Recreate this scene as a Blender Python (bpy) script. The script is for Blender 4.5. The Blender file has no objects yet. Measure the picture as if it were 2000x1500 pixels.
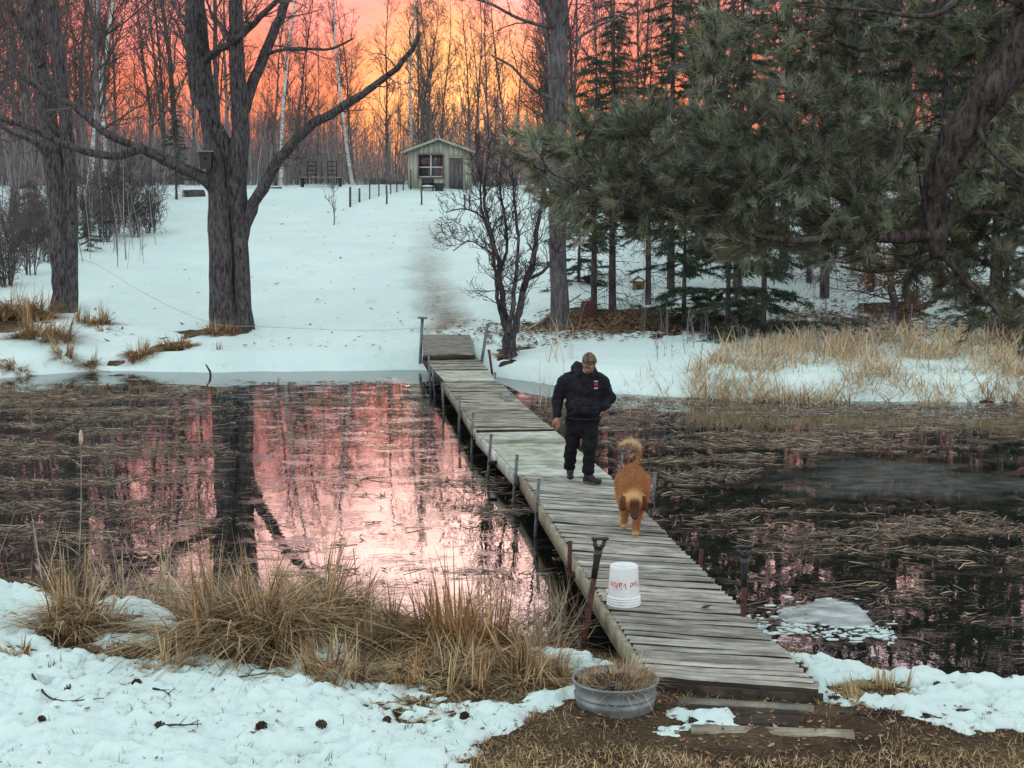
import bpy, bmesh, math, random
import numpy as np
from mathutils import Vector, Matrix

random.seed(7)
R = np.random.default_rng(7)
SC = bpy.context.scene
COL = SC.collection

# ------------------------------------------------------------------ camera
FPX = 2900.0
CAMZ = 4.05
PITCH = math.atan(350.0 / FPX)
cam_d = bpy.data.cameras.new('camera')
cam_d.sensor_width = 36.0
cam_d.lens = FPX / 2000.0 * 36.0
cam_d.clip_start = 0.1
cam_d.clip_end = 3000.0
cam = bpy.data.objects.new('camera', cam_d)
COL.objects.link(cam)
cam.location = (0, 0, CAMZ)
cam.rotation_euler = (math.pi / 2 - PITCH, 0, 0)
SC.camera = cam

# ------------------------------------------------------------------ world: dusk sky
SUN_AZ = math.radians(-2.6)      # measured from +Y towards +X
SUN_EL = math.radians(2.0)
world = bpy.data.worlds.new('World')
SC.world = world
world.use_nodes = True
wn = world.node_tree
wn.nodes.clear()


def N(nt, typ, **kw):
    n = nt.nodes.new(typ)
    for k, v in kw.items():
        if k.startswith('i_'):
            key = k[2:]
            key = int(key) if key.isdigit() else key.replace('_', ' ')
            n.inputs[key].default_value = v
        else:
            setattr(n, k, v)
    return n


def ramp(nt, stops, interp='LINEAR'):
    r = nt.nodes.new('ShaderNodeValToRGB')
    r.color_ramp.interpolation = interp
    el = r.color_ramp.elements
    while len(el) < len(stops):
        el.new(0.5)
    for e, (p, c) in zip(el, stops):
        e.position = p
        e.color = (*c, 1.0) if len(c) == 3 else c
    return r


def vmath(nt, op, a=None, b=None):
    n = nt.nodes.new('ShaderNodeVectorMath')
    n.operation = op
    for i, v in enumerate((a, b)):
        if v is None:
            continue
        if hasattr(v, 'is_output'):
            nt.links.new(v, n.inputs[i])
        else:
            n.inputs[i].default_value = v
    return n


def fmath(nt, op, a=None, b=None, clamp=False):
    n = nt.nodes.new('ShaderNodeMath')
    n.operation = op
    n.use_clamp = clamp
    for i, v in enumerate((a, b)):
        if v is None:
            continue
        if hasattr(v, 'is_output'):
            nt.links.new(v, n.inputs[i])
        else:
            n.inputs[i].default_value = v
    return n.outputs[0]


def mixc(nt, fac, a, b, mode='MIX'):
    n = nt.nodes.new('ShaderNodeMix')
    n.data_type = 'RGBA'
    n.blend_type = mode
    n.clamp_result = False
    for s, v in ((n.inputs[0], fac), (n.inputs[6], a), (n.inputs[7], b)):
        if hasattr(v, 'is_output'):
            nt.links.new(v, s)
        else:
            s.default_value = v if isinstance(v, (int, float)) else (*v, 1.0) if len(v) == 3 else v
    return n.outputs[2]


def build_world():
    nt = wn
    L = nt.links
    out = N(nt, 'ShaderNodeOutputWorld')
    bg = N(nt, 'ShaderNodeBackground')
    tc = N(nt, 'ShaderNodeTexCoord')
    nrm = vmath(nt, 'NORMALIZE', tc.outputs['Generated'])
    sep = N(nt, 'ShaderNodeSeparateXYZ')
    L.new(nrm.outputs[0], sep.inputs[0])
    # elevation in degrees / 90
    el = fmath(nt, 'DIVIDE', fmath(nt, 'ARCSINE', sep.outputs[2]), math.pi / 2, clamp=True)
    # wispy streaked cloud noise shifts the bands a little
    mp = N(nt, 'ShaderNodeMapping')
    mp.inputs['Scale'].default_value = (9.0, 9.0, 30.0)
    L.new(nrm.outputs[0], mp.inputs[0])
    nz = N(nt, 'ShaderNodeTexNoise', i_Scale=1.6, i_Detail=5.0, i_Roughness=0.55)
    L.new(mp.outputs[0], nz.inputs['Vector'])
    cl = fmath(nt, 'SUBTRACT', nz.outputs[0], 0.5)
    el2 = fmath(nt, 'ADD', el, fmath(nt, 'MULTIPLY', cl, 0.035), clamp=True)
    d = 1 / 90.0
    west = ramp(nt, [(0.0, (0.48, 0.10, 0.075)), (2 * d, (0.62, 0.10, 0.07)), (4.5 * d, (0.68, 0.125, 0.10)),
                     (7.2 * d, (0.66, 0.165, 0.175)), (9.2 * d, (0.76, 0.25, 0.26)), (13 * d, (1.7, 0.95, 0.86)),
                     (17 * d, (1.2, 0.86, 0.90)), (26 * d, (0.62, 0.68, 0.72)), (45 * d, (0.46, 0.60, 0.61)),
                     (1.0, (0.43, 0.585, 0.595))])
    L.new(el2, west.inputs[0])
    east = ramp(nt, [(0.0, (0.85, 0.80, 0.84)), (8 * d, (1.05, 0.98, 1.02)), (20 * d, (0.90, 0.94, 0.98)),
                     (45 * d, (0.52, 0.64, 0.66)), (1.0, (0.43, 0.585, 0.595))])
    L.new(el2, east.inputs[0])
    hs = (math.sin(SUN_AZ), math.cos(SUN_AZ), 0.0)
    hdot = vmath(nt, 'DOT_PRODUCT', nrm.outputs[0], hs).outputs['Value']
    mr = N(nt, 'ShaderNodeMapRange', interpolation_type='SMOOTHSTEP')
    mr.inputs[1].default_value = 0.0
    mr.inputs[2].default_value = 0.92
    L.new(hdot, mr.inputs[0])
    base = mixc(nt, mr.outputs[0], east.outputs[0], west.outputs[0])
    # brighter yellow core over the set sun
    ce, ca = math.radians(4.3), math.radians(-2.4)
    cdir = (math.sin(ca) * math.cos(ce), math.cos(ca) * math.cos(ce), math.sin(ce))
    cd = vmath(nt, 'DOT_PRODUCT', nrm.outputs[0], cdir).outputs['Value']
    ang = fmath(nt, 'ARCCOSINE', fmath(nt, 'MINIMUM', cd, 0.99999))
    ang = fmath(nt, 'ADD', ang, fmath(nt, 'MULTIPLY', cl, 0.05))
    core = N(nt, 'ShaderNodeMapRange', interpolation_type='SMOOTHERSTEP')
    core.inputs[1].default_value = math.radians(5.6)
    core.inputs[2].default_value = 0.0
    L.new(ang, core.inputs[0])
    base = mixc(nt, core.outputs[0], base, (1.0, 0.41, 0.17))
    # lit veil of cloud above it, brightest straight over the sunset
    ce2 = math.radians(14.5)
    vdir = (math.sin(ca) * math.cos(ce2), math.cos(ca) * math.cos(ce2), math.sin(ce2))
    va = fmath(nt, 'ARCCOSINE', fmath(nt, 'MINIMUM', vmath(nt, 'DOT_PRODUCT', nrm.outputs[0], vdir).outputs['Value'], 0.99999))
    veil = N(nt, 'ShaderNodeMapRange', interpolation_type='SMOOTHSTEP')
    veil.inputs[1].default_value = math.radians(7.5)
    veil.inputs[2].default_value = math.radians(1.0)
    L.new(va, veil.inputs[0])
    vc = mixc(nt, veil.outputs[0], (0, 0, 0), (1.1, 0.75, 0.62))
    base = mixc(nt, 1.0, base, vc, 'ADD')
    k = fmath(nt, 'ADD', fmath(nt, 'MULTIPLY', cl, 1.5), 1.0)
    kc = N(nt, 'ShaderNodeCombineXYZ')
    for i in range(3):
        L.new(k, kc.inputs[i])
    base = mixc(nt, 1.0, base, kc.outputs[0], 'MULTIPLY')
    sky = N(nt, 'ShaderNodeTexSky', sky_type='NISHITA', sun_disc=False)
    sky.sun_elevation = SUN_EL
    sky.sun_rotation = SUN_AZ
    sk = mixc(nt, 1.0, sky.outputs[0], (0.012, 0.012, 0.012), 'MULTIPLY')
    tot = mixc(nt, 1.0, base, sk, 'ADD')
    L.new(tot, bg.inputs[0])
    bg.inputs[1].default_value = 1.0
    L.new(bg.outputs[0], out.inputs[0])


build_world()

# ------------------------------------------------------------------ sun (almost gone)
sun_d = bpy.data.lights.new('sun', 'SUN')
sun_d.energy = 0.35
sun_d.angle = math.radians(10)
sun_d.color = (1.0, 0.62, 0.42)
sun = bpy.data.objects.new('sun', sun_d)
COL.objects.link(sun)
sdir = Vector((math.sin(SUN_AZ) * math.cos(SUN_EL), math.cos(SUN_AZ) * math.cos(SUN_EL), math.sin(SUN_EL)))
sun.rotation_euler = (-sdir).to_track_quat('-Z', 'Y').to_euler()
sun.location = (0, 60, 40)

SC.view_settings.view_transform = 'Standard'
SC.view_settings.look = 'None'
SC.view_settings.gamma = 1.0
SC.view_settings.use_curve_mapping = False
SC.view_settings.exposure = 0.75
SC.cycles.use_denoising = True
SC.cycles.max_bounces = 6
SC.cycles.diffuse_bounces = 3
SC.cycles.glossy_bounces = 3
SC.cycles.transparent_max_bounces = 8
SC.cycles.caustics_reflective = False
SC.cycles.caustics_refractive = False

# ------------------------------------------------------------------ pixel helpers (photo pixels, 2000 x 1500)
CP, SP = math.cos(PITCH), math.sin(PITCH)


def ray(px, py):
    u = (px - 1000.0) / FPX
    v = (750.0 - py) / FPX
    return np.array([u, CP + v * SP, -SP + v * CP])


def at_z(px, py, z):
    d = ray(px, py)
    t = (z - CAMZ) / d[2]
    return np.array([0, 0, CAMZ]) + d * t


def at_y(px, py, Y):
    d = ray(px, py)
    return np.array([0, 0, CAMZ]) + d * (Y / d[1])


# ------------------------------------------------------------------ noise
_lat = [np.random.default_rng(100 + i).random((256, 256)) for i in range(6)]


def vnoise(x, y, s=0):
    x = np.asarray(x, float); y = np.asarray(y, float)
    xi = np.floor(x).astype(int); yi = np.floor(y).astype(int)
    fx = x - xi; fy = y - yi
    fx = fx * fx * (3 - 2 * fx); fy = fy * fy * (3 - 2 * fy)
    T = _lat[s % 6]
    a = T[xi & 255, yi & 255]; b = T[(xi + 1) & 255, yi & 255]
    c = T[xi & 255, (yi + 1) & 255]; d = T[(xi + 1) & 255, (yi + 1) & 255]
    return (a * (1 - fx) + b * fx) * (1 - fy) + (c * (1 - fx) + d * fx) * fy - 0.5


def fbm(x, y, s=0, o=4, g=0.5):
    r = 0; a = 1.0; f = 1.0
    for i in range(o):
        r = r + a * vnoise(x * f + 17.3 * i, y * f + 9.1 * i, s + i)
        a *= g; f *= 2.03
    return r


def sstep(a, b, x):
    t = np.clip((np.asarray(x, float) - a) / (b - a), 0, 1)
    return t * t * (3 - 2 * t)


def sd_poly(P, poly):
    """signed distance, positive inside. P (N,2)"""
    poly = np.asarray(poly, float)
    n = len(poly)
    dm = np.full(len(P), 1e9)
    ins = np.zeros(len(P), bool)
    for i in range(n):
        a = poly[i]; b = poly[(i + 1) % n]
        e = b - a
        w = P - a
        t = np.clip((w @ e) / max(e @ e, 1e-9), 0, 1)
        q = w - t[:, None] * e
        dm = np.minimum(dm, np.einsum('ij,ij->i', q, q))
        c = ((a[1] > P[:, 1]) != (b[1] > P[:, 1]))
        if abs(e[1]) > 1e-9:
            xx = a[0] + (P[:, 1] - a[1]) / e[1] * e[0]
            ins ^= c & (P[:, 0] < xx)
    return np.where(ins, 1, -1) * np.sqrt(dm)


# ------------------------------------------------------------------ terrain
near_px = [(-900, 1060), (-200, 1115), (0, 1130), (180, 1150), (350, 1190), (500, 1205), (740, 1200), (900, 1232),
           (1050, 1248), (1200, 1285), (1400, 1262), (1515, 1262), (1650, 1298), (1800, 1317), (2000, 1337), (2300, 1370), (3200, 1440)]
far_px = [(-2500, 760), (-300, 742), (0, 737), (180, 724), (400, 726), (820, 722), (960, 735), (1060, 750), (1180, 768),
          (1430, 775), (1700, 782), (2000, 786), (2400, 792), (4500, 800)]
NP_ = np.array([at_z(a, b, 0)[:2] for a, b in near_px])
FP_ = np.array([at_z(a, b, 0)[:2] for a, b in far_px])


def zg(x, y):
    x = np.asarray(x, float); y = np.asarray(y, float)
    yn = np.interp(x, NP_[:, 0], NP_[:, 1]) + 0.25 * fbm(x * 0.9, x * 0 + 3.3, 1, 3)
    yf = np.interp(x, FP_[:, 0], FP_[:, 1]) + 0.5 * fbm(x * 0.5, x * 0 + 7.7, 2, 3)
    sn = yn - y
    sf = y - yf
    zn = -0.5 + 0.52 * sstep(-0.9, 0.05, sn) + 0.26 * sstep(0.0, 1.4, sn) + 0.015 * np.maximum(sn - 1, 0)
    zn = zn + 0.05 * fbm(x * 1.7, y * 1.7, 0, 3) * sstep(0, 0.6, sn)
    hill = 0.094 * np.clip(sf - 1.0, 0, 48.5) + 0.02 * np.clip(sf - 49.5, 0, 400)
    zf = -0.5 + 0.52 * sstep(-1.2, 0.02, sf) + 0.30 * sstep(0.0, 0.8, sf) + hill
    zf = zf + (0.22 * fbm(x * 0.16, y * 0.16, 3, 3) + 0.07 * fbm(x * 0.8, y * 0.8, 4, 2)) * sstep(0.5, 4, sf)
    return np.where(y < 24, zn, zf)


def ghit(px, py, tmin=8.0, tmax=260.0):
    d = ray(px, py)
    t = np.arange(tmin, tmax, 0.04)
    P = np.array([0, 0, CAMZ]) + d * t[:, None]
    g = zg(P[:, 0], P[:, 1])
    k = np.nonzero((P[:, 2] < g) & (g > -0.02))[0]
    w = np.nonzero(P[:, 2] < 0)[0]
    i = k[0] if len(k) else (w[0] if len(w) else len(t) - 1)
    return P[i]


def gpt(x, y, dz=0.0):
    return np.array([x, y, float(zg(x, y)) + dz])


def on_ground_poly(pts):
    return np.array([ghit(a, b)[:2] for a, b in pts])


# ------------------------------------------------------------------ mesh helpers
WLOC = {}


def make_mesh(name, V, F=None, Q=None, T=None, smooth=False, col=None):
    me = bpy.data.meshes.new(name)
    V = np.asarray(V, np.float32)
    if F is not None:
        me.from_pydata([tuple(map(float, v)) for v in V], [], F)
    else:
        ns = []
        loops = []
        if Q is not None and len(Q):
            Q = np.asarray(Q, np.int32); loops.append(Q.ravel()); ns.append(np.full(len(Q), 4, np.int32))
        if T is not None and len(T):
            T = np.asarray(T, np.int32); loops.append(T.ravel()); ns.append(np.full(len(T), 3, np.int32))
        loops = np.concatenate(loops); ns = np.concatenate(ns)
        me.vertices.add(len(V)); me.vertices.foreach_set('co', V.ravel())
        me.loops.add(len(loops)); me.loops.foreach_set('vertex_index', loops)
        st = np.concatenate([[0], np.cumsum(ns)[:-1]]).astype(np.int32)
        me.polygons.add(len(ns)); me.polygons.foreach_set('loop_start', st)
        me.polygons.foreach_set('loop_total', ns)
        me.update(calc_edges=True)
    if col is not None:
        ca = me.color_attributes.new('Col', 'FLOAT_COLOR', 'POINT')
        c4 = np.ones((len(V), 4), np.float32); c4[:, :3] = col
        ca.data.foreach_set('color', c4.ravel())
    if smooth:
        me.polygons.foreach_set('use_smooth', np.ones(len(me.polygons), bool))
    me.update()
    return me


def link(name, me, mat=None, parent=None, loc=None):
    o = bpy.data.objects.new(name, me)
    COL.objects.link(o)
    if mat is not None and me is not None and not me.materials:
        me.materials.append(mat)
    w = np.zeros(3)
    if parent is not None:
        o.parent = parent
        w = WLOC[parent.name].copy()
    if loc is not None:
        o.location = tuple(float(a) for a in (np.asarray(loc) - w))
        w = np.asarray(loc, float)
    WLOC[o.name] = w
    return o


def part(name, V, F=None, Q=None, T=None, mat=None, parent=None, smooth=False, col=None, origin=None):
    """V in world coordinates; the child sits at its parent's origin unless origin is given"""
    V = np.asarray(V, float)
    w = np.asarray(origin, float) if origin is not None else (WLOC[parent.name] if parent is not None else np.zeros(3))
    me = make_mesh(name, V - w, F, Q, T, smooth, col)
    return link(name, me, mat, parent, w if (origin is not None or parent is None) else None) if parent is None or origin is not None else _child(name, me, mat, parent)


def _child(name, me, mat, parent):
    o = bpy.data.objects.new(name, me)
    COL.objects.link(o)
    if mat is not None and not me.materials:
        me.materials.append(mat)
    o.parent = parent
    WLOC[o.name] = WLOC[parent.name].copy()
    return o


def tag(o, label=None, cat=None, group=None, kind=None):
    if label: o['label'] = label
    if cat: o['category'] = cat
    if group: o['group'] = group
    if kind: o['kind'] = kind
    return o


def thing(name, label, cat, loc, group=None):
    o = bpy.data.objects.new(name, None)
    o.empty_display_size = 0.2
    COL.objects.link(o)
    o.location = tuple(float(a) for a in loc)
    WLOC[o.name] = np.asarray(loc, float)
    return tag(o, label, cat, group)


class MB:
    """collects tubes, boxes, lathes as quads + tris"""
    def __init__(s):
        s.V = []; s.Q = []; s.T = []; s.n = 0; s.C = []

    def add(s, V, Q=None, T=None, col=None):
        V = np.asarray(V, float)
        if Q is not None and len(Q): s.Q.append(np.asarray(Q, int) + s.n)
        if T is not None and len(T): s.T.append(np.asarray(T, int) + s.n)
        s.V.append(V); s.n += len(V)
        if col is not None:
            s.C.append(np.broadcast_to(np.asarray(col, float), (len(V), 3)))
        return s

    def tube(s, pts, rad, sides=6, cap=False, col=None, jit=0.0):
        P = np.asarray(pts, float); n = len(P)
        r = np.broadcast_to(np.asarray(rad, float), (n,))
        t = np.gradient(P, axis=0)
        t /= np.linalg.norm(t, axis=1)[:, None] + 1e-9
        m = t.mean(0)
        ref = np.array([0, 0, 1.0]) if abs(m[2]) < 0.75 * np.linalg.norm(m) else np.array([1.0, 0.2, 0])
        u = np.cross(t, ref); u /= np.linalg.norm(u, axis=1)[:, None] + 1e-9
        w = np.cross(t, u)
        a = np.arange(sides) * 2 * math.pi / sides
        rr = r[:, None] * (1 + (jit * (R.random((n, sides)) - 0.5) if jit else 0))
        V = P[:, None, :] + rr[..., None] * (np.cos(a)[None, :, None] * u[:, None, :] + np.sin(a)[None, :, None] * w[:, None, :])
        i = np.arange(n - 1)[:, None] * sides; j = np.arange(sides)[None, :]; j2 = (j + 1) % sides
        Q = np.stack([i + j, i + j2, i + sides + j2, i + sides + j], -1).reshape(-1, 4)
        V = V.reshape(-1, 3); T = None
        if cap:
            V = np.vstack([V, P[0], P[-1]])
            k = n * sides
            jj = np.arange(sides); jn = (jj + 1) % sides
            T = np.vstack([np.stack([np.full(sides, k), jn, jj], -1),
                           np.stack([np.full(sides, k + 1), (n - 1) * sides + jj, (n - 1) * sides + jn], -1)])
        return s.add(V, Q, T, col)

    def box(s, c, size, M=None, col=None):
        h = np.asarray(size, float) / 2
        V = np.array([[x, y, z] for x in (-1, 1) for y in (-1, 1) for z in (-1, 1)], float) * h
        if M is not None:
            V = V @ np.asarray(M).T
        V = V + np.asarray(c, float)
        Q = [[0, 1, 3, 2], [4, 6, 7, 5], [0, 4, 5, 1], [2, 3, 7, 6], [0, 2, 6, 4], [1, 5, 7, 3]]
        return s.add(V, Q, None, col)

    def beam(s, a, b, w, h, col=None, up=(0, 0, 1)):
        a = np.asarray(a, float); b = np.asarray(b, float)
        d = b - a; L = np.linalg.norm(d); d /= L
        x = np.cross(d, up); x /= np.linalg.norm(x); z = np.cross(x, d)
        M = np.stack([x, d, z], 1)
        return s.box((a + b) / 2, (w, L, h), M, col)

    def lathe(s, prof, c, seg=24, M=None, col=None, sx=1.0, sy=1.0):
        prof = np.asarray(prof, float); n = len(prof)
        a = np.arange(seg) * 2 * math.pi / seg
        V = np.stack([prof[:, 0:1] * np.cos(a) * sx, prof[:, 0:1] * np.sin(a) * sy, np.repeat(prof[:, 1:2], seg, 1)], -1).reshape(-1, 3)
        if M is not None: V = V @ np.asarray(M).T
        V = V + np.asarray(c, float)
        i = np.arange(n - 1)[:, None] * seg; j = np.arange(seg)[None, :]; j2 = (j + 1) % seg
        Q = np.stack([i + j, i + j2, i + seg + j2, i + seg + j], -1).reshape(-1, 4)
        return s.add(V, Q, None, col)

    def build(s, name, mat, parent=None, smooth=False, origin=None):
        V = np.vstack(s.V)
        return part(name, V, None, np.vstack(s.Q) if s.Q else None, np.vstack(s.T) if s.T else None, mat, parent, smooth,
                    np.vstack(s.C) if s.C and sum(len(c) for c in s.C) == len(V) else None, origin)

    def mesh(s, name, smooth=False):
        V = np.vstack(s.V)
        return make_mesh(name, V, None, np.vstack(s.Q) if s.Q else None, np.vstack(s.T) if s.T else None, smooth,
                         np.vstack(s.C) if s.C and sum(len(c) for c in s.C) == len(V) else None)


def rotz(a):
    c, s = math.cos(a), math.sin(a)
    return np.array([[c, -s, 0], [s, c, 0], [0, 0, 1.0]])


def rot(axis, a):
    return np.array(Matrix.Rotation(a, 3, axis))


# ------------------------------------------------------------------ materials
def mat_base(name, rough=0.8, spec=0.3):
    m = bpy.data.materials.new(name)
    m.use_nodes = True
    nt = m.node_tree
    b = nt.nodes['Principled BSDF']
    b.inputs['Roughness'].default_value = rough
    b.inputs['Specular IOR Level'].default_value = spec
    return m, nt, b


def coords(nt, scale=(1, 1, 1), kind='Object'):
    tc = nt.nodes.new('ShaderNodeTexCoord')
    mp = nt.nodes.new('ShaderNodeMapping')
    mp.inputs['Scale'].default_value = scale
    nt.links.new(tc.outputs[kind], mp.inputs[0])
    return mp.outputs[0]


def noise(nt, vec, scale, detail=4.0, rough=0.6):
    n = N(nt, 'ShaderNodeTexNoise', i_Scale=scale, i_Detail=detail, i_Roughness=rough)
    nt.links.new(vec, n.inputs['Vector'])
    return n.outputs[0]


def bump(nt, b, h, strength=0.5, dist=0.02):
    n = N(nt, 'ShaderNodeBump', i_Strength=strength, i_Distance=dist)
    nt.links.new(h, n.inputs['Height'])
    nt.links.new(n.outputs[0], b.inputs['Normal'])


def mat_noise(name, c1, c2, scale=6.0, stretch=(1, 1, 1), rough=0.8, bstr=0.4, bdist=0.02, c3=None, spec=0.25, lo=0.35, hi=0.65, vary=0.0):
    m, nt, b = mat_base(name, rough, spec)
    v = coords(nt, stretch)
    f = noise(nt, v, scale, 5.0)
    stops = [(lo, c1), (hi, c2)]
    if c3: stops.append((min(hi + 0.1, 1.0), c3))
    r = ramp(nt, stops)
    nt.links.new(f, r.inputs[0])
    c = r.outputs[0]
    if vary:
        oi = nt.nodes.new('ShaderNodeObjectInfo')
        k = fmath(nt, 'ADD', fmath(nt, 'MULTIPLY', oi.outputs['Random'], 2 * vary), 1 - vary)
        kc = nt.nodes.new('ShaderNodeCombineXYZ')
        for i in range(3): nt.links.new(k, kc.inputs[i])
        c = mixc(nt, 1.0, c, kc.outputs[0], 'MULTIPLY')
    nt.links.new(c, b.inputs['Base Color'])
    if bstr: bump(nt, b, f, bstr, bdist)
    return m


def mat_vcol(name, rough=0.8, spec=0.2, transl=0.0, mult=None):
    m, nt, b = mat_base(name, rough, spec)
    a = nt.nodes.new('ShaderNodeAttribute'); a.attribute_name = 'Col'
    nt.links.new(a.outputs['Color'], b.inputs['Base Color'])
    if transl:
        tr = nt.nodes.new('ShaderNodeBsdfTranslucent')
        nt.links.new(a.outputs['Color'], tr.inputs[0])
        mx = nt.nodes.new('ShaderNodeMixShader'); mx.inputs[0].default_value = transl
        nt.links.new(b.outputs[0], mx.inputs[1]); nt.links.new(tr.outputs[0], mx.inputs[2])
        nt.links.new(mx.outputs[0], nt.nodes['Material Output'].inputs[0])
    return m


def mat_flat(name, c, rough=0.6, spec=0.3, metal=0.0):
    m, nt, b = mat_base(name, rough, spec)
    v = coords(nt)
    f = noise(nt, v, 9.0, 3.0)
    r = ramp(nt, [(0.3, tuple(0.82 * a for a in c)), (0.7, tuple(min(1, 1.1 * a) for a in c))])
    nt.links.new(f, r.inputs[0]); nt.links.new(r.outputs[0], b.inputs['Base Color'])
    b.inputs['Metallic'].default_value = metal
    return m

# ================================================================== SETTING
def grid(xs, ys):
    X, Y = np.meshgrid(xs, ys, indexing='ij')
    nx, ny = len(xs), len(ys)
    i = np.arange(nx - 1)[:, None] * ny; j = np.arange(ny - 1)[None, :]
    Q = np.stack([i + j, i + ny + j, i + ny + j + 1, i + j + 1], -1).reshape(-1, 4)
    return X.ravel(), Y.ravel(), Q


def spans(*seg):
    out = []
    for a, b, st in seg:
        out.append(np.arange(a, b, st))
    return np.concatenate(out + [np.array([seg[-1][1]])])


# ---- bare ground: matted dead grass, dirt and leaf litter
def mat_ground():
    m, nt, b = mat_base('matted_grass_and_dirt', 0.95, 0.1)
    v = coords(nt)
    f1 = noise(nt, v, 1.1, 6.0, 0.65)
    f2 = noise(nt, coords(nt, (1.0, 1.6, 1.0)), 26.0, 5.0, 0.7)
    r1 = ramp(nt, [(0.34, (0.04, 0.026, 0.02)), (0.5, (0.09, 0.058, 0.038)), (0.6, (0.14, 0.10, 0.058)), (0.72, (0.11, 0.10, 0.042))])
    nt.links.new(f1, r1.inputs[0])
    r2 = ramp(nt, [(0.3, (0.35, 0.32, 0.3)), (0.55, (1.0, 1.0, 1.0)), (0.75, (1.7, 1.5, 1.25))])
    nt.links.new(f2, r2.inputs[0])
    c = mixc(nt, 1.0, r1.outputs[0], r2.outputs[0], 'MULTIPLY')
    nt.links.new(c, b.inputs['Base Color'])
    bump(nt, b, f2, 0.9, 0.04)
    return m


M_GROUND = mat_ground()
xs = spans((-400, -60, 20), (-60, -22, 2), (-22, -6, 0.3), (-6, 6.5, 0.1), (6.5, 24, 0.3), (24, 60, 2), (60, 400, 20))
ys = spans((-60, 8, 4), (8, 16, 0.06), (16, 29, 1.0), (29, 42, 0.16), (42, 92, 0.5), (92, 160, 4), (160, 700, 30))
gx, gy, gq = grid(xs, ys)
gz = zg(gx, gy)
gz = gz + np.where(gy < 24, 0.018 * fbm(gx * 9, gy * 9, 5, 3), 0)
ground = part('ground', np.stack([gx, gy, gz], 1), Q=gq, mat=M_GROUND, smooth=True)
tag(ground, 'matted brown grass, dirt and leaf litter of both banks', kind='structure')


# ---- snow lies on the ground as a sheet with thickness
def mat_snow():
    m, nt, b = mat_base('old_snow', 0.7, 0.25)
    v = coords(nt)
    big = noise(nt, v, 0.35, 4.0)
    mid = noise(nt, coords(nt, (1.0, 0.6, 1.0)), 5.0, 5.0, 0.6)
    fine = noise(nt, v, 42.0, 4.0, 0.7)
    base = ramp(nt, [(0.3, (0.61, 0.715, 0.70)), (0.7, (0.71, 0.80, 0.785))])
    nt.links.new(big, base.inputs[0])
    # meltwater grime and fine needles frozen into the surface
    g = ramp(nt, [(0.60, (0, 0, 0)), (0.78, (1, 1, 1))])
    nt.links.new(mid, g.inputs[0])
    gr = fmath(nt, 'MULTIPLY', g.outputs[0], 0.55)
    c = mixc(nt, gr, base.outputs[0], (0.42, 0.44, 0.42))
    sp = ramp(nt, [(0.70, (0, 0, 0)), (0.75, (1, 1, 1))])
    nt.links.new(fine, sp.inputs[0])
    c = mixc(nt, fmath(nt, 'MULTIPLY', sp.outputs[0], 0.42), c, (0.16, 0.12, 0.09))
    a = nt.nodes.new('ShaderNodeAttribute'); a.attribute_name = 'Col'
    sepc = nt.nodes.new('ShaderNodeSeparateColor')
    nt.links.new(a.outputs['Color'], sepc.inputs[0])
    # trodden, muddy track (red channel = how much mud was carried onto it)
    tr = fmath(nt, 'MULTIPLY', sepc.outputs[0], fmath(nt, 'ADD', mid, 0.25), clamp=True)
    c = mixc(nt, tr, c, (0.20, 0.165, 0.13))
    nt.links.new(c, b.inputs['Base Color'])
    h = fmath(nt, 'ADD', fmath(nt, 'MULTIPLY', mid, 1.0), fmath(nt, 'MULTIPLY', fine, 0.25))
    bump(nt, b, h, 0.55, 0.06)
    b.inputs['Subsurface Weight'].default_value = 0.0
    return m


M_SNOW = mat_snow()


def snow_sheet(name, xs, ys, thick, label, mud=None):
    X, Y, Q = grid(xs, ys)
    th = thick(X, Y)
    Z = zg(X, Y) + th
    keep = (th[Q].max(1) > -0.012)
    Q = Q[keep]
    used = np.unique(Q)
    mp = np.full(len(X), -1); mp[used] = np.arange(len(used))
    V = np.stack([X, Y, Z], 1)[used]
    c = np.zeros((len(V), 3))
    if mud is not None:
        c[:, 0] = mud(V[:, 0], V[:, 1])
    o = part(name, V, Q=mp[Q], mat=M_SNOW, smooth=True, col=c)
    return tag(o, label, kind='structure')


near_snow = [
    [(-300, 1120), (60, 1135), (110, 1190), (60, 1250), (130, 1275), (250, 1292), (420, 1290), (560, 1302), (690, 1292), (760, 1325), (860, 1352), (885, 1395),
     (960, 1405), (1010, 1412), (950, 1440), (905, 1462), (960, 1480), (900, 1520), (600, 1720), (-300, 1720)],
    [(195, 1150), (255, 1148), (350, 1180), (355, 1235), (290, 1262), (215, 1262), (185, 1215)],
    [(600, 1238), (690, 1240), (728, 1290), (640, 1302), (590, 1290)],
    [(675, 1206), (800, 1203), (805, 1216), (690, 1222)],
    [(1040, 1258), (1180, 1254), (1215, 1300), (1130, 1312), (1045, 1295)],
    [(985, 1240), (1030, 1243), (1028, 1258), (990, 1256)],
    [(868, 1385), (880, 1365), (1000, 1372), (1020, 1400), (960, 1425), (880, 1415)],
    [(1005, 1352), (1130, 1345), (1140, 1370), (1060, 1392), (1010, 1380)],
    [(1250, 1440), (1300, 1424), (1345, 1418), (1335, 1442), (1270, 1452)],
    [(1335, 1392), (1422, 1404), (1418, 1416), (1345, 1408)],
    [(1500, 1252), (1560, 1270), (1650, 1292), (1800, 1310), (2000, 1330), (2500, 1370), (2600, 1460), (2100, 1420), (1880, 1428), (1800, 1400),
     (1700, 1392), (1620, 1368), (1590, 1330)],
]
near_bare = [[(1615, 1345), (1660, 1330), (1760, 1345), (1815, 1362), (1760, 1376), (1660, 1362)]]
NS = [np.array([at_z(a, b, 0.3)[:2] for a, b in p]) for p in near_snow]
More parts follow.
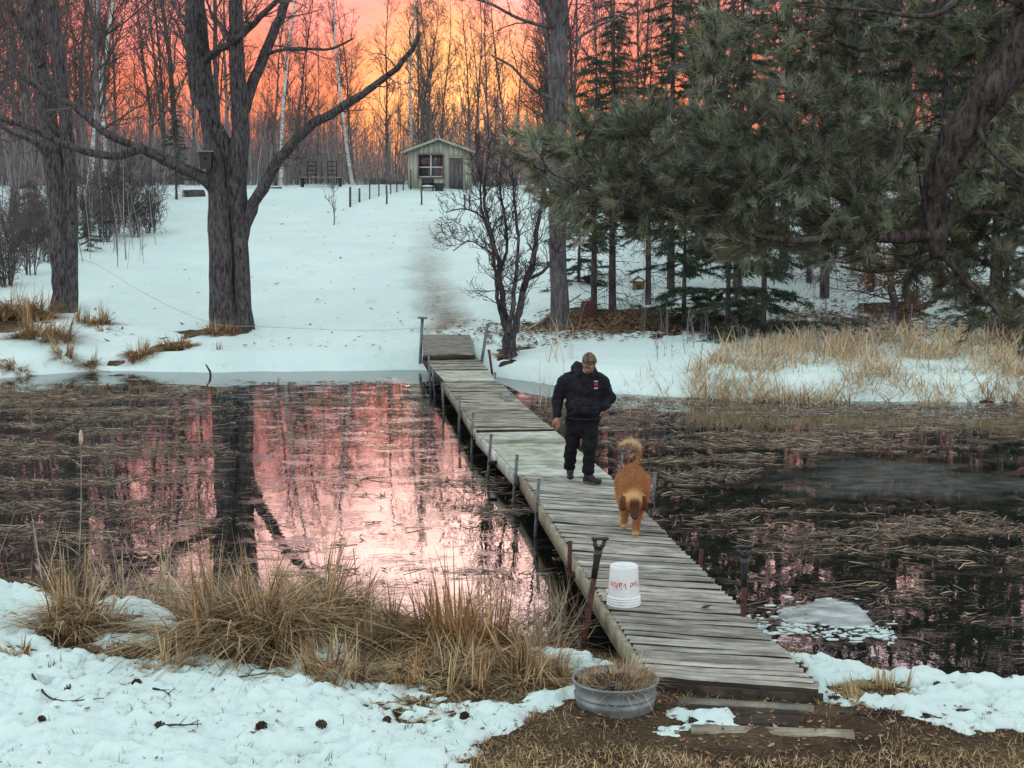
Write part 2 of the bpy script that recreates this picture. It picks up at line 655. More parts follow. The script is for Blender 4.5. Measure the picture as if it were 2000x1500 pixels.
NB = [np.array([at_z(a, b, 0.3)[:2] for a, b in p]) for p in near_bare]


def near_th(X, Y):
    P = np.stack([X, Y], 1)
    s = np.max([sd_poly(P, p) for p in NS], 0)
    s = np.minimum(s, np.min([-sd_poly(P, p) for p in NB], 0))
    n = fbm(X * 3.1, Y * 3.1, 1, 4, 0.55)
    e = s + 0.30 * n + 0.10 * fbm(X * 11, Y * 13, 5, 3)
    th = np.clip(0.35 * e, -0.06, 0.05) + 0.06 * sstep(0.1, 0.9, e)
    # lumpy, pitted melt surface; small holes of grass showing through
    th = th + sstep(0.0, 0.25, e) * (0.11 * fbm(X * 1.7, Y * 2.4, 2, 3) + 0.12 * np.abs(fbm(X * 4.2, Y * 6.5, 0, 3, 0.6)) - 0.035) + 0.03 * fbm(X * 13, Y * 19, 3, 3, 0.6)
    hole = np.maximum(fbm(X * 4.2 + 5, Y * 6.0, 4, 3) - 0.42 + 0.10 * sstep(-2.0, 0.5, X), 0)
    return th - 0.9 * hole


snow_sheet('snow', spans((-5.6, 6.2, 0.028)), spans((8.6, 16.2, 0.034)), near_th, 'lumpy melting snow on the near bank')

far_bare = [
    [(-60, 610), (60, 600), (90, 625), (60, 650), (-60, 660)],
    [(395, 636), (495, 642), (470, 656), (410, 660), (330, 684), (260, 705), (252, 698), (320, 668)],
    [(965, 694), (990, 682), (1012, 694), (996, 705), (970, 704)],
    [(1020, 640), (1090, 606), (1220, 604), (1330, 616), (1400, 640), (1330, 660), (1200, 652), (1080, 648)],
    [(1690, 600), (1760, 570), (1840, 600), (1800, 645), (1730, 650)],
    [(1900, 620), (2300, 620), (2300, 690), (1960, 680)],
]
FB = [on_ground_poly(p) for p in far_bare]
track = np.array([ghit(a, b)[:2] for a, b in [(872, 648), (862, 620), (855, 590), (838, 560), (835, 520), (845, 480), (850, 440)]])


def far_th(X, Y):
    P = np.stack([X, Y], 1)
    e = np.min([-sd_poly(P, p) for p in FB], 0) + 1.1 * fbm(X * 1.1, Y * 1.1, 1, 5, 0.65) + 0.08
    e = np.minimum(e, (Y - np.interp(X, FP_[:, 0], FP_[:, 1]) - 0.5 * fbm(X * 0.5, X * 0 + 7.7, 2, 3)) * 2.0 + 0.28)
    wood = sstep(86, 92, Y)
    e = e - wood * (1.2 + 1.6 * fbm(X * 0.3, Y * 0.3, 2, 3))
    th = np.clip(0.22 * e, -0.08, 0.08) + 0.06 * sstep(0.2, 2.5, e)
    th = th + 0.05 * sstep(0.0, 0.8, e) * fbm(X * 1.3, Y * 1.3, 4, 3)
    hole = np.maximum(fbm(X * 1.9 + 31, Y * 1.2, 5, 4, 0.6) - 0.56 + 0.22 * sstep(2.0, 5.0, X), 0)
    return th - 0.9 * hole * sstep(62, 48, Y)


def far_mud(X, Y):
    P = np.stack([X, Y], 1)
    dm = np.full(len(P), 1e9)
    w = np.zeros(len(P))
    for i in range(len(track) - 1):
        a, b = track[i], track[i + 1]
        e = b - a; q = P - a
        t = np.clip((q @ e) / (e @ e), 0, 1)
        d = np.linalg.norm(q - t[:, None] * e, axis=1)
        k = 1.0 - (i + t) / (len(track) - 1) * 0.75
        better = d < dm
        dm = np.where(better, d, dm); w = np.where(better, k, w)
    d2 = dm + 0.5 * fbm(X * 1.3, Y * 0.9, 3, 3)
    return np.clip(1.1 - np.maximum(d2, 0) / 0.85, 0, 1) ** 0.8 * w * 1.25


snow_sheet('snowfield', spans((-48, -26, 1.0), (-26, 26, 0.2), (26, 48, 1.0)), spans((30, 42, 0.12), (42, 96, 0.4), (96, 180, 4.0)), far_th,
           'smooth snow over the far bank and the open slope up to the shed', far_mud)


# ---- pond
def mat_water():
    m, nt, b = mat_base('dark_pond_water', 0.02, 0.5)
    v = coords(nt)
    n1 = noise(nt, coords(nt, (1.0, 1.5, 1.0)), 1.3, 5.0, 0.65)
    n2 = noise(nt, coords(nt, (0.8, 2.4, 1.0)), 9.0, 5.0, 0.7)
    s = fmath(nt, 'ADD', fmath(nt, 'MULTIPLY', n1, 0.5), fmath(nt, 'MULTIPLY', n2, 0.5))
    # sunken weed and leaf mats just breaking the surface
    mask = ramp(nt, [(0.54, (0, 0, 0)), (0.62, (1, 1, 1))])
    nt.links.new(s, mask.inputs[0])
    wc = ramp(nt, [(0.3, (0.04, 0.028, 0.02)), (0.7, (0.17, 0.12, 0.085))])
    nt.links.new(noise(nt, v, 30.0, 4.0, 0.7), wc.inputs[0])
    mk = fmath(nt, 'MULTIPLY', mask.outputs[0], 0.55)
    c = mixc(nt, mk, (0.008, 0.009, 0.008), wc.outputs[0])
    nt.links.new(c, b.inputs['Base Color'])
    rg = fmath(nt, 'ADD', fmath(nt, 'MULTIPLY', mk, 0.22), 0.015)
    nt.links.new(rg, b.inputs['Roughness'])
    b.inputs['IOR'].default_value = 1.75
    rip = noise(nt, coords(nt, (1.0, 0.6, 1.0)), 3.0, 3.0, 0.5)
    h = fmath(nt, 'ADD', fmath(nt, 'MULTIPLY', rip, 0.5), fmath(nt, 'MULTIPLY', s, fmath(nt, 'MULTIPLY', mk, 2.0)))
    bump(nt, b, h, 0.05, 0.05)
    return m


M_WATER = mat_water()
wx, wy, wq = grid(spans((-150, 150, 10)), spans((6, 42, 3)))
water = part('pond_water', np.stack([wx, wy, wx * 0], 1), Q=wq, mat=M_WATER)
tag(water, 'dark still pond reflecting the sunset', kind='structure')


def prisms(P0, P1, bend, rad, col):
    """many thin three-sided stems, two segments each. P0,P1 (N,3)"""
    n = len(P0)
    mid = (P0 + P1) / 2 + bend
    t = P1 - P0; t /= np.linalg.norm(t, axis=1)[:, None] + 1e-9
    ref = np.where(np.abs(t[:, 2:3]) > 0.8, np.array([[1.0, 0, 0]]), np.array([[0, 0, 1.0]]))
    u = np.cross(t, ref); u /= np.linalg.norm(u, axis=1)[:, None] + 1e-9
    w = np.cross(t, u)
    rings = []
    for P, k in ((P0, 0.75), (mid, 1.0), (P1, 0.45)):
        for a in (0.5, 2.594, 4.689):
            rings.append(P + (rad * k)[:, None] * (math.cos(a) * u + math.sin(a) * w))
    V = np.stack(rings, 1)          # n,9,3
    q = []
    for s in (0, 3):
        for j in range(3):
            j2 = (j + 1) % 3
            q.append([s + j, s + j2, s + 3 + j2, s + 3 + j])
    Q = (np.array(q)[None] + np.arange(n)[:, None, None] * 9).reshape(-1, 4)
    C = np.repeat(col[:, None, :], 9, 1).reshape(-1, 3)
    return V.reshape(-1, 3), Q, C


def tones(n, pal, rng=R, jitter=0.2):
    pal = np.asarray(pal, float)
    i = rng.integers(0, len(pal), n); j = rng.integers(0, len(pal), n); t = rng.random((n, 1))
    c = pal[i] * t + pal[j] * (1 - t)
    return np.clip(c * (1 + jitter * (rng.random((n, 1)) - 0.5) * 2), 0, 1)


M_STRAW = mat_vcol('dry_straw', 0.75, 0.25, 0.15)
M_WET = mat_vcol('wet_reed_litter', 0.5, 0.4)
STRAW = [(0.54, 0.39, 0.22), (0.42, 0.28, 0.14), (0.30, 0.18, 0.085), (0.60, 0.48, 0.31), (0.18, 0.10, 0.055)]
WET = [(0.27, 0.195, 0.14), (0.14, 0.095, 0.07), (0.36, 0.27, 0.20), (0.06, 0.042, 0.034), (0.50, 0.39, 0.28), (0.10, 0.07, 0.05)]


def pxinv(P):
    """world -> photo pixels"""
    P = np.asarray(P, float) - np.array([0, 0, CAMZ])
    f = P[:, 1] * CP - P[:, 2] * SP
    v = (P[:, 1] * SP + P[:, 2] * CP) / f
    u = P[:, 0] / f
    return 1000 + u * FPX, 750 - v * FPX


lit_w = [  # (weight, outline in the photograph) of drifts of floating litter
    (0.95, [(-400, 760), (300, 745), (460, 790), (480, 1000), (470, 1110), (350, 1170), (-400, 1150)]),
    (0.62, [(460, 745), (820, 735), (850, 800), (860, 850), (640, 860), (500, 900)]),
    (0.28, [(480, 850), (860, 840), (960, 920), (980, 1250), (600, 1220), (470, 1100)]),
    (0.75, [(860, 900), (1010, 960), (1130, 1100), (1160, 1280), (960, 1260), (850, 1100)]),
    (1.0, [(960, 770), (1200, 770), (1700, 790), (2600, 790), (2600, 900), (1900, 895), (1640, 880), (1480, 925), (1480, 970), (1600, 985), (2600, 960),
           (2600, 1120), (2000, 1120), (1700, 1110), (1500, 1130), (1400, 1060), (1200, 900)]),
    (0.30, [(1440, 1120), (2600, 1100), (2600, 1400), (1980, 1340), (1500, 1260)]),
]
LITP = [(w, np.array([at_z(a, b, 0)[:2] for a, b in p])) for w, p in lit_w]


def lit_density(P):
    d = np.zeros(len(P))
    for w, poly in LITP:
        d = np.maximum(d, w * sstep(-0.5, 0.9, sd_poly(P, poly) + 0.8 * fbm(P[:, 0] * 0.7, P[:, 1] * 0.7, 2, 3)))
    streak = fbm(P[:, 0] * 0.55, P[:, 1] * 2.1, 3, 4, 0.6)
    patch = fbm(P[:, 0] * 0.35 + 9, P[:, 1] * 0.8, 0, 3)
    return d * np.clip(0.34 + 1.7 * streak + 0.9 * patch, 0.02, 1)


ICEP = np.array([at_z(a, b, 0)[:2] for a, b in [(1465, 945), (1530, 908), (1640, 885), (1800, 890), (2000, 925), (2200, 940), (2200, 985), (2000, 972), (1800, 985), (1600, 985), (1490, 968)]])


def floating_litter():
    r = np.random.default_rng(21)
    n = 150000
    # denser sampling near to far so that the drifts read evenly
    Y = 12 + 25 * r.random(n)
    X = (r.random(n) - 0.5) * 2 * (Y * 0.42 + 1.0)
    P = np.stack([X, Y], 1)
    keep = r.random(n) < lit_density(P) * 0.52 * (1 - 0.9 * (sd_poly(P, ICEP) > -0.1))
    keep &= zg(X, Y) < -0.05
    P = P[keep]; n = len(P)
    L = 0.06 + 0.36 * r.random(n) ** 2.2
    a = np.where(r.random(n) < 0.5, r.normal(0, 0.5, n), r.random(n) * 6.28)
    dx = np.stack([np.cos(a), np.sin(a)], 1) * L[:, None] / 2
    z = 0.004 + 0.008 * r.random(n)
    tilt = r.normal(0, 0.02, n)
    P0 = np.column_stack([P - dx, z - tilt]); P1 = np.column_stack([P + dx, z + tilt])
    bend = np.column_stack([r.normal(0, 0.12, n) * L, r.normal(0, 0.12, n) * L, 0.02 * r.random(n) * L * 2])
    rad = 0.0025 + 0.007 * r.random(n) ** 2.5
    V, Q, C = prisms(P0, P1, bend, rad, tones(n, WET, r))
    # crumbled bits that felt together between the longer stems
    m = 90000
    Y = 12 + 25 * r.random(m); X = (r.random(m) - 0.5) * 2 * (Y * 0.42 + 1.0)
    B = np.stack([X, Y], 1)
    dn = lit_density(B)
    k = (r.random(m) < 0.55 * np.clip(dn * 1.6 - 0.25, 0, 1)) & (zg(X, Y) < -0.05) & (sd_poly(B, ICEP) < -0.1)
    B = B[k]; m = len(B)
    L = 0.03 + 0.10 * r.random(m); a = r.random(m) * 6.28
    dx = np.stack([np.cos(a), np.sin(a)], 1) * L[:, None] / 2
    zz = 0.002 + 0.01 * r.random(m)
    V2, Q2, C2 = prisms(np.column_stack([B - dx, zz]), np.column_stack([B + dx, zz + r.normal(0, 0.006, m)]), r.normal(0, 0.1, (m, 3)) * L[:, None] * [1, 1, 0.3],
                        0.003 + 0.006 * r.random(m), tones(m, [(0.15, 0.105, 0.078), (0.09, 0.062, 0.048), (0.22, 0.16, 0.115)], r))
    Q = np.vstack([Q, Q2 + len(V)]); V = np.vstack([V, V2]); C = np.vstack([C, C2])
    V[:, 2] = np.maximum(V[:, 2], 0.001)
    o = part('floating_reed_litter', V, Q=Q, mat=M_WET, col=C)
    tag(o, 'drifts of broken dead reed stems floating on the pond', 'reed litter', kind='stuff')
    return n


floating_litter()


# ---- skim ice
def mat_ice(name, c, rough, alpha):
    m, nt, b = mat_base(name, rough, 0.5)
    v = coords(nt)
    f = noise(nt, coords(nt, (1, 1.8, 1)), 2.5, 5.0, 0.6)
    r = ramp(nt, [(0.35, tuple(0.55 * a for a in c)), (0.65, c)])
    nt.links.new(f, r.inputs[0]); nt.links.new(r.outputs[0], b.inputs['Base Color'])
    al = N(nt, 'ShaderNodeMapRange')
    al.inputs[1].default_value = 0.3; al.inputs[2].default_value = 0.7
    al.inputs[3].default_value = alpha * 0.6; al.inputs[4].default_value = min(1.0, alpha * 1.25)
    at_ = nt.nodes.new('ShaderNodeAttribute'); at_.attribute_name = 'Col'
    nt.links.new(f, al.inputs[0]); nt.links.new(fmath(nt, 'MULTIPLY', al.outputs[0], at_.outputs['Fac']), b.inputs['Alpha'])
    b.inputs['IOR'].default_value = 1.31
    bump(nt, b, f, 0.06, 0.02)
    return m


def ice_sheet(name, pts, th, mat, label, seed, fade=0.03):
    poly = np.array([at_z(a, b, 0)[:2] for a, b in pts])
    lo = poly.min(0) - 0.3; hi = poly.max(0) + 0.3
    X, Y, Q = grid(np.arange(lo[0], hi[0], 0.06), np.arange(lo[1], hi[1], 0.08))
    P = np.stack([X, Y], 1)
    e = sd_poly(P, poly) + (0.7 if fade > 1 else 0.35) * fbm(X * 1.3 + seed, Y * 2.0, seed, 4, 0.6)
    Z = 0.004 + th * sstep(0.0, 0.25, e)
    Z = np.where(e < 0, -0.01, Z)
    Q = Q[(e[Q] > -0.05).any(1)]
    used = np.unique(Q); mp = np.full(len(X), -1); mp[used] = np.arange(len(used))
    edge = sstep(0.0, fade, e)[used]
    o = part(name, np.stack([X, Y, Z], 1)[used], Q=mp[Q], mat=mat, smooth=True, col=np.repeat(edge[:, None], 3, 1))
    return tag(o, label, 'ice', 'skim ice left on the pond')


ice_sheet('ice_sheet', [(1465, 945), (1530, 908), (1640, 885), (1800, 890), (2000, 925), (2200, 940), (2200, 985), (2000, 972), (1800, 985), (1600, 985), (1490, 968)],
          0.003, mat_ice('grey_skim_ice', (0.30, 0.32, 0.30), 0.10, 0.36), 'large grey film of ice in the open water on the right', 1, 1.3)
ice_sheet('ice_sheet', [(1515, 1205), (1560, 1182), (1610, 1168), (1650, 1180), (1700, 1208), (1735, 1235), (1660, 1232), (1590, 1222)],
          0.015, mat_ice('white_slush_ice', (0.62, 0.66, 0.66), 0.5, 0.9), 'small whitish slab of slush ice near the bank right of the dock', 2)


def slush():
    r = np.random.default_rng(5)
    mb = MB()
    for i in range(320):
        px = 1460 + 290 * r.random(); py = 1165 + 85 * r.random()
        if i < 70: px = 1440 + 60 * r.random() ** 1.5; py = 1195 + 0.55 * (px - 1440) + 22 * r.random()
        elif r.random() < 0.8: py = 1224 + 0.05 * (px - 1460) + 9 * r.normal()
        c = at_z(px, py, 0.0)
        k = r.integers(5, 8); a = np.sort(r.random(k)) * 2 * math.pi
        s = 0.008 + 0.035 * r.random() ** 3
        ring = np.stack([np.cos(a) * s * (1.6 + r.random()), np.sin(a) * s, 0 * a], 1)
        top = ring * 0.75 + [0, 0, 0.003 + 0.006 * r.random()]
        V = np.vstack([ring + [0, 0, -0.005], top, [[0, 0, top[0, 2] + 0.004]]]) + c
        j = np.arange(k); j2 = (j + 1) % k
        mb.add(V, np.stack([j, j2, k + j2, k + j], 1), np.stack([k + j, k + j2, np.full(k, 2 * k)], 1))
    o = mb.build('slush_fragments', M_SNOW, smooth=False)
    tag(o, 'scattered white slush crumbs floating around the small ice slab', 'slush', kind='stuff')


slush()


# ================================================================== GRASS AND REEDS
def blades(base, az, L, lean, droop, width, col, segs=4, twist=None):
    """curved flat blades. base (N,3)"""
    n = len(base)
    t = np.linspace(0, 1, segs + 1)[None, :]
    L = L[:, None]; lean = lean[:, None]; droop = droop[:, None]
    h = L * (np.sin(lean) * t + droop * t ** 2 * 0.75)
    z = L * (np.cos(lean) * t - droop * t ** 2.2 * 0.55)
    d = np.stack([np.cos(az), np.sin(az)], 1)
    C = np.empty((n, segs + 1, 3))
    C[..., 0] = base[:, 0:1] + d[:, 0:1] * h
    C[..., 1] = base[:, 1:2] + d[:, 1:2] * h
    C[..., 2] = base[:, 2:3] + z
    ta = az + math.pi / 2 if twist is None else az + twist
    s = np.stack([np.cos(ta), np.sin(ta), 0 * ta], 1)[:, None, :]
    w = (width[:, None] * (1 - t ** 1.7 * 0.9) * 0.5)[..., None]
    V = np.stack([C - s * w, C + s * w], 2).reshape(-1, 3)
    k = np.arange(segs)[None, :] * 2 + np.arange(n)[:, None] * (segs + 1) * 2
    Q = np.stack([k, k + 1, k + 3, k + 2], -1).reshape(-1, 4)
    shade = (0.55 + 0.45 * np.clip(t * 2.2, 0, 1))
    Cc = (col[:, None, :] * np.repeat(np.ones_like(shade), n, 0)[..., None])
    Cc = np.repeat(Cc[:, :, None, :], 2, 2).reshape(-1, 3)
    return V, Q, Cc


def floor_z(V, x, y):
    return V


def tussock(px, py, rx, n, h, label, seed, spread=1.0, upright=0.0, pal=STRAW, near=True, wid=0.013, name='grass_tussock', group='dry grass tussocks on the near bank', ry=None):
    r = np.random.default_rng(seed)
    c = ghit(px, py)
    loc = gpt(c[0], c[1], -0.02)
    ry = ry or rx * 0.7
    rr = np.sqrt(r.random(n)); a = r.random(n) * 2 * math.pi
    bx = loc[0] + rr * rx * np.cos(a) * 0.8; by = loc[1] + rr * ry * np.sin(a) * 0.8
    mound = 0.35 * h * (1 - rr ** 2) * (1 - upright)
    bz = zg(bx, by) - 0.02 + mound * r.random(n)
    # blades grow in locks: each lock shares a direction, so the mound breaks up instead of fanning evenly
    nl = max(6, n // 13)
    lk = r.integers(0, nl, n)
    la = r.random(nl) * 2 * math.pi; lr_ = np.sqrt(r.random(nl))
    bx = loc[0] + (lr_ * np.cos(la))[lk] * rx * 0.85 + r.normal(0, 0.035, n)
    by = loc[1] + (lr_ * np.sin(la))[lk] * ry * 0.85 + r.normal(0, 0.035, n)
    mound = 0.42 * h * (1 - lr_[lk] ** 2) * (1 - upright)
    bz = zg(bx, by) - 0.02 + mound * (0.5 + 0.5 * r.random(n))
    lup = r.random(nl) < (0.14 + upright); up = lup[lk]
    az = (la + r.normal(0, 1.0, nl))[lk] + r.normal(0, 0.28, n)
    llean = np.where(lup, np.abs(r.normal(0.22, 0.2, nl)), np.abs(r.normal(0.6, 0.35, nl)) * spread)
    lean = np.abs(llean[lk] + r.normal(0, 0.13, n))
    ldr = np.where(lup, r.random(nl) * 0.25, 0.5 + 1.0 * r.random(nl))
    droop = np.maximum(ldr[lk] + r.normal(0, 0.15, n), 0)
    L = h * np.where(up, 0.75 + 0.75 * r.random(n), 0.35 + 0.8 * r.random(n)) * (0.7 + 0.6 * r.random(nl))[lk]
    # a share of stems broken flat across the mound
    br = r.random(n) < 0.12
    lean = np.where(br, 1.2 + 0.3 * r.random(n), lean); droop = np.where(br, 0.1, droop); bz = bz + br * 0.35 * h * r.random(n)
    az = np.where(br, r.random(n) * 6.28, az)
    ltone = (0.65 + 0.6 * r.random(nl))[lk][:, None]
    w = wid * (0.4 + 1.2 * r.random(n) ** 1.5)
    V, Q, C = blades(np.stack([bx, by, bz], 1), az, L, lean, droop, w, np.clip(tones(n, pal, r, 0.25) * ltone, 0, 0.8), 4, r.normal(math.pi / 2, 0.5, n))
    g = zg(V[:, 0], V[:, 1])
    V[:, 2] = np.maximum(V[:, 2], np.maximum(g, 0) + 0.004 + 0.02 * r.random(len(V)))
    o = part(name, V, Q=Q, mat=M_STRAW, col=C, origin=loc)
    return tag(o, label, 'grass', group)


TPAL = [(0.62, 0.45, 0.26), (0.50, 0.34, 0.18), (0.33, 0.20, 0.10), (0.72, 0.58, 0.39), (0.14, 0.08, 0.045), (0.46, 0.28, 0.13), (0.10, 0.058, 0.036)]
tussock(155, 1235, 0.42, 900, 0.48, 'dense straw tussock low on the snowy left bank, left of the biggest one', 11, pal=TPAL)
tussock(490, 1260, 0.78, 2100, 0.70, 'biggest straw tussock, a drooping haystack shape on the left bank', 12, pal=TPAL)
tussock(640, 1215, 0.45, 800, 0.55, 'arching straw tussock at the water, right shoulder of the biggest one', 13, pal=TPAL)
tussock(640, 1330, 0.42, 700, 0.28, 'low tussock of flattened straw in front of the biggest one', 14, pal=TPAL, spread=1.3)
tussock(760, 1262, 0.42, 800, 0.32, 'grey-brown flattened tussock left of the reddish one', 15, pal=[(0.26, 0.18, 0.10), (0.18, 0.115, 0.06), (0.34, 0.25, 0.15)], spread=1.3)
tussock(885, 1265, 0.48, 1000, 0.48, 'reddish brown tussock at the water left of the dock', 16, pal=[(0.33, 0.18, 0.075), (0.24, 0.12, 0.05), (0.42, 0.27, 0.13)], upright=0.15)
tussock(870, 1325, 0.62, 1200, 0.26, 'broad straw mat lying on the bank below the reddish tussock', 17, pal=TPAL, spread=1.4)
tussock(1020, 1320, 0.45, 800, 0.30, 'straw clump on the bank left of the round tub', 18, pal=TPAL, upright=0.15, spread=1.2)
tussock(30, 1290, 0.16, 160, 0.16, 'tiny straw tuft in the snow at the left edge', 19, pal=TPAL)
tussock(120, 1318, 0.2, 160, 0.10, 'flat brown grass patch in the snow below the left tussock', 20, pal=TPAL, spread=1.6)
tussock(260, 1312, 0.2, 150, 0.10, 'flat grass patch in the snow between the two tall tussocks', 30, pal=TPAL, spread=1.6)
tussock(325, 1310, 0.17, 170, 0.2, 'small broken straw bunch in the snow under the biggest tussock', 22, pal=TPAL, spread=1.2)
tussock(1720, 1352, 0.42, 420, 0.12, 'flat pale straw wisp on the snow right of the dock', 23, pal=[(0.55, 0.42, 0.24), (0.42, 0.3, 0.16)], spread=1.7)

FG = 'dry grass tussocks on the far bank'
for (px, py, rx, n, h, lab, sd) in [
    (40, 625, 1.1, 700, 0.75, 'rusty grass tussock at the left edge beside the left tree', 41),
    (85, 670, 0.9, 600, 0.65, 'pale grass tussock hanging over the far snow bank at the left', 42),
    (185, 640, 0.55, 420, 0.42, 'round brown tussock at the right foot of the left tree', 43),
    (205, 655, 0.45, 160, 0.25, 'thin wisp of grass right of the left tree', 44),
    (120, 703, 0.28, 240, 0.32, 'single brown tuft in the far snow bank above the water', 45),
    (178, 722, 0.16, 130, 0.35, 'brown tuft standing at the far waterline on the left', 46),
    (275, 700, 0.45, 380, 0.28, 'curly straw tussock down the bank from the forked tree', 47),
    (350, 680, 0.6, 420, 0.22, 'flattened straw strip below the forked tree', 48),
    (430, 655, 0.6, 520, 0.28, 'straw skirt around the foot of the forked tree', 49),
    (428, 693, 0.16, 90, 0.2, 'small dark tuft below the forked tree', 50),
    (20, 722, 0.5, 260, 0.25, 'dark grass fringe on the left corner of the far shore', 51),
    (985, 697, 0.35, 260, 0.12, 'leafy brown patch round the foot of the many-stemmed tree', 52),
]:
    tussock(px, py, rx, int(n * 1.9), h * 1.1, lab, sd, pal=[(0.44, 0.27, 0.13), (0.32, 0.18, 0.08), (0.56, 0.40, 0.24), (0.20, 0.11, 0.055)], wid=0.021, group=FG, ry=rx * 0.5)


def reed_bed(name, poly_px, n, h, label, seed, wid, pal, lean0=0.22, z0=None, zmin=-0.15, flat=0.25, dens=None):
    r = np.random.default_rng(seed)
    poly = np.array([at_z(a, b, 0.05)[:2] for a, b in poly_px])
    lo, hi = poly.min(0), poly.max(0)
    P = lo + (hi - lo) * r.random((n * 6, 2))
    e = sd_poly(P, poly) + 0.3 * fbm(P[:, 0] * 1.2, P[:, 1] * 1.2, 1, 3)
    cl = fbm(P[:, 0] * 1.5, P[:, 1] * 1.5, seed % 5, 3)
    P = P[(e > 0) & (r.random(len(P)) < np.clip(0.45 + 1.6 * cl, 0.05, 1))][:n]
    n = len(P)
    z = np.maximum(zg(P[:, 0], P[:, 1]), zmin)
    up = r.random(n) > flat
    lean = np.where(up, np.abs(r.normal(lean0, 0.18, n)), np.abs(r.normal(1.05, 0.25, n)))
    droop = np.where(r.random(n) < 0.4, r.random(n) * 0.8, r.random(n) * 0.15)
    L = h * (0.45 + 0.85 * r.random(n))
    V, Q, C = blades(np.column_stack([P, z]), r.random(n) * 2 * math.pi, L, lean, droop, wid * (0.5 + r.random(n)), tones(n, pal, r, 0.2), 4,
                     r.normal(math.pi / 2, 0.6, n))
    V[:, 2] = np.maximum(V[:, 2], np.where(zg(V[:, 0], V[:, 1]) > 0, zg(V[:, 0], V[:, 1]) + 0.01, 0.004) * (V[:, 2] > -0.05) - 0.1 * (V[:, 2] <= -0.05))
    o = part(name, V, Q=Q, mat=M_STRAW, col=C)
    return tag(o, label, 'reeds', kind='stuff')


PALE = [(0.60, 0.47, 0.31), (0.48, 0.35, 0.21), (0.66, 0.54, 0.38), (0.34, 0.22, 0.13)]
reed_bed('reed_bed', [(1330, 755), (1440, 732), (1560, 722), (1700, 718), (1850, 722), (2000, 728), (2300, 728), (2300, 800), (2000, 792), (1700, 790), (1450, 785), (1340, 778)],
         12500, 0.62, 'bed of pale dead reeds along the far right shore', 61, 0.024, PALE, 0.5, flat=0.55)
reed_bed('reed_bed', [(1150, 775), (1250, 755), (1360, 755), (1400, 790), (1300, 800), (1180, 800)], 260, 0.45,
         'thin fallen reeds at the shore behind the man', 62, 0.016, PALE, 0.4, flat=0.5)
reed_bed('reed_bed', [(1040, 760), (1080, 690), (1140, 690), (1140, 780), (1060, 800)], 60, 0.9, 'sparse thin reed stalks left of the man', 66, 0.014, PALE, 0.15, flat=0.05)
reed_bed('reed_bed', [(-250, 1150), (0, 1130), (60, 1150), (280, 1195), (420, 1205), (560, 1215), (560, 1180), (300, 1150), (-250, 1100)], 760, 0.72,
         'standing dead reeds at the waterline behind the left tussocks', 63, 0.011, [(0.40, 0.31, 0.19), (0.30, 0.22, 0.13), (0.48, 0.40, 0.28)], 0.33, flat=0.2)
reed_bed('reed_bed', [(640, 1235), (760, 1215), (900, 1245), (1060, 1262), (1060, 1240), (900, 1215), (700, 1195)], 190, 0.5,
         'thin reeds standing in the pink water left of the reddish tussock', 64, 0.008, [(0.40, 0.30, 0.17), (0.27, 0.18, 0.1)], 0.3, flat=0.1)
reed_bed('reed_bed', [(1040, 1272), (1190, 1288), (1190, 1225), (1150, 1180), (1090, 1170), (1040, 1230)], 240, 0.55,
         'tangle of broken reed stems against the left side of the dock', 65, 0.012, [(0.38, 0.30, 0.20), (0.28, 0.21, 0.14), (0.46, 0.38, 0.27)], 0.35, flat=0.4)


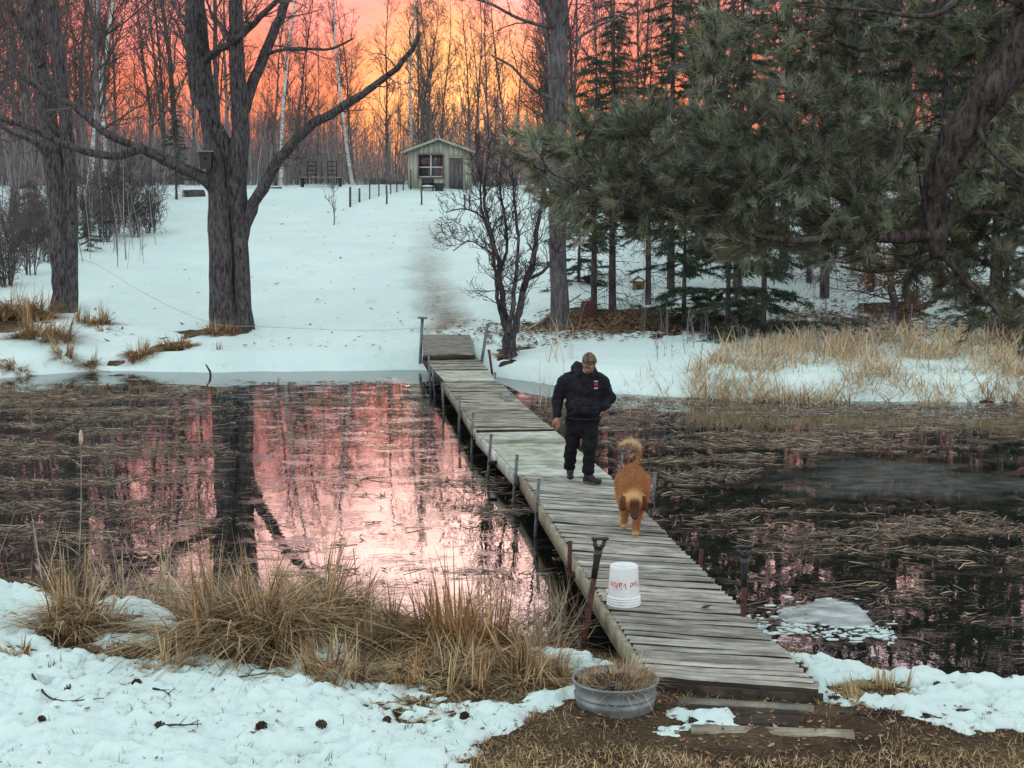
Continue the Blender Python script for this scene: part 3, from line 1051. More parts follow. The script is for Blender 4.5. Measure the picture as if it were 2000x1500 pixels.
# short dead lawn and leaf litter at the bottom right
def lawn():
    r = np.random.default_rng(31)
    n = 60000
    Y = 8.6 + 4.6 * r.random(n); X = -3.6 + 9 * r.random(n)
    th = near_th(X, Y)
    k = (th < 0.008) & (zg(X, Y) > 0.04) & (np.abs(X) < Y * 0.40)
    # keep the earth in front of the landing boards barer
    d0 = np.hypot((X - 1.75) / 0.9, (Y - 10.3) / 0.65)
    k &= (d0 > 1) | (r.random(n) < 0.12)
    k &= (Y < 9.85) | (X < 0.2) | (r.random(n) < 0.45)
    X, Y = X[k], Y[k]; n = len(X)
    green = np.clip(fbm(X * 0.8 + 3, Y * 0.8, 2, 3) + 0.15 * (Y < 10.4) + 0.08 * (X > 2.5), 0, 1)[:, None]
    c = tones(n, [(0.46, 0.32, 0.17), (0.33, 0.20, 0.10), (0.56, 0.42, 0.25), (0.18, 0.10, 0.055)], r, 0.25)
    c = c * (1 - green * 0.8) + np.array([0.24, 0.22, 0.08]) * green * 0.8
    c = c * (1.0 + 0.55 * sstep(10.0, 9.5, Y))[:, None]
    V, Q, C = blades(np.stack([X, Y, zg(X, Y)], 1), r.random(n) * 6.28, 0.035 + 0.06 * r.random(n), np.abs(r.normal(0.9, 0.35, n)), r.random(n) * 0.4,
                     0.003 + 0.004 * r.random(n), c, 2, r.normal(1.57, 0.5, n))
    o = part('lawn_grass', V, Q=Q, mat=M_STRAW, col=C)
    tag(o, 'short flattened dead grass of the near lawn', 'grass', kind='stuff')
    # fallen leaves
    n = 9000
    Y = 8.8 + 5.2 * r.random(n); X = -4 + 9 * r.random(n)
    th = near_th(X, Y)
    k = (zg(X, Y) > 0.05) & ((th < 0.02) | (r.random(n) < 0.05)) & (np.abs(X) < Y * 0.4)
    X, Y, th = X[k], Y[k], th[k]; n = len(X)
    z = zg(X, Y) + np.maximum(th, 0) + 0.008
    a = r.random(n) * 6.28; s = 0.006 + 0.03 * r.random(n) ** 2
    V = []
    for (u, v, w) in ((-1, 0, 0.15), (0, -0.55, 0), (1, 0, 0.3), (0, 0.55, 0.1)):
        V.append(np.stack([X + s * (u * np.cos(a) - v * np.sin(a)), Y + s * (u * np.sin(a) + v * np.cos(a)), z + s * w * (0.5 + r.random(n))], 1))
    V = np.stack(V, 1).reshape(-1, 3)
    Q = np.arange(n * 4).reshape(-1, 4)
    C = np.repeat(tones(n, [(0.26, 0.14, 0.08), (0.13, 0.065, 0.04), (0.46, 0.31, 0.22), (0.34, 0.15, 0.09)], r), 4, 0)
    o = part('fallen_leaves', V, Q=Q, mat=M_STRAW, col=C)
    tag(o, 'brown fallen leaves strewn over the near bank', 'leaf litter', kind='stuff')
    # grass tips and needles poking through the thin snow
    nc = 420
    cx = -4.2 + 5.4 * r.random(nc) ** 0.7; cy = 9.2 + 3.4 * r.random(nc)
    th = near_th(cx, cy)
    k = (th > 0.005) & (zg(cx, cy) > 0.1) & (np.abs(cx) < cy * 0.4)
    cx, cy = cx[k], cy[k]; m = 7
    X = np.repeat(cx, m) + r.normal(0, 0.018, len(cx) * m); Y = np.repeat(cy, m) + r.normal(0, 0.018, len(cx) * m); n = len(X)
    z = zg(X, Y) + np.maximum(near_th(X, Y), 0) - 0.008
    V, Q, C = blades(np.stack([X, Y, z], 1), r.random(n) * 6.28, 0.02 + 0.07 * r.random(n) ** 2, np.abs(r.normal(0.9, 0.5, n)), r.random(n) * 0.5, 0.003 + 0.005 * r.random(n),
                     tones(n, [(0.10, 0.07, 0.045), (0.05, 0.04, 0.03), (0.20, 0.14, 0.075), (0.07, 0.075, 0.04)], r), 2, r.normal(1.57, 0.5, n))
    o = part('grass_tips', V, Q=Q, mat=M_STRAW, col=C)
    tag(o, 'dark grass tips and needles poking through the near snow', 'grass', kind='stuff')


lawn()

# ================================================================== TREES
def mat_bark(name, dark, light, scale=9.0, lichen=None, vary=0.0, bd=0.05):
    m, nt, b = mat_base(name, 0.95, 0.1)
    v = coords(nt, (1, 1, 0.22))
    f = noise(nt, v, scale, 6.0, 0.7)
    g = noise(nt, coords(nt), 2.2, 4.0, 0.65)
    r = ramp(nt, [(0.36, dark), (0.62, light)])
    nt.links.new(f, r.inputs[0])
    c = r.outputs[0]
    if lichen:
        q = ramp(nt, [(0.58, (0, 0, 0)), (0.68, (1, 1, 1))])
        nt.links.new(g, q.inputs[0])
        c = mixc(nt, fmath(nt, 'MULTIPLY', q.outputs[0], 0.55), c, lichen)
    if vary:
        oi = nt.nodes.new('ShaderNodeObjectInfo')
        k = fmath(nt, 'ADD', fmath(nt, 'MULTIPLY', oi.outputs['Random'], 2 * vary), 1 - vary)
        kc = nt.nodes.new('ShaderNodeCombineXYZ')
        for i in range(3): nt.links.new(k, kc.inputs[i])
        c = mixc(nt, 1.0, c, kc.outputs[0], 'MULTIPLY')
    nt.links.new(c, b.inputs['Base Color'])
    bump(nt, b, f, 0.9, bd)
    return m


M_BARK = mat_bark('grey_brown_bark', (0.018, 0.016, 0.018), (0.15, 0.135, 0.138), 18.0, (0.16, 0.16, 0.15), 0, 0.09)
M_BARK2 = mat_bark('slender_tree_bark', (0.045, 0.04, 0.042), (0.17, 0.15, 0.15), 14.0, (0.2, 0.19, 0.19), 0.4, 0.02)
M_TWIG = mat_noise('bare_twigs', (0.055, 0.044, 0.044), (0.14, 0.112, 0.108), 3.0, rough=0.9, bstr=0, vary=0.3)
M_REDTWIG = mat_noise('reddish_twigs', (0.035, 0.024, 0.026), (0.095, 0.062, 0.062), 3.0, rough=0.9, bstr=0)


def mat_birch():
    m, nt, b = mat_base('birch_bark', 0.7, 0.2)
    f = noise(nt, coords(nt, (1, 1, 3.5)), 3.0, 5.0, 0.75)
    r = ramp(nt, [(0.38, (0.05, 0.045, 0.04)), (0.46, (0.45, 0.44, 0.42)), (0.6, (0.68, 0.68, 0.65))])
    nt.links.new(f, r.inputs[0]); nt.links.new(r.outputs[0], b.inputs['Base Color'])
    bump(nt, b, f, 0.4, 0.01)
    return m


M_BIRCH = mat_birch()


def unit(v):
    v = np.asarray(v, float)
    return v / (np.linalg.norm(v) + 1e-9)


def smooth_path(P, rad, step=0.35, wob=0.0, rng=R):
    """Catmull-Rom through control points, resampled"""
    P = np.asarray(P, float); rad = np.asarray(rad, float)
    Q = np.vstack([2 * P[0] - P[1], P, 2 * P[-1] - P[-2]])
    out = []; ro = []
    for i in range(1, len(Q) - 2):
        k = max(2, int(np.linalg.norm(Q[i + 1] - Q[i]) / step))
        for t in np.arange(k) / k:
            a, b, c, d = Q[i - 1], Q[i], Q[i + 1], Q[i + 2]
            out.append(0.5 * (2 * b + (c - a) * t + (2 * a - 5 * b + 4 * c - d) * t * t + (3 * b - a - 3 * c + d) * t ** 3))
            ro.append(rad[i - 1] * (1 - t) + rad[i] * t)
    out.append(P[-1]); ro.append(rad[-1])
    out = np.array(out); ro = np.array(ro)
    if wob:
        out[1:-1] += rng.normal(0, 1, (len(out) - 2, 3)) * wob * ro[1:-1, None]
    return out, ro


def side_dir(d, ang, az):
    d = unit(d)
    ref = np.array([0, 0, 1.0]) if abs(d[2]) < 0.9 else np.array([1.0, 0, 0])
    u = unit(np.cross(d, ref)); w = np.cross(d, u)
    return unit(d * math.cos(ang) + (u * math.cos(az) + w * math.sin(az)) * math.sin(ang))


def twiggery(mb, p, d, L, r, lev, rng, nch=(5, 4, 3), ang=(0.45, 0.95), grav=0.12, wob=0.22, lr=0.5, sides=(5, 4, 3, 3), rmin=0.004):
    n = 5 if lev == 0 else 4 if lev == 1 else 3
    pts = [np.asarray(p, float)]; dirs = [unit(d)]
    for i in range(n):
        dd = unit(dirs[-1] + rng.normal(0, wob, 3) + np.array([0, 0, grav]))
        dirs.append(dd); pts.append(pts[-1] + dd * L / n)
    rr = np.maximum(np.linspace(r, r * 0.3, n + 1), rmin)
    mb.tube(pts, rr, sides[min(lev, 3)])
    if lev >= len(nch):
        return
    k = nch[lev]
    for i in range(k):
        t = 0.2 + 0.78 * (i + rng.random()) / k
        j = min(int(t * n), n - 1); f = t * n - j
        q = pts[j] * (1 - f) + pts[j + 1] * f
        twiggery(mb, q, side_dir(dirs[j + 1], rng.uniform(*ang), rng.random() * 6.28), L * lr * (1.15 - 0.5 * t) * rng.uniform(0.7, 1.3),
                 max((rr[j] * (1 - f) + rr[j + 1] * f) * 0.62, rmin), lev + 1, rng, nch, ang, grav, wob, lr, sides, rmin)


def along(P, rad, ts):
    s = np.concatenate([[0], np.cumsum(np.linalg.norm(np.diff(P, axis=0), axis=1))]); s /= s[-1]
    out = []
    for t in ts:
        i = min(np.searchsorted(s, t, side='right') - 1, len(P) - 2); i = max(i, 0)
        f = (t - s[i]) / max(s[i + 1] - s[i], 1e-9)
        out.append((P[i] * (1 - f) + P[i + 1] * f, unit(P[i + 1] - P[i]), rad[i] * (1 - f) + rad[i + 1] * f))
    return out


# ---- the three big trunks on the far bank, drawn from the photograph at their own distance
def big_tree(name, label, base_px, stems, limbs, seed, pxm=None, tw=0.012, per=2.2, bark=None, twig_nch=(4, 4, 3), Lt=1.6, dens=None):
    rng = np.random.default_rng(seed)
    b = ghit(*base_px)
    loc = gpt(b[0], b[1], -0.15)
    Y = b[1]
    s = FPX / Y        # px per metre at the tree
    t = thing(name, label, 'tree', loc)
    trunk = MB(); crown = MB()
    for pts, dy in stems:
        P = np.array([at_y(x, y, Y + d) for (x, y, w), d in zip(pts, dy)])
        if pts[0][1] > base_px[1] - 12:
            P[0, 2] = loc[2]
        rad = np.array([w * 0.43 / s for (_, _, w) in pts])
        P, rad = smooth_path(P, rad, 0.3, 0.05, rng)
        trunk.tube(P, rad, 14, jit=0.10)
        n = int(len(P) * 0.3 * per * 0.5)
        for q, d, r in along(P, rad, 0.55 + 0.45 * rng.random(n)):
            if q[2] > loc[2] + 3.2:
                twiggery(crown, q, side_dir(d, rng.uniform(0.6, 1.2), rng.random() * 6.28), Lt * rng.uniform(0.5, 1.4), min(0.035, r * 0.4), 0, rng, twig_nch, rmin=tw * 0.5)
    for pts, dy in limbs:
        P = np.array([at_y(x, y, Y + d) for (x, y, w), d in zip(pts, dy)])
        rad = np.array([w * 0.43 / s for (_, _, w) in pts])
        P, rad = smooth_path(P, rad, 0.22, 0.12, rng)
        o = MB().tube(P, rad, 9, jit=0.12).build('limb', bark or M_BARK, t, smooth=True)
        ll = np.linalg.norm(np.diff(P, axis=0), axis=1).sum()
        for q, d, r in along(P, rad, 0.25 + 0.75 * rng.random(int(ll * per))):
            twiggery(crown, q, side_dir(d, rng.uniform(0.5, 1.2), rng.random() * 6.28), Lt * rng.uniform(0.3, 1.0), min(0.025, r * 0.45), 1, rng, twig_nch, grav=0.05, rmin=tw * 0.5)
    trunk.build('trunk', bark or M_BARK, t, smooth=True)
    crown.build('twigs', M_TWIG, t)['kind'] = 'stuff'
    return t, Y, s


maple, MY, MS = big_tree('forked_tree', 'massive dark forked tree with one long limb reaching right, birdhouse in its fork', (447, 648), [
    ([(446, 660, 104), (438, 632, 70), (434, 560, 58), (430, 450, 54), (427, 380, 52), (420, 300, 46), (408, 220, 42), (397, 130, 38), (388, 40, 36), (376, -90, 30), (360, -260, 20)], [0, 0, 0, 0, 0, 0.1, 0.2, 0.3, 0.3, 0.4, 0.5]),
    ([(472, 655, 66), (474, 600, 38), (471, 500, 36), (465, 400, 44), (464, 320, 46), (470, 250, 40), (466, 170, 36), (461, 80, 33), (462, -80, 28), (470, -260, 18)], [0.1, 0, 0, 0, -0.1, -0.1, -0.2, -0.3, -0.3, -0.4]),
    ([(455, 350, 30), (440, 280, 34), (402, 215, 30), (384, 190, 26), (375, 130, 24), (370, 60, 22), (372, -60, 18)], [0, 0, -0.3, -0.4, -0.5, -0.6, -0.6]),
], [
    ([(468, 500, 26), (480, 440, 27), (505, 380, 27), (545, 312, 25), (600, 252, 22), (660, 215, 19), (720, 176, 16), (775, 132, 13), (805, 98, 11), (820, 62, 9)], [0, -0.1, -0.3, -0.6, -0.8, -1.0, -1.2, -1.4, -1.5, -1.5]),
    ([(425, 372, 34), (400, 350, 30), (340, 318, 26), (275, 290, 24), (235, 305, 18), (185, 300, 17), (120, 280, 15), (60, 250, 12), (0, 232, 9), (-60, 205, 6)], [0, -0.3, -0.7, -1.1, -1.3, -1.5, -1.7, -1.9, -2.0, -2.1]),
    ([(275, 290, 18), (210, 262, 17), (150, 212, 15), (90, 180, 13), (30, 140, 12), (0, 112, 10), (-70, 60, 8)], [-1.1, -1.2, -1.2, -1.1, -1.0, -0.9, -0.8]),
    ([(470, 240, 26), (488, 180, 26), (512, 120, 24), (540, 50, 22), (565, -20, 19), (590, -110, 14)], [-0.1, 0.2, 0.5, 0.8, 1.0, 1.2]),
    ([(400, 120, 18), (430, 95, 17), (470, 70, 15), (510, 30, 13), (552, -10, 11), (590, -60, 8)], [0.2, -0.2, -0.6, -0.9, -1.1, -1.2]),
    ([(505, 115, 9), (545, 98, 8), (600, 96, 7), (650, 95, 6), (690, 75, 4)], [0.5, 0.2, 0.0, -0.2, -0.4]),
], 71, per=2.0)
ltree, LY, LS = big_tree('twin_stemmed_tree', 'tall dark twin-stemmed tree near the left edge of the far bank', (125, 612), [
    ([(124, 622, 66), (124, 590, 52), (121, 500, 50), (114, 400, 47), (105, 320, 44), (92, 220, 42), (78, 120, 38), (66, 30, 36), (52, -100, 30), (40, -260, 20)], [0, 0, 0, 0, 0, 0.2, 0.3, 0.4, 0.5, 0.5]),
    ([(136, 615, 40), (137, 520, 34), (137, 420, 34), (134, 330, 32), (128, 230, 30), (116, 120, 27), (102, 20, 25), (84, -100, 20), (70, -240, 14)], [-0.1, 0, 0, 0, 0, -0.2, -0.3, -0.4, -0.4]),
], [
    ([(110, 330, 14), (70, 280, 12), (30, 262, 9), (-30, 232, 6)], [0, -0.4, -0.8, -1.0]),
    ([(80, 130, 14), (40, 60, 11), (10, -20, 8)], [0, 0.4, 0.9]),
], 72, per=1.6)
rtree, RY, RS = big_tree('straight_trunk_tree', 'straight grey trunk rising behind the many-stemmed tree, right of the dock', (1092, 640), [
    ([(1094, 655, 66), (1094, 625, 46), (1092, 560, 40), (1090, 480, 39), (1089, 380, 40), (1090, 280, 40), (1092, 180, 40), (1092, 90, 38), (1094, 20, 34), (1098, -80, 28), (1104, -240, 18)], [0, 0, 0, 0, 0, 0, 0, 0, 0, 0, 0]),
], [
    ([(1090, 60, 20), (1070, 20, 18), (1050, -20, 15), (1030, -90, 10)], [0, -0.3, -0.5, -0.7]),
    ([(1080, 55, 9), (1040, 45, 8), (1000, 30, 7), (960, 8, 6), (900, -10, 4)], [0, -0.5, -0.9, -1.3, -1.6]),
    ([(1095, 200, 8), (1040, 172, 7), (1000, 130, 6), (960, 108, 4)], [0, -0.5, -0.8, -1.0]),
    ([(1095, 110, 8), (1150, 60, 7), (1210, 30, 5), (1270, -20, 4)], [0, 0.5, 0.8, 1.0]),
], 73, per=2.4, bark=mat_bark('cool_grey_bark', (0.05, 0.048, 0.052), (0.17, 0.16, 0.165), 13.0, (0.2, 0.2, 0.2)))


# many-stemmed apple-like tree on the far bank, right of the dock end
def multi_tree():
    rng = np.random.default_rng(74)
    b = ghit(992, 700)
    Y = b[1]; s = FPX / Y
    loc = gpt(b[0], b[1], -0.1)
    t = thing('many_stemmed_tree', 'small reddish many-stemmed tree with fine tangled twigs by the dock end', 'tree', loc)
    tr = MB(); cr = MB()
    stems = [
        [(990, 706, 34), (992, 680, 26), (990, 650, 17), (983, 600, 13), (977, 540, 10), (970, 500, 9), (955, 440, 8), (945, 390, 6), (952, 320, 4), (958, 280, 3)],
        [(996, 700, 26), (1000, 665, 18), (1010, 620, 15), (1025, 560, 13), (1040, 510, 11), (1048, 450, 9), (1060, 390, 6), (1070, 330, 4)],
        [(993, 690, 18), (996, 640, 12), (1000, 600, 9), (1008, 540, 8), (1012, 470, 6), (1005, 400, 5), (1000, 330, 3)],
        [(985, 640, 9), (972, 580, 8), (966, 520, 7), (960, 470, 6), (945, 430, 5), (938, 380, 4), (942, 320, 3)],
        [(1030, 545, 8), (1060, 530, 7), (1085, 500, 5), (1100, 460, 4)],
        [(975, 540, 7), (990, 480, 6), (985, 420, 5), (975, 360, 4), (985, 300, 3)],
        [(958, 445, 5), (930, 415, 3.5), (900, 408, 2.5), (870, 415, 2)],
        [(970, 500, 4), (940, 482, 3), (915, 470, 2.5), (885, 490, 2)],
    ]
    for k, pts in enumerate(stems):
        dy = np.cumsum(rng.normal(0, 0.22, len(pts))); dy[0] = 0
        P = np.array([at_y(x, y, Y + d) for (x, y, w), d in zip(pts, dy)])
        if k < 2: P[0, 2] = loc[2]
        P, rad = smooth_path(P, [w / 2 / s for (_, _, w) in pts], 0.15, 0.25, rng)
        tr.tube(P, rad, 7, jit=0.15)
        ll = np.linalg.norm(np.diff(P, axis=0), axis=1).sum()
        for q, d, r in along(P, rad, 0.25 + 0.75 * rng.random(int(ll * 6.5))):
            twiggery(cr, q, side_dir(d, rng.uniform(0.4, 1.1), rng.random() * 6.28), rng.uniform(0.3, 0.95), min(0.014, r * 0.5), 1, rng, (4, 5, 4), grav=0.16, wob=0.28, rmin=0.005)
    tr.build('trunk', M_BARK, t, smooth=True)
    cr.build('twigs', M_REDTWIG, t)['kind'] = 'stuff'


multi_tree()


# ---- generic bare trees, copied as individuals
def bare_variant(name, H, r0, seed, nb=24, start=0.16, nch=(6, 4), Lb=(1.4, 3.6), trunk_mat=M_BARK2, lean=0.03, rmin=0.009, upang=(0.35, 0.85), twigmat=None):
    rng = np.random.default_rng(seed)
    n = 14
    P = [np.zeros(3)]; d = unit([rng.normal(0, lean), rng.normal(0, lean), 1])
    for i in range(n):
        d = unit(d + rng.normal(0, 0.035, 3) + [0, 0, 0.03]); P.append(P[-1] + d * H / n)
    P = np.array(P); rad = np.linspace(r0, r0 * 0.14, n + 1); rad[0] *= 1.35
    tr = MB().tube(P, rad, 7, jit=0.08); cr = MB()
    for q, dd, r in along(P, rad, start + (0.99 - start) * (np.arange(nb) + rng.random(nb)) / nb):
        L = rng.uniform(*Lb) * (1.2 - 0.75 * (q[2] / H))
        twiggery(cr, q, side_dir(dd, rng.uniform(*upang), rng.random() * 6.28), L, min(r * 0.5, 0.05), 0, rng, nch, grav=0.1, wob=0.16, rmin=rmin)
    mt = tr.mesh(name + '_trunk', True); mt.materials.append(trunk_mat)
    mc = cr.mesh(name + '_twigs'); mc.materials.append(twigmat or M_TWIG)
    return mt, mc


def place(meshes, name, loc, rz, sc, label, group, cat='tree', parts=('trunk', 'twigs')):
    t = bpy.data.objects.new(name, None)
    COL.objects.link(t)
    t.empty_display_size = 0.2
    t.location = tuple(float(a) for a in loc); t.rotation_euler = (0, 0, rz); t.scale = (sc, sc, sc)
    tag(t, label, cat, group)
    for me, pn in zip(meshes, parts):
        if me is None: continue
        o = bpy.data.objects.new(pn, me); COL.objects.link(o); o.parent = t
        if pn in ('twigs', 'needles', 'branches', 'stems'): o['kind'] = 'stuff'
    return t


VAR = [bare_variant('bare%d' % i, 12.5 + 0.9 * i, 0.055 + 0.011 * i, 200 + i, nb=20 + 2 * i, start=0.14, nch=(6, 4) if i % 2 else (7, 4), rmin=0.008, lean=0.06, Lb=(1.4, 3.8)) for i in range(8)]


def shrub_variant(name, H, seed, ns=9):
    rng = np.random.default_rng(seed)
    st = MB(); tw = MB()
    for k in range(ns):
        a = rng.random() * 6.28; l = rng.uniform(0.05, 0.45)
        d = unit([math.cos(a) * l, math.sin(a) * l, 1]); h = H * rng.uniform(0.5, 1.1)
        P, rad = smooth_path(np.array([[math.cos(a) * 0.15, math.sin(a) * 0.15, 0], d * h * 0.5 + rng.normal(0, 0.08, 3), d * h + [0, 0, 0.1]]), [0.02, 0.014, 0.006], 0.25, 0.5, rng)
        st.tube(P, rad, 4)
        for q, dd, r in along(P, rad, 0.1 + 0.88 * rng.random(12)):
            twiggery(tw, q, side_dir(dd, rng.uniform(0.3, 0.9), rng.random() * 6.28), rng.uniform(0.4, 1.1), r * 0.6, 1, rng, (4, 4, 3), grav=0.1, wob=0.25, rmin=0.0055)
    a_ = st.mesh(name + '_stems', True); a_.materials.append(M_BARK2)
    b_ = tw.mesh(name + '_twigs'); b_.materials.append(M_TWIG)
    return a_, b_


SVAR = [shrub_variant('shrub%d' % i, 2.3 + 0.4 * i, 240 + i) for i in range(3)]


def woods():
    rng = np.random.default_rng(88)
    pts = []

    def ok(x, y, md):
        return all((x - a) ** 2 + (y - b) ** 2 > md * md for a, b in pts)

    zones = [  # label, group, count, x range, y range, min distance, keep function
        ('slender bare grey tree in the wood left of the shed', 'bare trees in the wood left of the shed', 66, (-46, -4.5), (88, 130), 1.6, lambda x, y: True),
        ('slender bare tree in the wood straight behind the shed', 'bare trees in the wood behind the shed', 26, (-6.5, 3.0), (98, 140), 1.4, lambda x, y: True),
        ('slender bare tree in the wood right of the shed', 'bare trees in the wood right of the shed', 54, (1.5, 46), (78, 130), 1.8, lambda x, y: x > 2.5 + (88 - y) * 0.1),
        ('slender bare tree on the left edge of the snowy slope', 'bare trees left of the snowy slope', 13, (-27, -12), (58, 88), 1.5, lambda x, y: x / y < -0.262),
        ('slender bare tree on the right edge of the slope, behind the pine boughs', 'bare trees right of the slope', 16, (6, 26), (48, 78), 1.6, lambda x, y: x / y > 0.10),
    ]
    for lab, grp, cnt, xr, yr, md, kf in zones:
        k = 0; tries = 0
        while k < cnt and tries < 6000:
            tries += 1
            x = rng.uniform(*xr); y = yr[0] + (yr[1] - yr[0]) * rng.random() ** 1.25
            if abs(x) > 0.37 * y + 2.5 or not ok(x, y, md) or not kf(x, y):
                continue
            # the gap through which the sky is brightest stays thin
            if -0.062 < x / y < -0.012 and rng.random() < 0.35:
                continue
            pts.append((x, y))
            v = VAR[rng.integers(0, len(VAR))]
            cap_ = 0.93 if -0.19 < x / y < 0.02 else 1.6 if x < 0 else 1.5
            place(v, 'bare_tree', gpt(x, y, -0.1), rng.random() * 6.28, rng.uniform(0.6, 1.0) * cap_, lab, grp)
            k += 1


woods()

# birches one can pick out
BL = [((163, 415), 66, 'leaning white birch between the twin-stemmed and the forked tree', 0.10, 13),
      ((133, 400), 78, 'thin white birch just right of the twin-stemmed trunk', -0.03, 9),
      ((118, 395), 82, 'white birch hidden low behind the twin-stemmed trunk', -0.10, 9),
      ((205, 392), 86, 'slim pale birch right of the leaning one', 0.02, 8),
      ((548, 372), 90, 'pale birch behind the fork of the big tree, right of its trunk', 0.02, 9),
      ((690, 372), 92, 'pale crooked birch at the wire fence corner', -0.10, 8),
      ((800, 372), 98, 'thin pale birch at the left wall of the shed', 0.03, 7),
      ((1880, 460), 52, 'thick white birch seen through the pine boughs at the far right', 0.05, 17),
      ((1720, 470), 60, 'white birch seen through the middle of the pine boughs', 0.0, 9)]


def birches():
    rng = np.random.default_rng(91)
    for (px, py), Y, lab, lean, w in BL:
        p = at_y(px, py, Y)
        loc = gpt(p[0], p[1], -0.1)
        t = thing('birch_tree', lab, 'birch', loc, 'white birches in the woods')
        H = 15.0; n = 12
        tr = MB(); cr = MB()
        P = [loc.copy()]
        d = unit([lean * 1.6, rng.normal(0, 0.03), 1])
        for i in range(n):
            d = unit(d + rng.normal(0, 0.03, 3) + np.array([-lean * 0.12, 0, 0.02])); P.append(P[-1] + d * H / n)
        P = np.array(P); rad = np.linspace(w / 2 / (FPX / Y), 0.02, n + 1)
        tr.tube(P, rad, 8, jit=0.06)
        for q, dd, r in along(P, rad, 0.35 + 0.64 * rng.random(18)):
            twiggery(cr, q, side_dir(dd, rng.uniform(0.4, 0.8), rng.random() * 6.28), rng.uniform(0.8, 2.0), min(r * 0.4, 0.03), 0, rng, (5, 4), grav=0.0, rmin=0.007)
        tr.build('trunk', M_BIRCH, t, smooth=True); cr.build('twigs', M_TWIG, t)['kind'] = 'stuff'


birches()


# shrubs along the left edge of the slope and by the wood edge
def shrubs():
    rng = np.random.default_rng(95)
    spots = [(15, 570, 46), (60, 545, 48), (95, 520, 52), (30, 500, 55), (75, 480, 58), (170, 470, 58), (205, 480, 57), (235, 468, 60), (265, 470, 58), (295, 462, 60), (190, 440, 66), (250, 440, 66)]
    labs = ['bare shrub at the left edge, lowest of the thicket', 'bare shrub left of the twin-stemmed trunk, beside its lower third', 'bare shrub pressed behind the twin-stemmed trunk',
            'bare shrub high in the left-edge thicket', 'bare shrub behind the left-edge thicket', 'leafless bush just right of the twin-stemmed trunk', 'leafless bush, second right of the twin-stemmed trunk',
            'leafless bush, third right of the twin-stemmed trunk', 'leafless bush, fourth right of the twin-stemmed trunk', 'leafless bush farthest out on the snow', 'upper leafless bush nearest the leaning birch', 'upper leafless bush away from the birch']
    for i, ((px, py, Y), lab) in enumerate(zip(spots, labs)):
        b = ghit(px, py)
        loc = gpt(b[0], b[1], -0.05)
        t = place(SVAR[i % 3], 'bare_shrub', loc, rng.random() * 6.28, rng.uniform(0.75, 1.1), lab, 'bare shrubs beside the left trees', 'shrub', ('stems', 'twigs'))


shrubs()


# undergrowth that closes the wood: saplings and brush nobody could count
def brush(name, label, n, xr, yr, h, seed, rad0, cond=None):
    r = np.random.default_rng(seed)
    x = xr[0] + (xr[1] - xr[0]) * r.random(n); y = yr[0] + (yr[1] - yr[0]) * r.random(n)
    k = np.abs(x) < 0.37 * y + 2
    if cond is not None: k &= cond(x, y)
    x, y = x[k], y[k]; n = len(x)
    z = zg(x, y) - 0.1
    H = h * (0.35 + 0.9 * r.random(n) ** 1.5)
    P0 = np.stack([x, y, z], 1)
    lean = r.normal(0, 0.10, (n, 2))
    P1 = P0 + np.column_stack([lean * H[:, None], H])
    V, Q, C = prisms(P0, P1, np.column_stack([r.normal(0, 0.03, (n, 2)) * H[:, None], 0 * H]), rad0 * (0.5 + r.random(n)), tones(n, [(0.25, 0.225, 0.23), (0.16, 0.142, 0.147), (0.33, 0.30, 0.305)], r))
    Vs, Qs, Cs = [V], [Q], [C]; off = len(V)
    for lvl in range(2):
        m = n * (4 if lvl == 0 else 5)
        i = r.integers(0, n, m); t = 0.25 + 0.72 * r.random(m)
        q0 = P0[i] * (1 - t)[:, None] + P1[i] * t[:, None]
        a = r.random(m) * 6.28; el = 0.5 + 0.6 * r.random(m)
        L = H[i] * (0.14 + 0.2 * r.random(m)) * (1.1 - 0.5 * t)
        q1 = q0 + np.stack([np.cos(a) * np.cos(el), np.sin(a) * np.cos(el), np.sin(el)], 1) * L[:, None]
        V, Q, C = prisms(q0, q1, r.normal(0, 0.05, (m, 3)) * L[:, None], rad0 * 0.5 * (0.5 + 0.6 * r.random(m)), tones(m, [(0.25, 0.21, 0.212), (0.16, 0.132, 0.136), (0.32, 0.27, 0.272)], r))
        Vs.append(V); Qs.append(Q + off); Cs.append(C); off += len(V)
        if lvl == 0:
            P0n, P1n, Hn = q0, q1, L
    o = part(name, np.vstack(Vs), Q=np.vstack(Qs), mat=mat_vcol(name + '_wood', 0.9, 0.1), col=np.vstack(Cs))
    return tag(o, label, 'undergrowth', kind='stuff')


brush('undergrowth', 'grey-brown thicket of saplings closing the wood behind the slope', 9000, (-48, 48), (90, 135), 4.6, 301, 0.020)
brush('undergrowth', 'thin saplings and brush along the left edge of the snowy slope', 330, (-27, -11), (50, 84), 3.2, 302, 0.014, lambda x, y: x / y < -0.235)
brush('undergrowth', 'low brown brush behind the reeds of the far right shore', 200, (3.2, 14), (32.5, 40), 1.0, 304, 0.008)
brush('undergrowth', 'tall grey thicket filling the wood on the left behind the slope', 1400, (-48, -13), (84, 125), 6.0, 305, 0.022)
brush('undergrowth', 'thin saplings and brush under the trees on the right of the slope', 900, (1.5, 30), (44, 92), 4.5, 303, 0.014, lambda x, y: (x / y > 0.045 + (92 - y) * 0.0006) & (x > 3.0))


# ---- needles
M_NEEDLE = mat_vcol('pine_needles', 0.5, 0.4, 0.4)


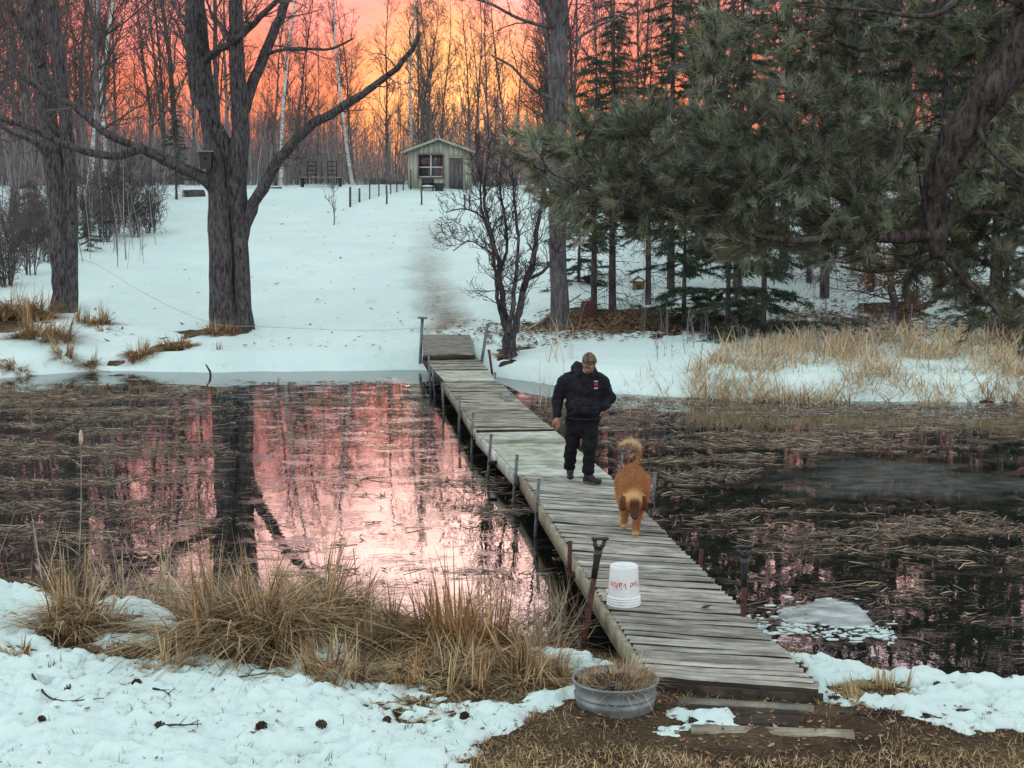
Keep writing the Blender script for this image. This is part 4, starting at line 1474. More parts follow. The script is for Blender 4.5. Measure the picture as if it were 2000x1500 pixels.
def needle_tufts(C, D, nl, per, width, pal, rng, splay=(0.25, 0.9)):
    """tufts at C (N,3) pointing along D (N,3); returns V,T,C"""
    n = len(C); m = n * per
    i = np.repeat(np.arange(n), per)
    d = D[i]
    ref = np.where(np.abs(d[:, 2:3]) > 0.85, np.array([[1.0, 0, 0]]), np.array([[0, 0, 1.0]]))
    u = np.cross(d, ref); u /= np.linalg.norm(u, axis=1)[:, None] + 1e-9
    w = np.cross(d, u)
    a = rng.random(m) * 6.28; s = rng.uniform(*splay, m)
    dirn = d * np.cos(s)[:, None] + (u * np.cos(a)[:, None] + w * np.sin(a)[:, None]) * np.sin(s)[:, None]
    dirn[:, 2] -= 0.10 * rng.random(m)
    L = nl * (0.65 + 0.5 * rng.random(m))
    b = C[i] - d * (rng.random(m) * nl * 0.8)[:, None]
    tip = b + dirn * L[:, None]
    side = np.cross(dirn, rng.normal(0, 1, (m, 3))); side /= np.linalg.norm(side, axis=1)[:, None] + 1e-9
    hw = (width * 0.5)
    V = np.stack([b - side * hw, b + side * hw, tip], 1).reshape(-1, 3)
    T = np.arange(m * 3).reshape(-1, 3)
    tc = tones(n, pal, rng, 0.3)[i] * (0.8 + 0.4 * rng.random((m, 1)))
    return V, T, np.repeat(tc, 3, 0)


SPRUCE = [(0.05, 0.08, 0.05), (0.07, 0.105, 0.06), (0.04, 0.065, 0.045), (0.09, 0.105, 0.06)]


def conifer_variant(name, H, seed, r0=0.11, base=0.12, spread=1.5, whorl=0.33, dens=1.0, per=16, nl=0.14, wid=0.016):
    rng = np.random.default_rng(seed)
    tr = MB().tube([[0, 0, 0], [0.03, 0, H * 0.5], [0, 0.03, H]], [r0, r0 * 0.6, 0.012], 8)
    lb = MB(); C = []; D = []
    z = H * base
    # dead lower twigs
    for k in range(int(10 * H * base)):
        zz = rng.uniform(0.25, max(H * base, 0.5)); a = rng.random() * 6.28
        twiggery(lb, [0, 0, zz], [math.cos(a), math.sin(a), -0.1], rng.uniform(0.4, 1.0), 0.012, 1, rng, (4, 3, 2), grav=-0.02, rmin=0.005)
    while z < H - 0.1:
        f = (z - H * base) / (H * (1 - base))
        L = spread * (1 - f) ** 0.8 * rng.uniform(0.75, 1.15) + 0.12
        nb = rng.integers(4, 7)
        a0 = rng.random() * 6.28
        for k in range(nb):
            if rng.random() < 0.22: continue
            a = a0 + k * 6.28 / nb + rng.normal(0, 0.35); LL = L * rng.uniform(0.4, 1.25); z_ = z + rng.normal(0, 0.12)
            n = 5; t = np.linspace(0, 1, n)
            P = np.stack([np.cos(a) * LL * t, np.sin(a) * LL * t, z_ + rng.normal(0.1, 0.12) * LL * t - 0.42 * LL * t ** 2 + 0.2 * LL * t ** 3], 1)
            lb.tube(P, np.linspace(0.016, 0.005, n), 3)
            m = max(4, int(LL * 17 * dens))
            for q, d, r in along(P, np.zeros(n), 0.15 + 0.85 * rng.random(m)):
                sd = side_dir(d, rng.uniform(0.3, 1.0), rng.choice([0, math.pi]) + rng.normal(0, 0.35))
                l2 = (0.08 + 0.22 * rng.random()) * (0.6 + LL * 0.3)
                e = q + sd * l2 + [0, 0, -0.05 * rng.random()]
                C += [e, q + sd * l2 * 0.5]; D += [sd, sd]
        z += whorl * rng.uniform(0.6, 1.3) * (1 - 0.4 * f)
    V, T, Cc = needle_tufts(np.array(C), np.array(D), nl, per, wid, SPRUCE, rng, (0.2, 0.8))
    mt = tr.mesh(name + '_trunk', True); mt.materials.append(M_BARK)
    ml = lb.mesh(name + '_branches'); ml.materials.append(M_TWIG)
    mn = make_mesh(name + '_needles', V, T=T, col=Cc); mn.materials.append(M_NEEDLE)
    return mt, ml, mn


CV = [conifer_variant('fir0', 7.5, 401, 0.10, 0.30, 1.5, per=7), conifer_variant('fir1', 5.5, 402, 0.07, 0.05, 1.6, whorl=0.24, dens=1.5, per=8), conifer_variant('fir2', 12.0, 403, 0.14, 0.2, 2.0, whorl=0.45, per=6, nl=0.2, wid=0.024),
      conifer_variant('fir3', 2.2, 404, 0.03, 0.03, 0.7, whorl=0.2, per=8)]


def conifers():
    rng = np.random.default_rng(97)
    spec = [((1160, 612), None, 0, 0.95, 'slim dark fir right beside the straight grey trunk, bare below'), ((1196, 605), None, 0, 1.1, 'dark fir with a thick bare stem, second right of the straight grey trunk'),
            ((1266, 600), None, 0, 0.95, 'dark fir, third right of the straight grey trunk'), ((1130, 560), None, 1, 0.8, 'young fir behind the straight grey trunk with branches to the snow'),
            ((1335, 640), None, 1, 0.95, 'bushy fir at the shore under the left end of the pine boughs'), ((1490, 668), None, 1, 1.2, 'bushy fir hanging over the reeds under the middle of the pine boughs'),
            ((1420, 650), None, 1, 1.05, 'dark fir standing behind the shore under the pine boughs'), ((1960, 655), None, 1, 1.15, 'wide dark fir at the far right of the far shore'),
            ((1880, 600), None, 0, 1.1, 'tall dark fir behind the brown-leaved oak'), ((1580, 560), None, 0, 1.0, 'dark fir up the slope behind the bare snow tongue'),
            ((1195, 420), None, 2, 1.0, 'tall dark spruce against the pink sky right of the straight trunk'), ((1310, 430), None, 2, 1.1, 'second tall dark spruce against the sky, right of the first'),
            ((1460, 430), None, 2, 1.0, 'third tall dark spruce, half hidden by the pine boughs'), ((345, 395), None, 2, 0.5, 'dark spruce in the wood just left of the forked trunk'),
            ((1650, 430), None, 2, 1.1, 'tall spruce far behind the pine boughs'), ((172, 498), None, 3, 0.75, 'knee-high green fir at the right side of the twin-stemmed trunk'),
            ((205, 440), None, 3, 1.0, 'small green fir higher up by the leaning birch'), ((232, 420), None, 1, 0.42, 'young green fir at the top of the bush thicket'),
            ((60, 470), None, 3, 1.1, 'small green fir in the left-edge thicket'),
            ((1310, 572), None, 2, 0.9, 'tall fir on the right bank directly behind the third bare-stemmed fir'), ((1440, 580), None, 2, 0.95, 'tall fir on the right bank behind the middle of the pine boughs'),
            ((1610, 590), None, 2, 1.0, 'tall fir on the right bank left of the brown-leaved oak'), ((1700, 575), None, 2, 0.9, 'tall fir on the right bank straight behind the brown-leaved oak'),
            ((1830, 585), None, 2, 1.05, 'tall fir on the right bank behind the bend of the pine limb'), ((1940, 600), None, 2, 1.0, 'tall fir at the right edge behind the pine limb'),
            ((1380, 520), None, 2, 1.15, 'tall fir farther up the right slope, first behind the pine boughs'), ((1530, 535), None, 2, 1.2, 'tall fir farther up the right slope, second behind the pine boughs'),
            ((1660, 520), None, 2, 1.2, 'tall fir farther up the right slope, third behind the pine boughs'), ((1765, 520), None, 2, 1.25, 'tall fir farther up the right slope, fourth behind the pine boughs'),
            ((1900, 530), None, 2, 1.2, 'tall fir farther up the right slope, last before the picture edge'),
            ((2070, 620), None, 2, 1.05, 'tall fir beyond the right edge of the far shore')]
    for (px, py), Y, v, sc, lab in spec:
        b = ghit(px, py)
        place(CV[v], 'fir_tree', gpt(b[0], b[1], -0.05), rng.random() * 6.28, sc, lab, 'firs and spruces on the far bank', 'fir', ('trunk', 'branches', 'needles'))


conifers()


# ---- oak that kept its brown leaves
def oak():
    rng = np.random.default_rng(98)
    b = ghit(1742, 640); Y = b[1]
    loc = gpt(b[0], b[1], -0.08)
    t = thing('brown_leaved_oak', 'low oak with withered brown leaves behind the reeds on the right', 'oak', loc)
    tr = MB(); cr = MB()
    ends = []
    P, rad = smooth_path(np.array([loc, loc + [0.05, 0, 0.6], loc + [-0.05, 0.1, 1.3], loc + [0.1, 0.1, 2.1]]), [0.17, 0.12, 0.09, 0.05], 0.12, 0.1, rng)
    tr.tube(P, rad, 8, jit=0.1)
    for q, d, r in along(P, rad, 0.35 + 0.65 * rng.random(34)):
        a = rng.random() * 6.28
        dd = unit([math.cos(a), 0.6 * math.sin(a), 0.15 + 0.4 * rng.random()])
        L = rng.uniform(0.6, 2.0)
        twiggery(cr, q, dd, L, 0.02, 1, rng, (3, 4, 3), grav=-0.02, rmin=0.005)
        for k in range(34):
            tt = rng.uniform(0.25, 1.1)
            ends.append(q + dd * L * tt + rng.normal(0, 0.16, 3))
    tr.build('trunk', M_BARK, t, smooth=True); cr.build('branches', M_TWIG, t)['kind'] = 'stuff'
    E = np.array(ends); n = len(E)
    a = rng.normal(0, 1, (n, 3)); a /= np.linalg.norm(a, axis=1)[:, None]
    bb = np.cross(a, rng.normal(0, 1, (n, 3))); bb /= np.linalg.norm(bb, axis=1)[:, None]
    s = 0.04 + 0.035 * rng.random((n, 1))
    V = np.stack([E - a * s, E - bb * s * 0.5, E + a * s, E + bb * s * 0.5], 1).reshape(-1, 3)
    lv = part('leaves', V, Q=np.arange(n * 4).reshape(-1, 4), mat=M_STRAW, parent=t, col=np.repeat(tones(n, [(0.24, 0.11, 0.06), (0.16, 0.07, 0.04), (0.36, 0.2, 0.12)], rng), 4, 0))
    lv['kind'] = 'stuff'
    # the fallen ones around it
    n = 5200
    c = at_y(1760, 620, 33.5)
    x = np.concatenate([c[0] + rng.normal(0, 1.5, n // 2), at_y(1180, 640, 36)[0] + rng.normal(0, 1.8, n // 2)])
    y = np.concatenate([b[1] + rng.normal(0, 1.6, n // 2), ghit(1180, 640)[1] + rng.normal(0, 1.0, n // 2)])
    z = zg(x, y) + np.maximum(far_th(x, y), 0) + 0.03
    k = zg(x, y) > 0.1
    E = np.stack([x, y, z], 1)[k]; n = len(E)
    az = rng.random(n) * 6.28; s = 0.05 + 0.05 * rng.random(n)
    V = np.stack([E + np.stack([s * (u * np.cos(az) - v * np.sin(az)), s * (u * np.sin(az) + v * np.cos(az)), s * w * rng.random(n)], 1)
                  for u, v, w in ((-1, 0, 0.3), (0, -0.5, 0), (1, 0, 0.8), (0, 0.5, 0.3))], 1).reshape(-1, 3)
    o = part('leaf_litter', V, Q=np.arange(n * 4).reshape(-1, 4), mat=M_STRAW, col=np.repeat(tones(n, [(0.20, 0.10, 0.06), (0.13, 0.065, 0.04), (0.28, 0.17, 0.1)], rng), 4, 0))
    tag(o, 'brown leaf litter under the trees of the far right bank', 'leaf litter', kind='stuff')
    n = 900
    x = rng.uniform(-13, 12, n); y = 37.5 + 40 * rng.random(n) ** 1.8
    k = far_th(x, y) > 0.02
    E = np.stack([x, y, zg(x, y) + far_th(x, y) + 0.015], 1)[k]; n = len(E)
    az = rng.random(n) * 6.28; s = 0.02 + 0.09 * rng.random(n) ** 3
    V = np.stack([E + np.stack([s * (u * np.cos(az) - v * np.sin(az)), s * (u * np.sin(az) + v * np.cos(az)), s * w * rng.random(n)], 1)
                  for u, v, w in ((-1, 0, 0.3), (0, -0.4, 0), (1, 0, 0.9), (0, 0.4, 0.3))], 1).reshape(-1, 3)
    o = part('snow_specks', V, Q=np.arange(n * 4).reshape(-1, 4), mat=M_STRAW, col=np.repeat(tones(n, [(0.14, 0.09, 0.06), (0.09, 0.06, 0.05), (0.22, 0.15, 0.1)], rng), 4, 0))
    tag(o, 'bark bits and leaves blown over the snowy slope', 'leaf litter', kind='stuff')


oak()


# ---- the near white pine whose drooping limb fills the upper right
PINE = [(0.19, 0.225, 0.155), (0.26, 0.29, 0.20), (0.10, 0.13, 0.095), (0.28, 0.27, 0.14), (0.40, 0.43, 0.35)]


def near_pine():
    rng = np.random.default_rng(99)
    Y0 = 13.5
    bx, by = 7.4, 13.0
    loc = gpt(bx, by, -0.15)
    t = thing('white_pine', 'near white pine whose drooping limb and long soft needles fill the upper right', 'pine', loc)
    # trunk outside the frame
    P, rad = smooth_path(np.array([loc, loc + [0.05, 0, 3], loc + [-0.05, 0.1, 7], loc + [0.1, 0, 13.5]]), [0.36, 0.30, 0.25, 0.06], 0.5, 0.02, rng)
    bark = mat_bark('pine_bark', (0.022, 0.016, 0.016), (0.13, 0.105, 0.10), 20.0, (0.22, 0.22, 0.21), 0, 0.06)
    MB().tube(P, rad, 16, jit=0.08).build('trunk', bark, t, smooth=True)

    def px(l, dy=None):
        return np.array([at_y(x, y, Y0 + d) for (x, y, w, d) in l]), np.array([w * 0.42 / (FPX / Y0) for (x, y, w, d) in l])

    start = np.array([bx, by, 6.9])
    limbs = [
        [(2100, -30, 100, -0.2), (2000, 95, 95, -0.15), (1940, 175, 88, -0.1), (1880, 260, 80, 0.0), (1838, 330, 70, 0.05), (1826, 400, 60, 0.1), (1828, 460, 52, 0.15), (1832, 500, 34, 0.2)],
        [(1828, 450, 40, 0.15), (1780, 462, 34, 0.1), (1700, 462, 26, -0.1), (1640, 458, 20, -0.2), (1560, 470, 15, -0.3), (1450, 455, 12, -0.4), (1340, 430, 9, -0.5), (1200, 390, 6, -0.6), (1090, 345, 4, -0.7)],
        [(2080, -60, 60, 0.4), (1960, -30, 46, 0.8), (1840, 10, 40, 1.1), (1815, 60, 38, 1.2), (1790, 95, 32, 1.2), (1760, 150, 26, 1.3), (1750, 190, 22, 1.3), (1735, 225, 16, 1.3), (1700, 255, 10, 1.3)],
        [(1812, 50, 20, 1.2), (1750, 70, 15, 1.1), (1700, 95, 12, 1.0), (1650, 88, 9, 0.9), (1600, 60, 7, 0.8), (1520, 60, 5, 0.7)],
        [(1760, 135, 14, 1.3), (1700, 150, 11, 1.2), (1625, 245, 14, 0.9), (1560, 300, 20, 0.7), (1535, 320, 18, 0.6), (1510, 365, 12, 0.5), (1485, 400, 7, 0.4), (1380, 380, 5, 0.2)],
        [(1535, 300, 8, 0.6), (1500, 270, 6, 0.5), (1430, 235, 5, 0.4), (1330, 220, 4, 0.2)],
        [(1850, 440, 16, 0.1), (1900, 415, 13, 0.0), (1960, 420, 10, -0.1), (2040, 450, 6, -0.1)],
        [(1835, 490, 20, 0.2), (1880, 540, 14, 0.1), (1930, 590, 9, 0.1), (1960, 630, 5, 0.0)],
        [(1832, 495, 16, 0.2), (1770, 520, 12, 0.3), (1700, 530, 8, 0.4), (1640, 520, 5, 0.4)],
        [(2060, 20, 40, -0.1), (1990, 0, 26, -0.3), (1900, -20, 18, -0.5), (1820, 30, 12, -0.6), (1700, 20, 8, -0.7), (1560, 10, 5, -0.8)],
        [(1900, 235, 16, -0.1), (1940, 300, 12, -0.3), (1990, 340, 9, -0.4), (2060, 380, 6, -0.5)],
    ]
    nodes = []
    for k, l in enumerate(limbs):
        P, rad = px(l)
        if k in (0, 2, 9):
            P = np.vstack([start + [0, 0, 0.5 * (k == 2)], P]); rad = np.concatenate([[rad[0] * 1.3], rad])
        P, rad = smooth_path(P, rad, 0.09, 0.08, rng)
        o = MB().tube(P, rad, 12 if k == 0 else 8, jit=0.14).build('limb', bark, t, smooth=True)
        for q, r in zip(P[6 if k in (0, 2, 9) else 0:], rad[6 if k in (0, 2, 9) else 0:]):
            nodes.append((q, max(r * 0.4, 0.006)))
    # sprays of foliage: polygons in the photograph with a share each, hung at depth around the limb
    areas = [  # (count, depth range, polygon)
        (150, (-0.9, 0.5), [(1035, 300), (1080, 265), (1180, 245), (1300, 225), (1420, 240), (1510, 300), (1520, 420), (1440, 440), (1300, 420), (1180, 420), (1100, 395), (1045, 350)]),
        (115, (-0.6, 0.9), [(1400, 250), (1560, 190), (1700, 180), (1790, 260), (1810, 400), (1700, 450), (1500, 440), (1420, 380)]),
        (125, (0.2, 1.6), [(1330, 150), (1400, 40), (1480, -40), (1700, -60), (1850, -40), (1840, 60), (1760, 180), (1600, 200), (1450, 220)]),
        (120, (-0.3, 1.0), [(1560, 440), (1700, 400), (1850, 400), (2060, 350), (2080, 640), (1940, 640), (1850, 560), (1700, 520), (1600, 500)]),
        (70, (-0.6, 0.6), [(1100, 380), (1300, 400), (1500, 430), (1700, 460), (1690, 500), (1560, 510), (1480, 480), (1300, 450), (1160, 430)]),
        (45, (-0.2, 1.0), [(1880, -60), (2100, -60), (2080, 40), (1960, 120), (1900, 100)]),
        (55, (-0.1, 1.0), [(1860, 290), (1960, 220), (2080, 130), (2080, 420), (1900, 430), (1850, 380)]),
    ]
    C = []; D = []; S = []
    tw = MB()
    targets = []
    for cnt, dr, poly in areas:
        poly = np.array(poly, float); lo, hi = poly.min(0), poly.max(0)
        k = 0
        while k < cnt:
            q = lo + (hi - lo) * rng.random(2)
            if sd_poly(q[None], poly)[0] > -12:
                dp = rng.uniform(*dr)
                lp = np.array([(x, y) for x, y, _, _ in limbs[0][1:]], float)
                dl = min(np.linalg.norm(q - (a_ + (b_ - a_) * np.clip(((q - a_) @ (b_ - a_)) / ((b_ - a_) @ (b_ - a_)), 0, 1))) for a_, b_ in zip(lp[:-1], lp[1:]))
                if dl < 85: dp = rng.uniform(0.45, 1.3)       # the big limb itself stays in front
                targets.append(at_y(q[0], q[1], Y0 + dp)); k += 1
    targets = np.array(targets)
    root = at_y(1830, 450, Y0)
    NPOS = np.array([q for q, r in nodes]); NR = [r for q, r in nodes]
    d0 = np.min(np.linalg.norm(targets[:, None] - NPOS[None], axis=2), axis=1)
    for i in np.argsort(d0):
        p = targets[i]
        dd = np.linalg.norm(NPOS - p, axis=1)
        j = int(np.argmin(dd)); q = NPOS[j]
        L = dd[j]
        if L < 0.05: continue
        mid = (p + q) / 2 + np.array([0, 0, -0.10 * L]) + rng.normal(0, 0.05 * L, 3)
        P, rad = smooth_path(np.array([q, mid, p]), [min(NR[j] * 0.7, 0.014), 0.007, 0.004], 0.12)
        tw.tube(P, rad, 4)
        NPOS = np.vstack([NPOS, P[1:]]); NR += list(np.maximum(rad[1:], 0.005))
        # the spray: a fan of twiglets, each with tufts
        d = unit(p - q + np.array([-0.12, 0, 0.02]))
        sf = rng.uniform(0.6, 1.55) * (0.8 + 0.35 * vnoise(p[0] * 1.3, p[2] * 1.3, 2) * 2)
        for m in range(rng.integers(4, 7)):
            sd = unit(d + rng.normal(0, 0.55, 3) + [0, 0, 0.12])
            l2 = rng.uniform(0.10, 0.32); e = p + sd * l2
            tw.tube([p, (p + e) / 2 + rng.normal(0, 0.01, 3), e], [0.004, 0.0035, 0.003], 3)
            for f in (1.0, 0.66, 0.33):
                S.append(sf); C.append(p + sd * l2 * f); D.append(unit(sd + rng.normal(0, 0.25, 3) + [0, 0, 0.15]))
    C = np.array(C); D = np.array(D)
    V, T, Cc = needle_tufts(C, D, 0.115, 22, 0.0075, PINE, rng, (0.15, 0.9))
    Cc = np.clip(Cc * np.repeat(np.array(S, float), 66)[:, None], 0, 0.6)
    tw.build('twigs', bark, t)['kind'] = 'stuff'
    part('needles', V, T=T, mat=M_NEEDLE, parent=t, col=Cc)['kind'] = 'stuff'


near_pine()

# ================================================================== DOCK
DZ = 0.40


def mat_plank(name, dark, light, vary=0.22, wear=0.0):
    m, nt, b = mat_base(name, 0.85, 0.2)
    tc = nt.nodes.new('ShaderNodeTexCoord'); oi = nt.nodes.new('ShaderNodeObjectInfo')
    off = vmath(nt, 'SCALE', (37.0, 11.0, 5.0)); nt.links.new(oi.outputs['Random'], off.inputs['Scale'])
    ad = vmath(nt, 'ADD', tc.outputs['Object'], off.outputs[0])
    mp = nt.nodes.new('ShaderNodeMapping'); mp.inputs['Scale'].default_value = (1.6, 22.0, 8.0)
    nt.links.new(ad.outputs[0], mp.inputs[0])
    f = noise(nt, mp.outputs[0], 1.6, 6.0, 0.7)
    g = noise(nt, ad.outputs[0], 3.2, 5.0, 0.65)
    r = ramp(nt, [(0.33, dark), (0.62, light)])
    nt.links.new(f, r.inputs[0])
    st = ramp(nt, [(0.40, (0.62, 0.60, 0.56)), (0.60, (1.12, 1.1, 1.05))])
    nt.links.new(g, st.inputs[0])
    c = mixc(nt, 1.0, r.outputs[0], st.outputs[0], 'MULTIPLY')
    k = fmath(nt, 'ADD', fmath(nt, 'MULTIPLY', oi.outputs['Random'], 2 * vary), 1 - vary)
    kc = nt.nodes.new('ShaderNodeCombineXYZ')
    for i in range(3): nt.links.new(k, kc.inputs[i])
    c = mixc(nt, 1.0, c, kc.outputs[0], 'MULTIPLY')
    nt.links.new(c, b.inputs['Base Color'])
    bump(nt, b, f, 0.6, 0.006)
    return m


M_PLANK = mat_plank('weathered_plank', (0.19, 0.18, 0.165), (0.50, 0.475, 0.44), 0.3)
M_PLANK_FAR = mat_plank('older_plank', (0.19, 0.18, 0.155), (0.40, 0.375, 0.33), 0.22)
M_PLY = mat_plank('pale_plywood', (0.34, 0.345, 0.29), (0.47, 0.475, 0.41), 0.08)
M_PALE = mat_plank('pale_fascia', (0.36, 0.37, 0.34), (0.56, 0.58, 0.56), 0.1)
M_STRING = mat_plank('dry_stringer', (0.18, 0.16, 0.12), (0.40, 0.37, 0.29), 0.15)
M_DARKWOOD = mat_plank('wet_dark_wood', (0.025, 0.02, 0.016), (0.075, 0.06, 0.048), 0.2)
M_GREYWOOD = mat_plank('grey_panel', (0.15, 0.14, 0.125), (0.30, 0.28, 0.25), 0.1)
M_STEEL = mat_noise('dull_galvanised_pipe', (0.06, 0.075, 0.08), (0.17, 0.195, 0.205), 20, rough=0.5, bstr=0.1, spec=0.5)
M_RUST = mat_noise('rusty_pipe', (0.04, 0.018, 0.016), (0.12, 0.05, 0.038), 18, rough=0.85, bstr=0.4, bdist=0.004)
M_BLACK = mat_flat('black_plastic', (0.018, 0.018, 0.02), 0.4, 0.5)


def plank_mesh(i, w, th=0.036):
    rng = np.random.default_rng(500 + i)
    n = 9
    xs_ = np.linspace(-0.5, 0.5, n)
    xs_[0] += rng.uniform(-0.004, 0.003); xs_[-1] += rng.uniform(-0.003, 0.004)
    hw = w / 2 + rng.normal(0, 0.0018, (n, 2)); cup = rng.normal(0, 0.004); warp = rng.normal(0, 0.003, n).cumsum()
    warp -= warp.mean()
    V = []
    for k in range(n):
        a, b_ = hw[k]; z = warp[k]; e = 0.007
        V += [[xs_[k], -a, z - th], [xs_[k], -a, z - e + cup], [xs_[k], -a + e, z + cup], [xs_[k], 0, z], [xs_[k], b_ - e, z + cup], [xs_[k], b_, z - e + cup], [xs_[k], b_, z - th]]
    m = 7; Q = []
    for k in range(n - 1):
        for j in range(m):
            j2 = (j + 1) % m
            Q.append([k * m + j, k * m + j2, (k + 1) * m + j2, (k + 1) * m + j])
    F = [tuple(q) for q in Q] + [tuple(range(m - 1, -1, -1)), tuple((n - 1) * m + j for j in range(m))]
    me = make_mesh('plank', V, F=F)
    # weathered edges, coloured dark so the gaps read dark: the two long sides and the underside take the second material
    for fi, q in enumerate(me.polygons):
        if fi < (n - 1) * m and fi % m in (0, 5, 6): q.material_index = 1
    return me


def dock():
    rng = np.random.default_rng(510)
    p0 = at_z(1440, 1340, DZ)
    d = thing('dock', 'long weathered plank dock running across the pond to the snowy bank', 'dock', (p0[0], p0[1], 0))
    W = WLOC[d.name]
    sets = {}
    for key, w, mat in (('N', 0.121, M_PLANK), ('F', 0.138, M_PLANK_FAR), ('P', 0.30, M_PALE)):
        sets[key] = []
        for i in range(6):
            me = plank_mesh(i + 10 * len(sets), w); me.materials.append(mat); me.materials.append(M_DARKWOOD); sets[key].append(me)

    def section(nl, nr, fr, fl, key, pitch, z=DZ, skew=0.0):
        A = at_z(*nl, z); B = at_z(*nr, z); Cc = at_z(*fr, z); D = at_z(*fl, z)
        L = np.linalg.norm(((D + Cc) - (A + B)) / 2)
        n = max(1, int(round(L / pitch)))
        for k in range(n):
            t = (k + 0.5) / n
            l = A + (D - A) * t; r = B + (Cc - B) * t
            c = (l + r) / 2; v = r - l
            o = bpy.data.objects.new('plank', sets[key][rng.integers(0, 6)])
            COL.objects.link(o); o.parent = d
            o.location = tuple(c - W + [rng.normal(0, 0.004), 0, rng.normal(0, 0.0025)])
            o.rotation_euler = (rng.normal(0, 0.006), rng.normal(0, 0.003), math.atan2(v[1], v[0]) + rng.normal(0, 0.004) + (math.pi if rng.random() < 0.5 else 0))
            o.scale = (np.linalg.norm(v), (L / n - (0.032 if key == 'N' else 0.03)) / (0.121 if key == 'N' else 0.138) if key != 'P' else 1, 1)
        return A, B, Cc, D

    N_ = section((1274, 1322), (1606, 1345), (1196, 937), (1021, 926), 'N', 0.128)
    # pale section: plywood with a plank strip at both ends
    zA = DZ - 0.01
    A_ = [at_z(*q, zA) for q in ((1012, 926), (1196, 933), (1085, 842), (935, 845))]

    def slab(name, q, th, mat, seg=1):
        q = [np.asarray(a) for a in q]
        V = q + [a - [0, 0, th] for a in q]
        F = [(0, 1, 2, 3), (7, 6, 5, 4), (0, 4, 5, 1), (1, 5, 6, 2), (2, 6, 7, 3), (3, 7, 4, 0)]
        return part(name, V, F=F, mat=mat, parent=d)

    def lerp_q(Q, t0, t1):
        a, b, c, e = Q
        return [a + (e - a) * t0, b + (c - b) * t0, b + (c - b) * t1, a + (e - a) * t1]

    slab('plank', lerp_q(A_, 0.0, 0.13), 0.03, M_PALE)
    slab('plywood_sheet', lerp_q(A_, 0.22, 0.70), 0.025, M_PLY)
    slab('plank', lerp_q(A_, 0.135, 0.21), 0.03, M_PALE)
    slab('plank', lerp_q(A_, 0.71, 0.80), 0.03, M_PLANK_FAR)
    slab('plank', lerp_q(A_, 0.805, 0.90), 0.03, M_PLY)
    slab('plank', lerp_q(A_, 0.905, 1.0), 0.03, M_PALE)
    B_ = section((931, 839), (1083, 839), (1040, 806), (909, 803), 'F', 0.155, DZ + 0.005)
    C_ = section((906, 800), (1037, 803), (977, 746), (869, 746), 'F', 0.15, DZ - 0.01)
    E_ = [at_z(*q, DZ + 0.01) for q in ((867, 743), (969, 742), (954, 723), (848, 723))]
    for t0, t1, mt in ((0, 0.2, M_PALE), (0.21, 0.98, M_PLY)):
        slab('plywood_sheet' if t1 > 0.5 else 'plank', lerp_q(E_, t0, t1), 0.03, mt)
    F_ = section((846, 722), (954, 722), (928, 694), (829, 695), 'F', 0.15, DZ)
    # frames: stringers along both edges, cross beams at section ends
    for Q, z, h, mL, mR in ((N_, DZ, 0.17, M_STRING, M_STRING), (A_, zA, 0.16, M_PALE, M_DARKWOOD), (B_, DZ, 0.15, M_STRING, M_DARKWOOD), (C_, DZ - 0.01, 0.15, M_STRING, M_DARKWOOD),
                            (E_, DZ, 0.14, M_DARKWOOD, M_DARKWOOD), (F_, DZ, 0.14, M_DARKWOOD, M_DARKWOOD)):
        a, b, c, e = [np.asarray(q) for q in Q]
        dz = np.array([0, 0, -0.04 - h / 2])
        u = unit(b - a)
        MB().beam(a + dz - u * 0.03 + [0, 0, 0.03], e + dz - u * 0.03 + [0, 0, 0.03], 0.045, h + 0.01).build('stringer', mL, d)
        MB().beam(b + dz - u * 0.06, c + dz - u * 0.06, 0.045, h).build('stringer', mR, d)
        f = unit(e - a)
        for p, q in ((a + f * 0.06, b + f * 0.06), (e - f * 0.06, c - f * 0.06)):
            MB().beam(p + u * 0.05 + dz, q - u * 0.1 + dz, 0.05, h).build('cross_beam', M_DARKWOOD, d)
        # thin pale top rail board along the left edge of the near frame
    a, b, c, e = [np.asarray(q) for q in N_]
    u = unit(b - a); f = unit(e - a)
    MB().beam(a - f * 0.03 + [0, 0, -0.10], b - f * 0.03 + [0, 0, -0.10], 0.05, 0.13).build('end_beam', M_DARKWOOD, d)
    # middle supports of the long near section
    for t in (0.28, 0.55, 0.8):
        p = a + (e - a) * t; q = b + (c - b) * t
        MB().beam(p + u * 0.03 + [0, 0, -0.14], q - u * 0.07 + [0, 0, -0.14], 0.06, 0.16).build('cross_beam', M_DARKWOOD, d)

    # steel posts down the left side: (x, top y, base x) in the photograph, standing just outside the edge
    def edge_y(px_, py_):
        return at_z(px_, py_, DZ)

    for (tx, ty, bx, by, w, mat) in [(839, 694, 842, 728, 5, M_STEEL), (846, 720, 849, 736, 5, M_STEEL), (865, 748, 868, 770, 6, M_STEEL), (902, 774, 901, 800, 7, M_STEEL), (930, 807, 927, 838, 7, M_STEEL),
                                     (968, 849, 961, 888, 8, M_STEEL), (1019, 889, 1012, 928, 9, M_STEEL), (1062, 936, 1055, 985, 9, M_STEEL), (1121, 1058, 1119, 1100, 12, M_RUST),
                                     (1362, 1074, 1359, 1098, 11, M_RUST), (971, 728, 970, 742, 6, M_STEEL), (1275, 925, 1268, 968, 9, M_STEEL), (1212, 885, 1206, 915, 6, M_STEEL)]:
        b = at_z(bx, by, DZ)
        tp = at_y(tx, ty, b[1]); sh_ = np.array([-0.035 if bx < 1150 else 0.05, 0, 0]); b = b + sh_; tp = tp + sh_
        tp[0] = 0.45 * tp[0] + 0.55 * b[0]
        r = w * 0.38 / (FPX / b[1])
        dirn = unit(tp - b)
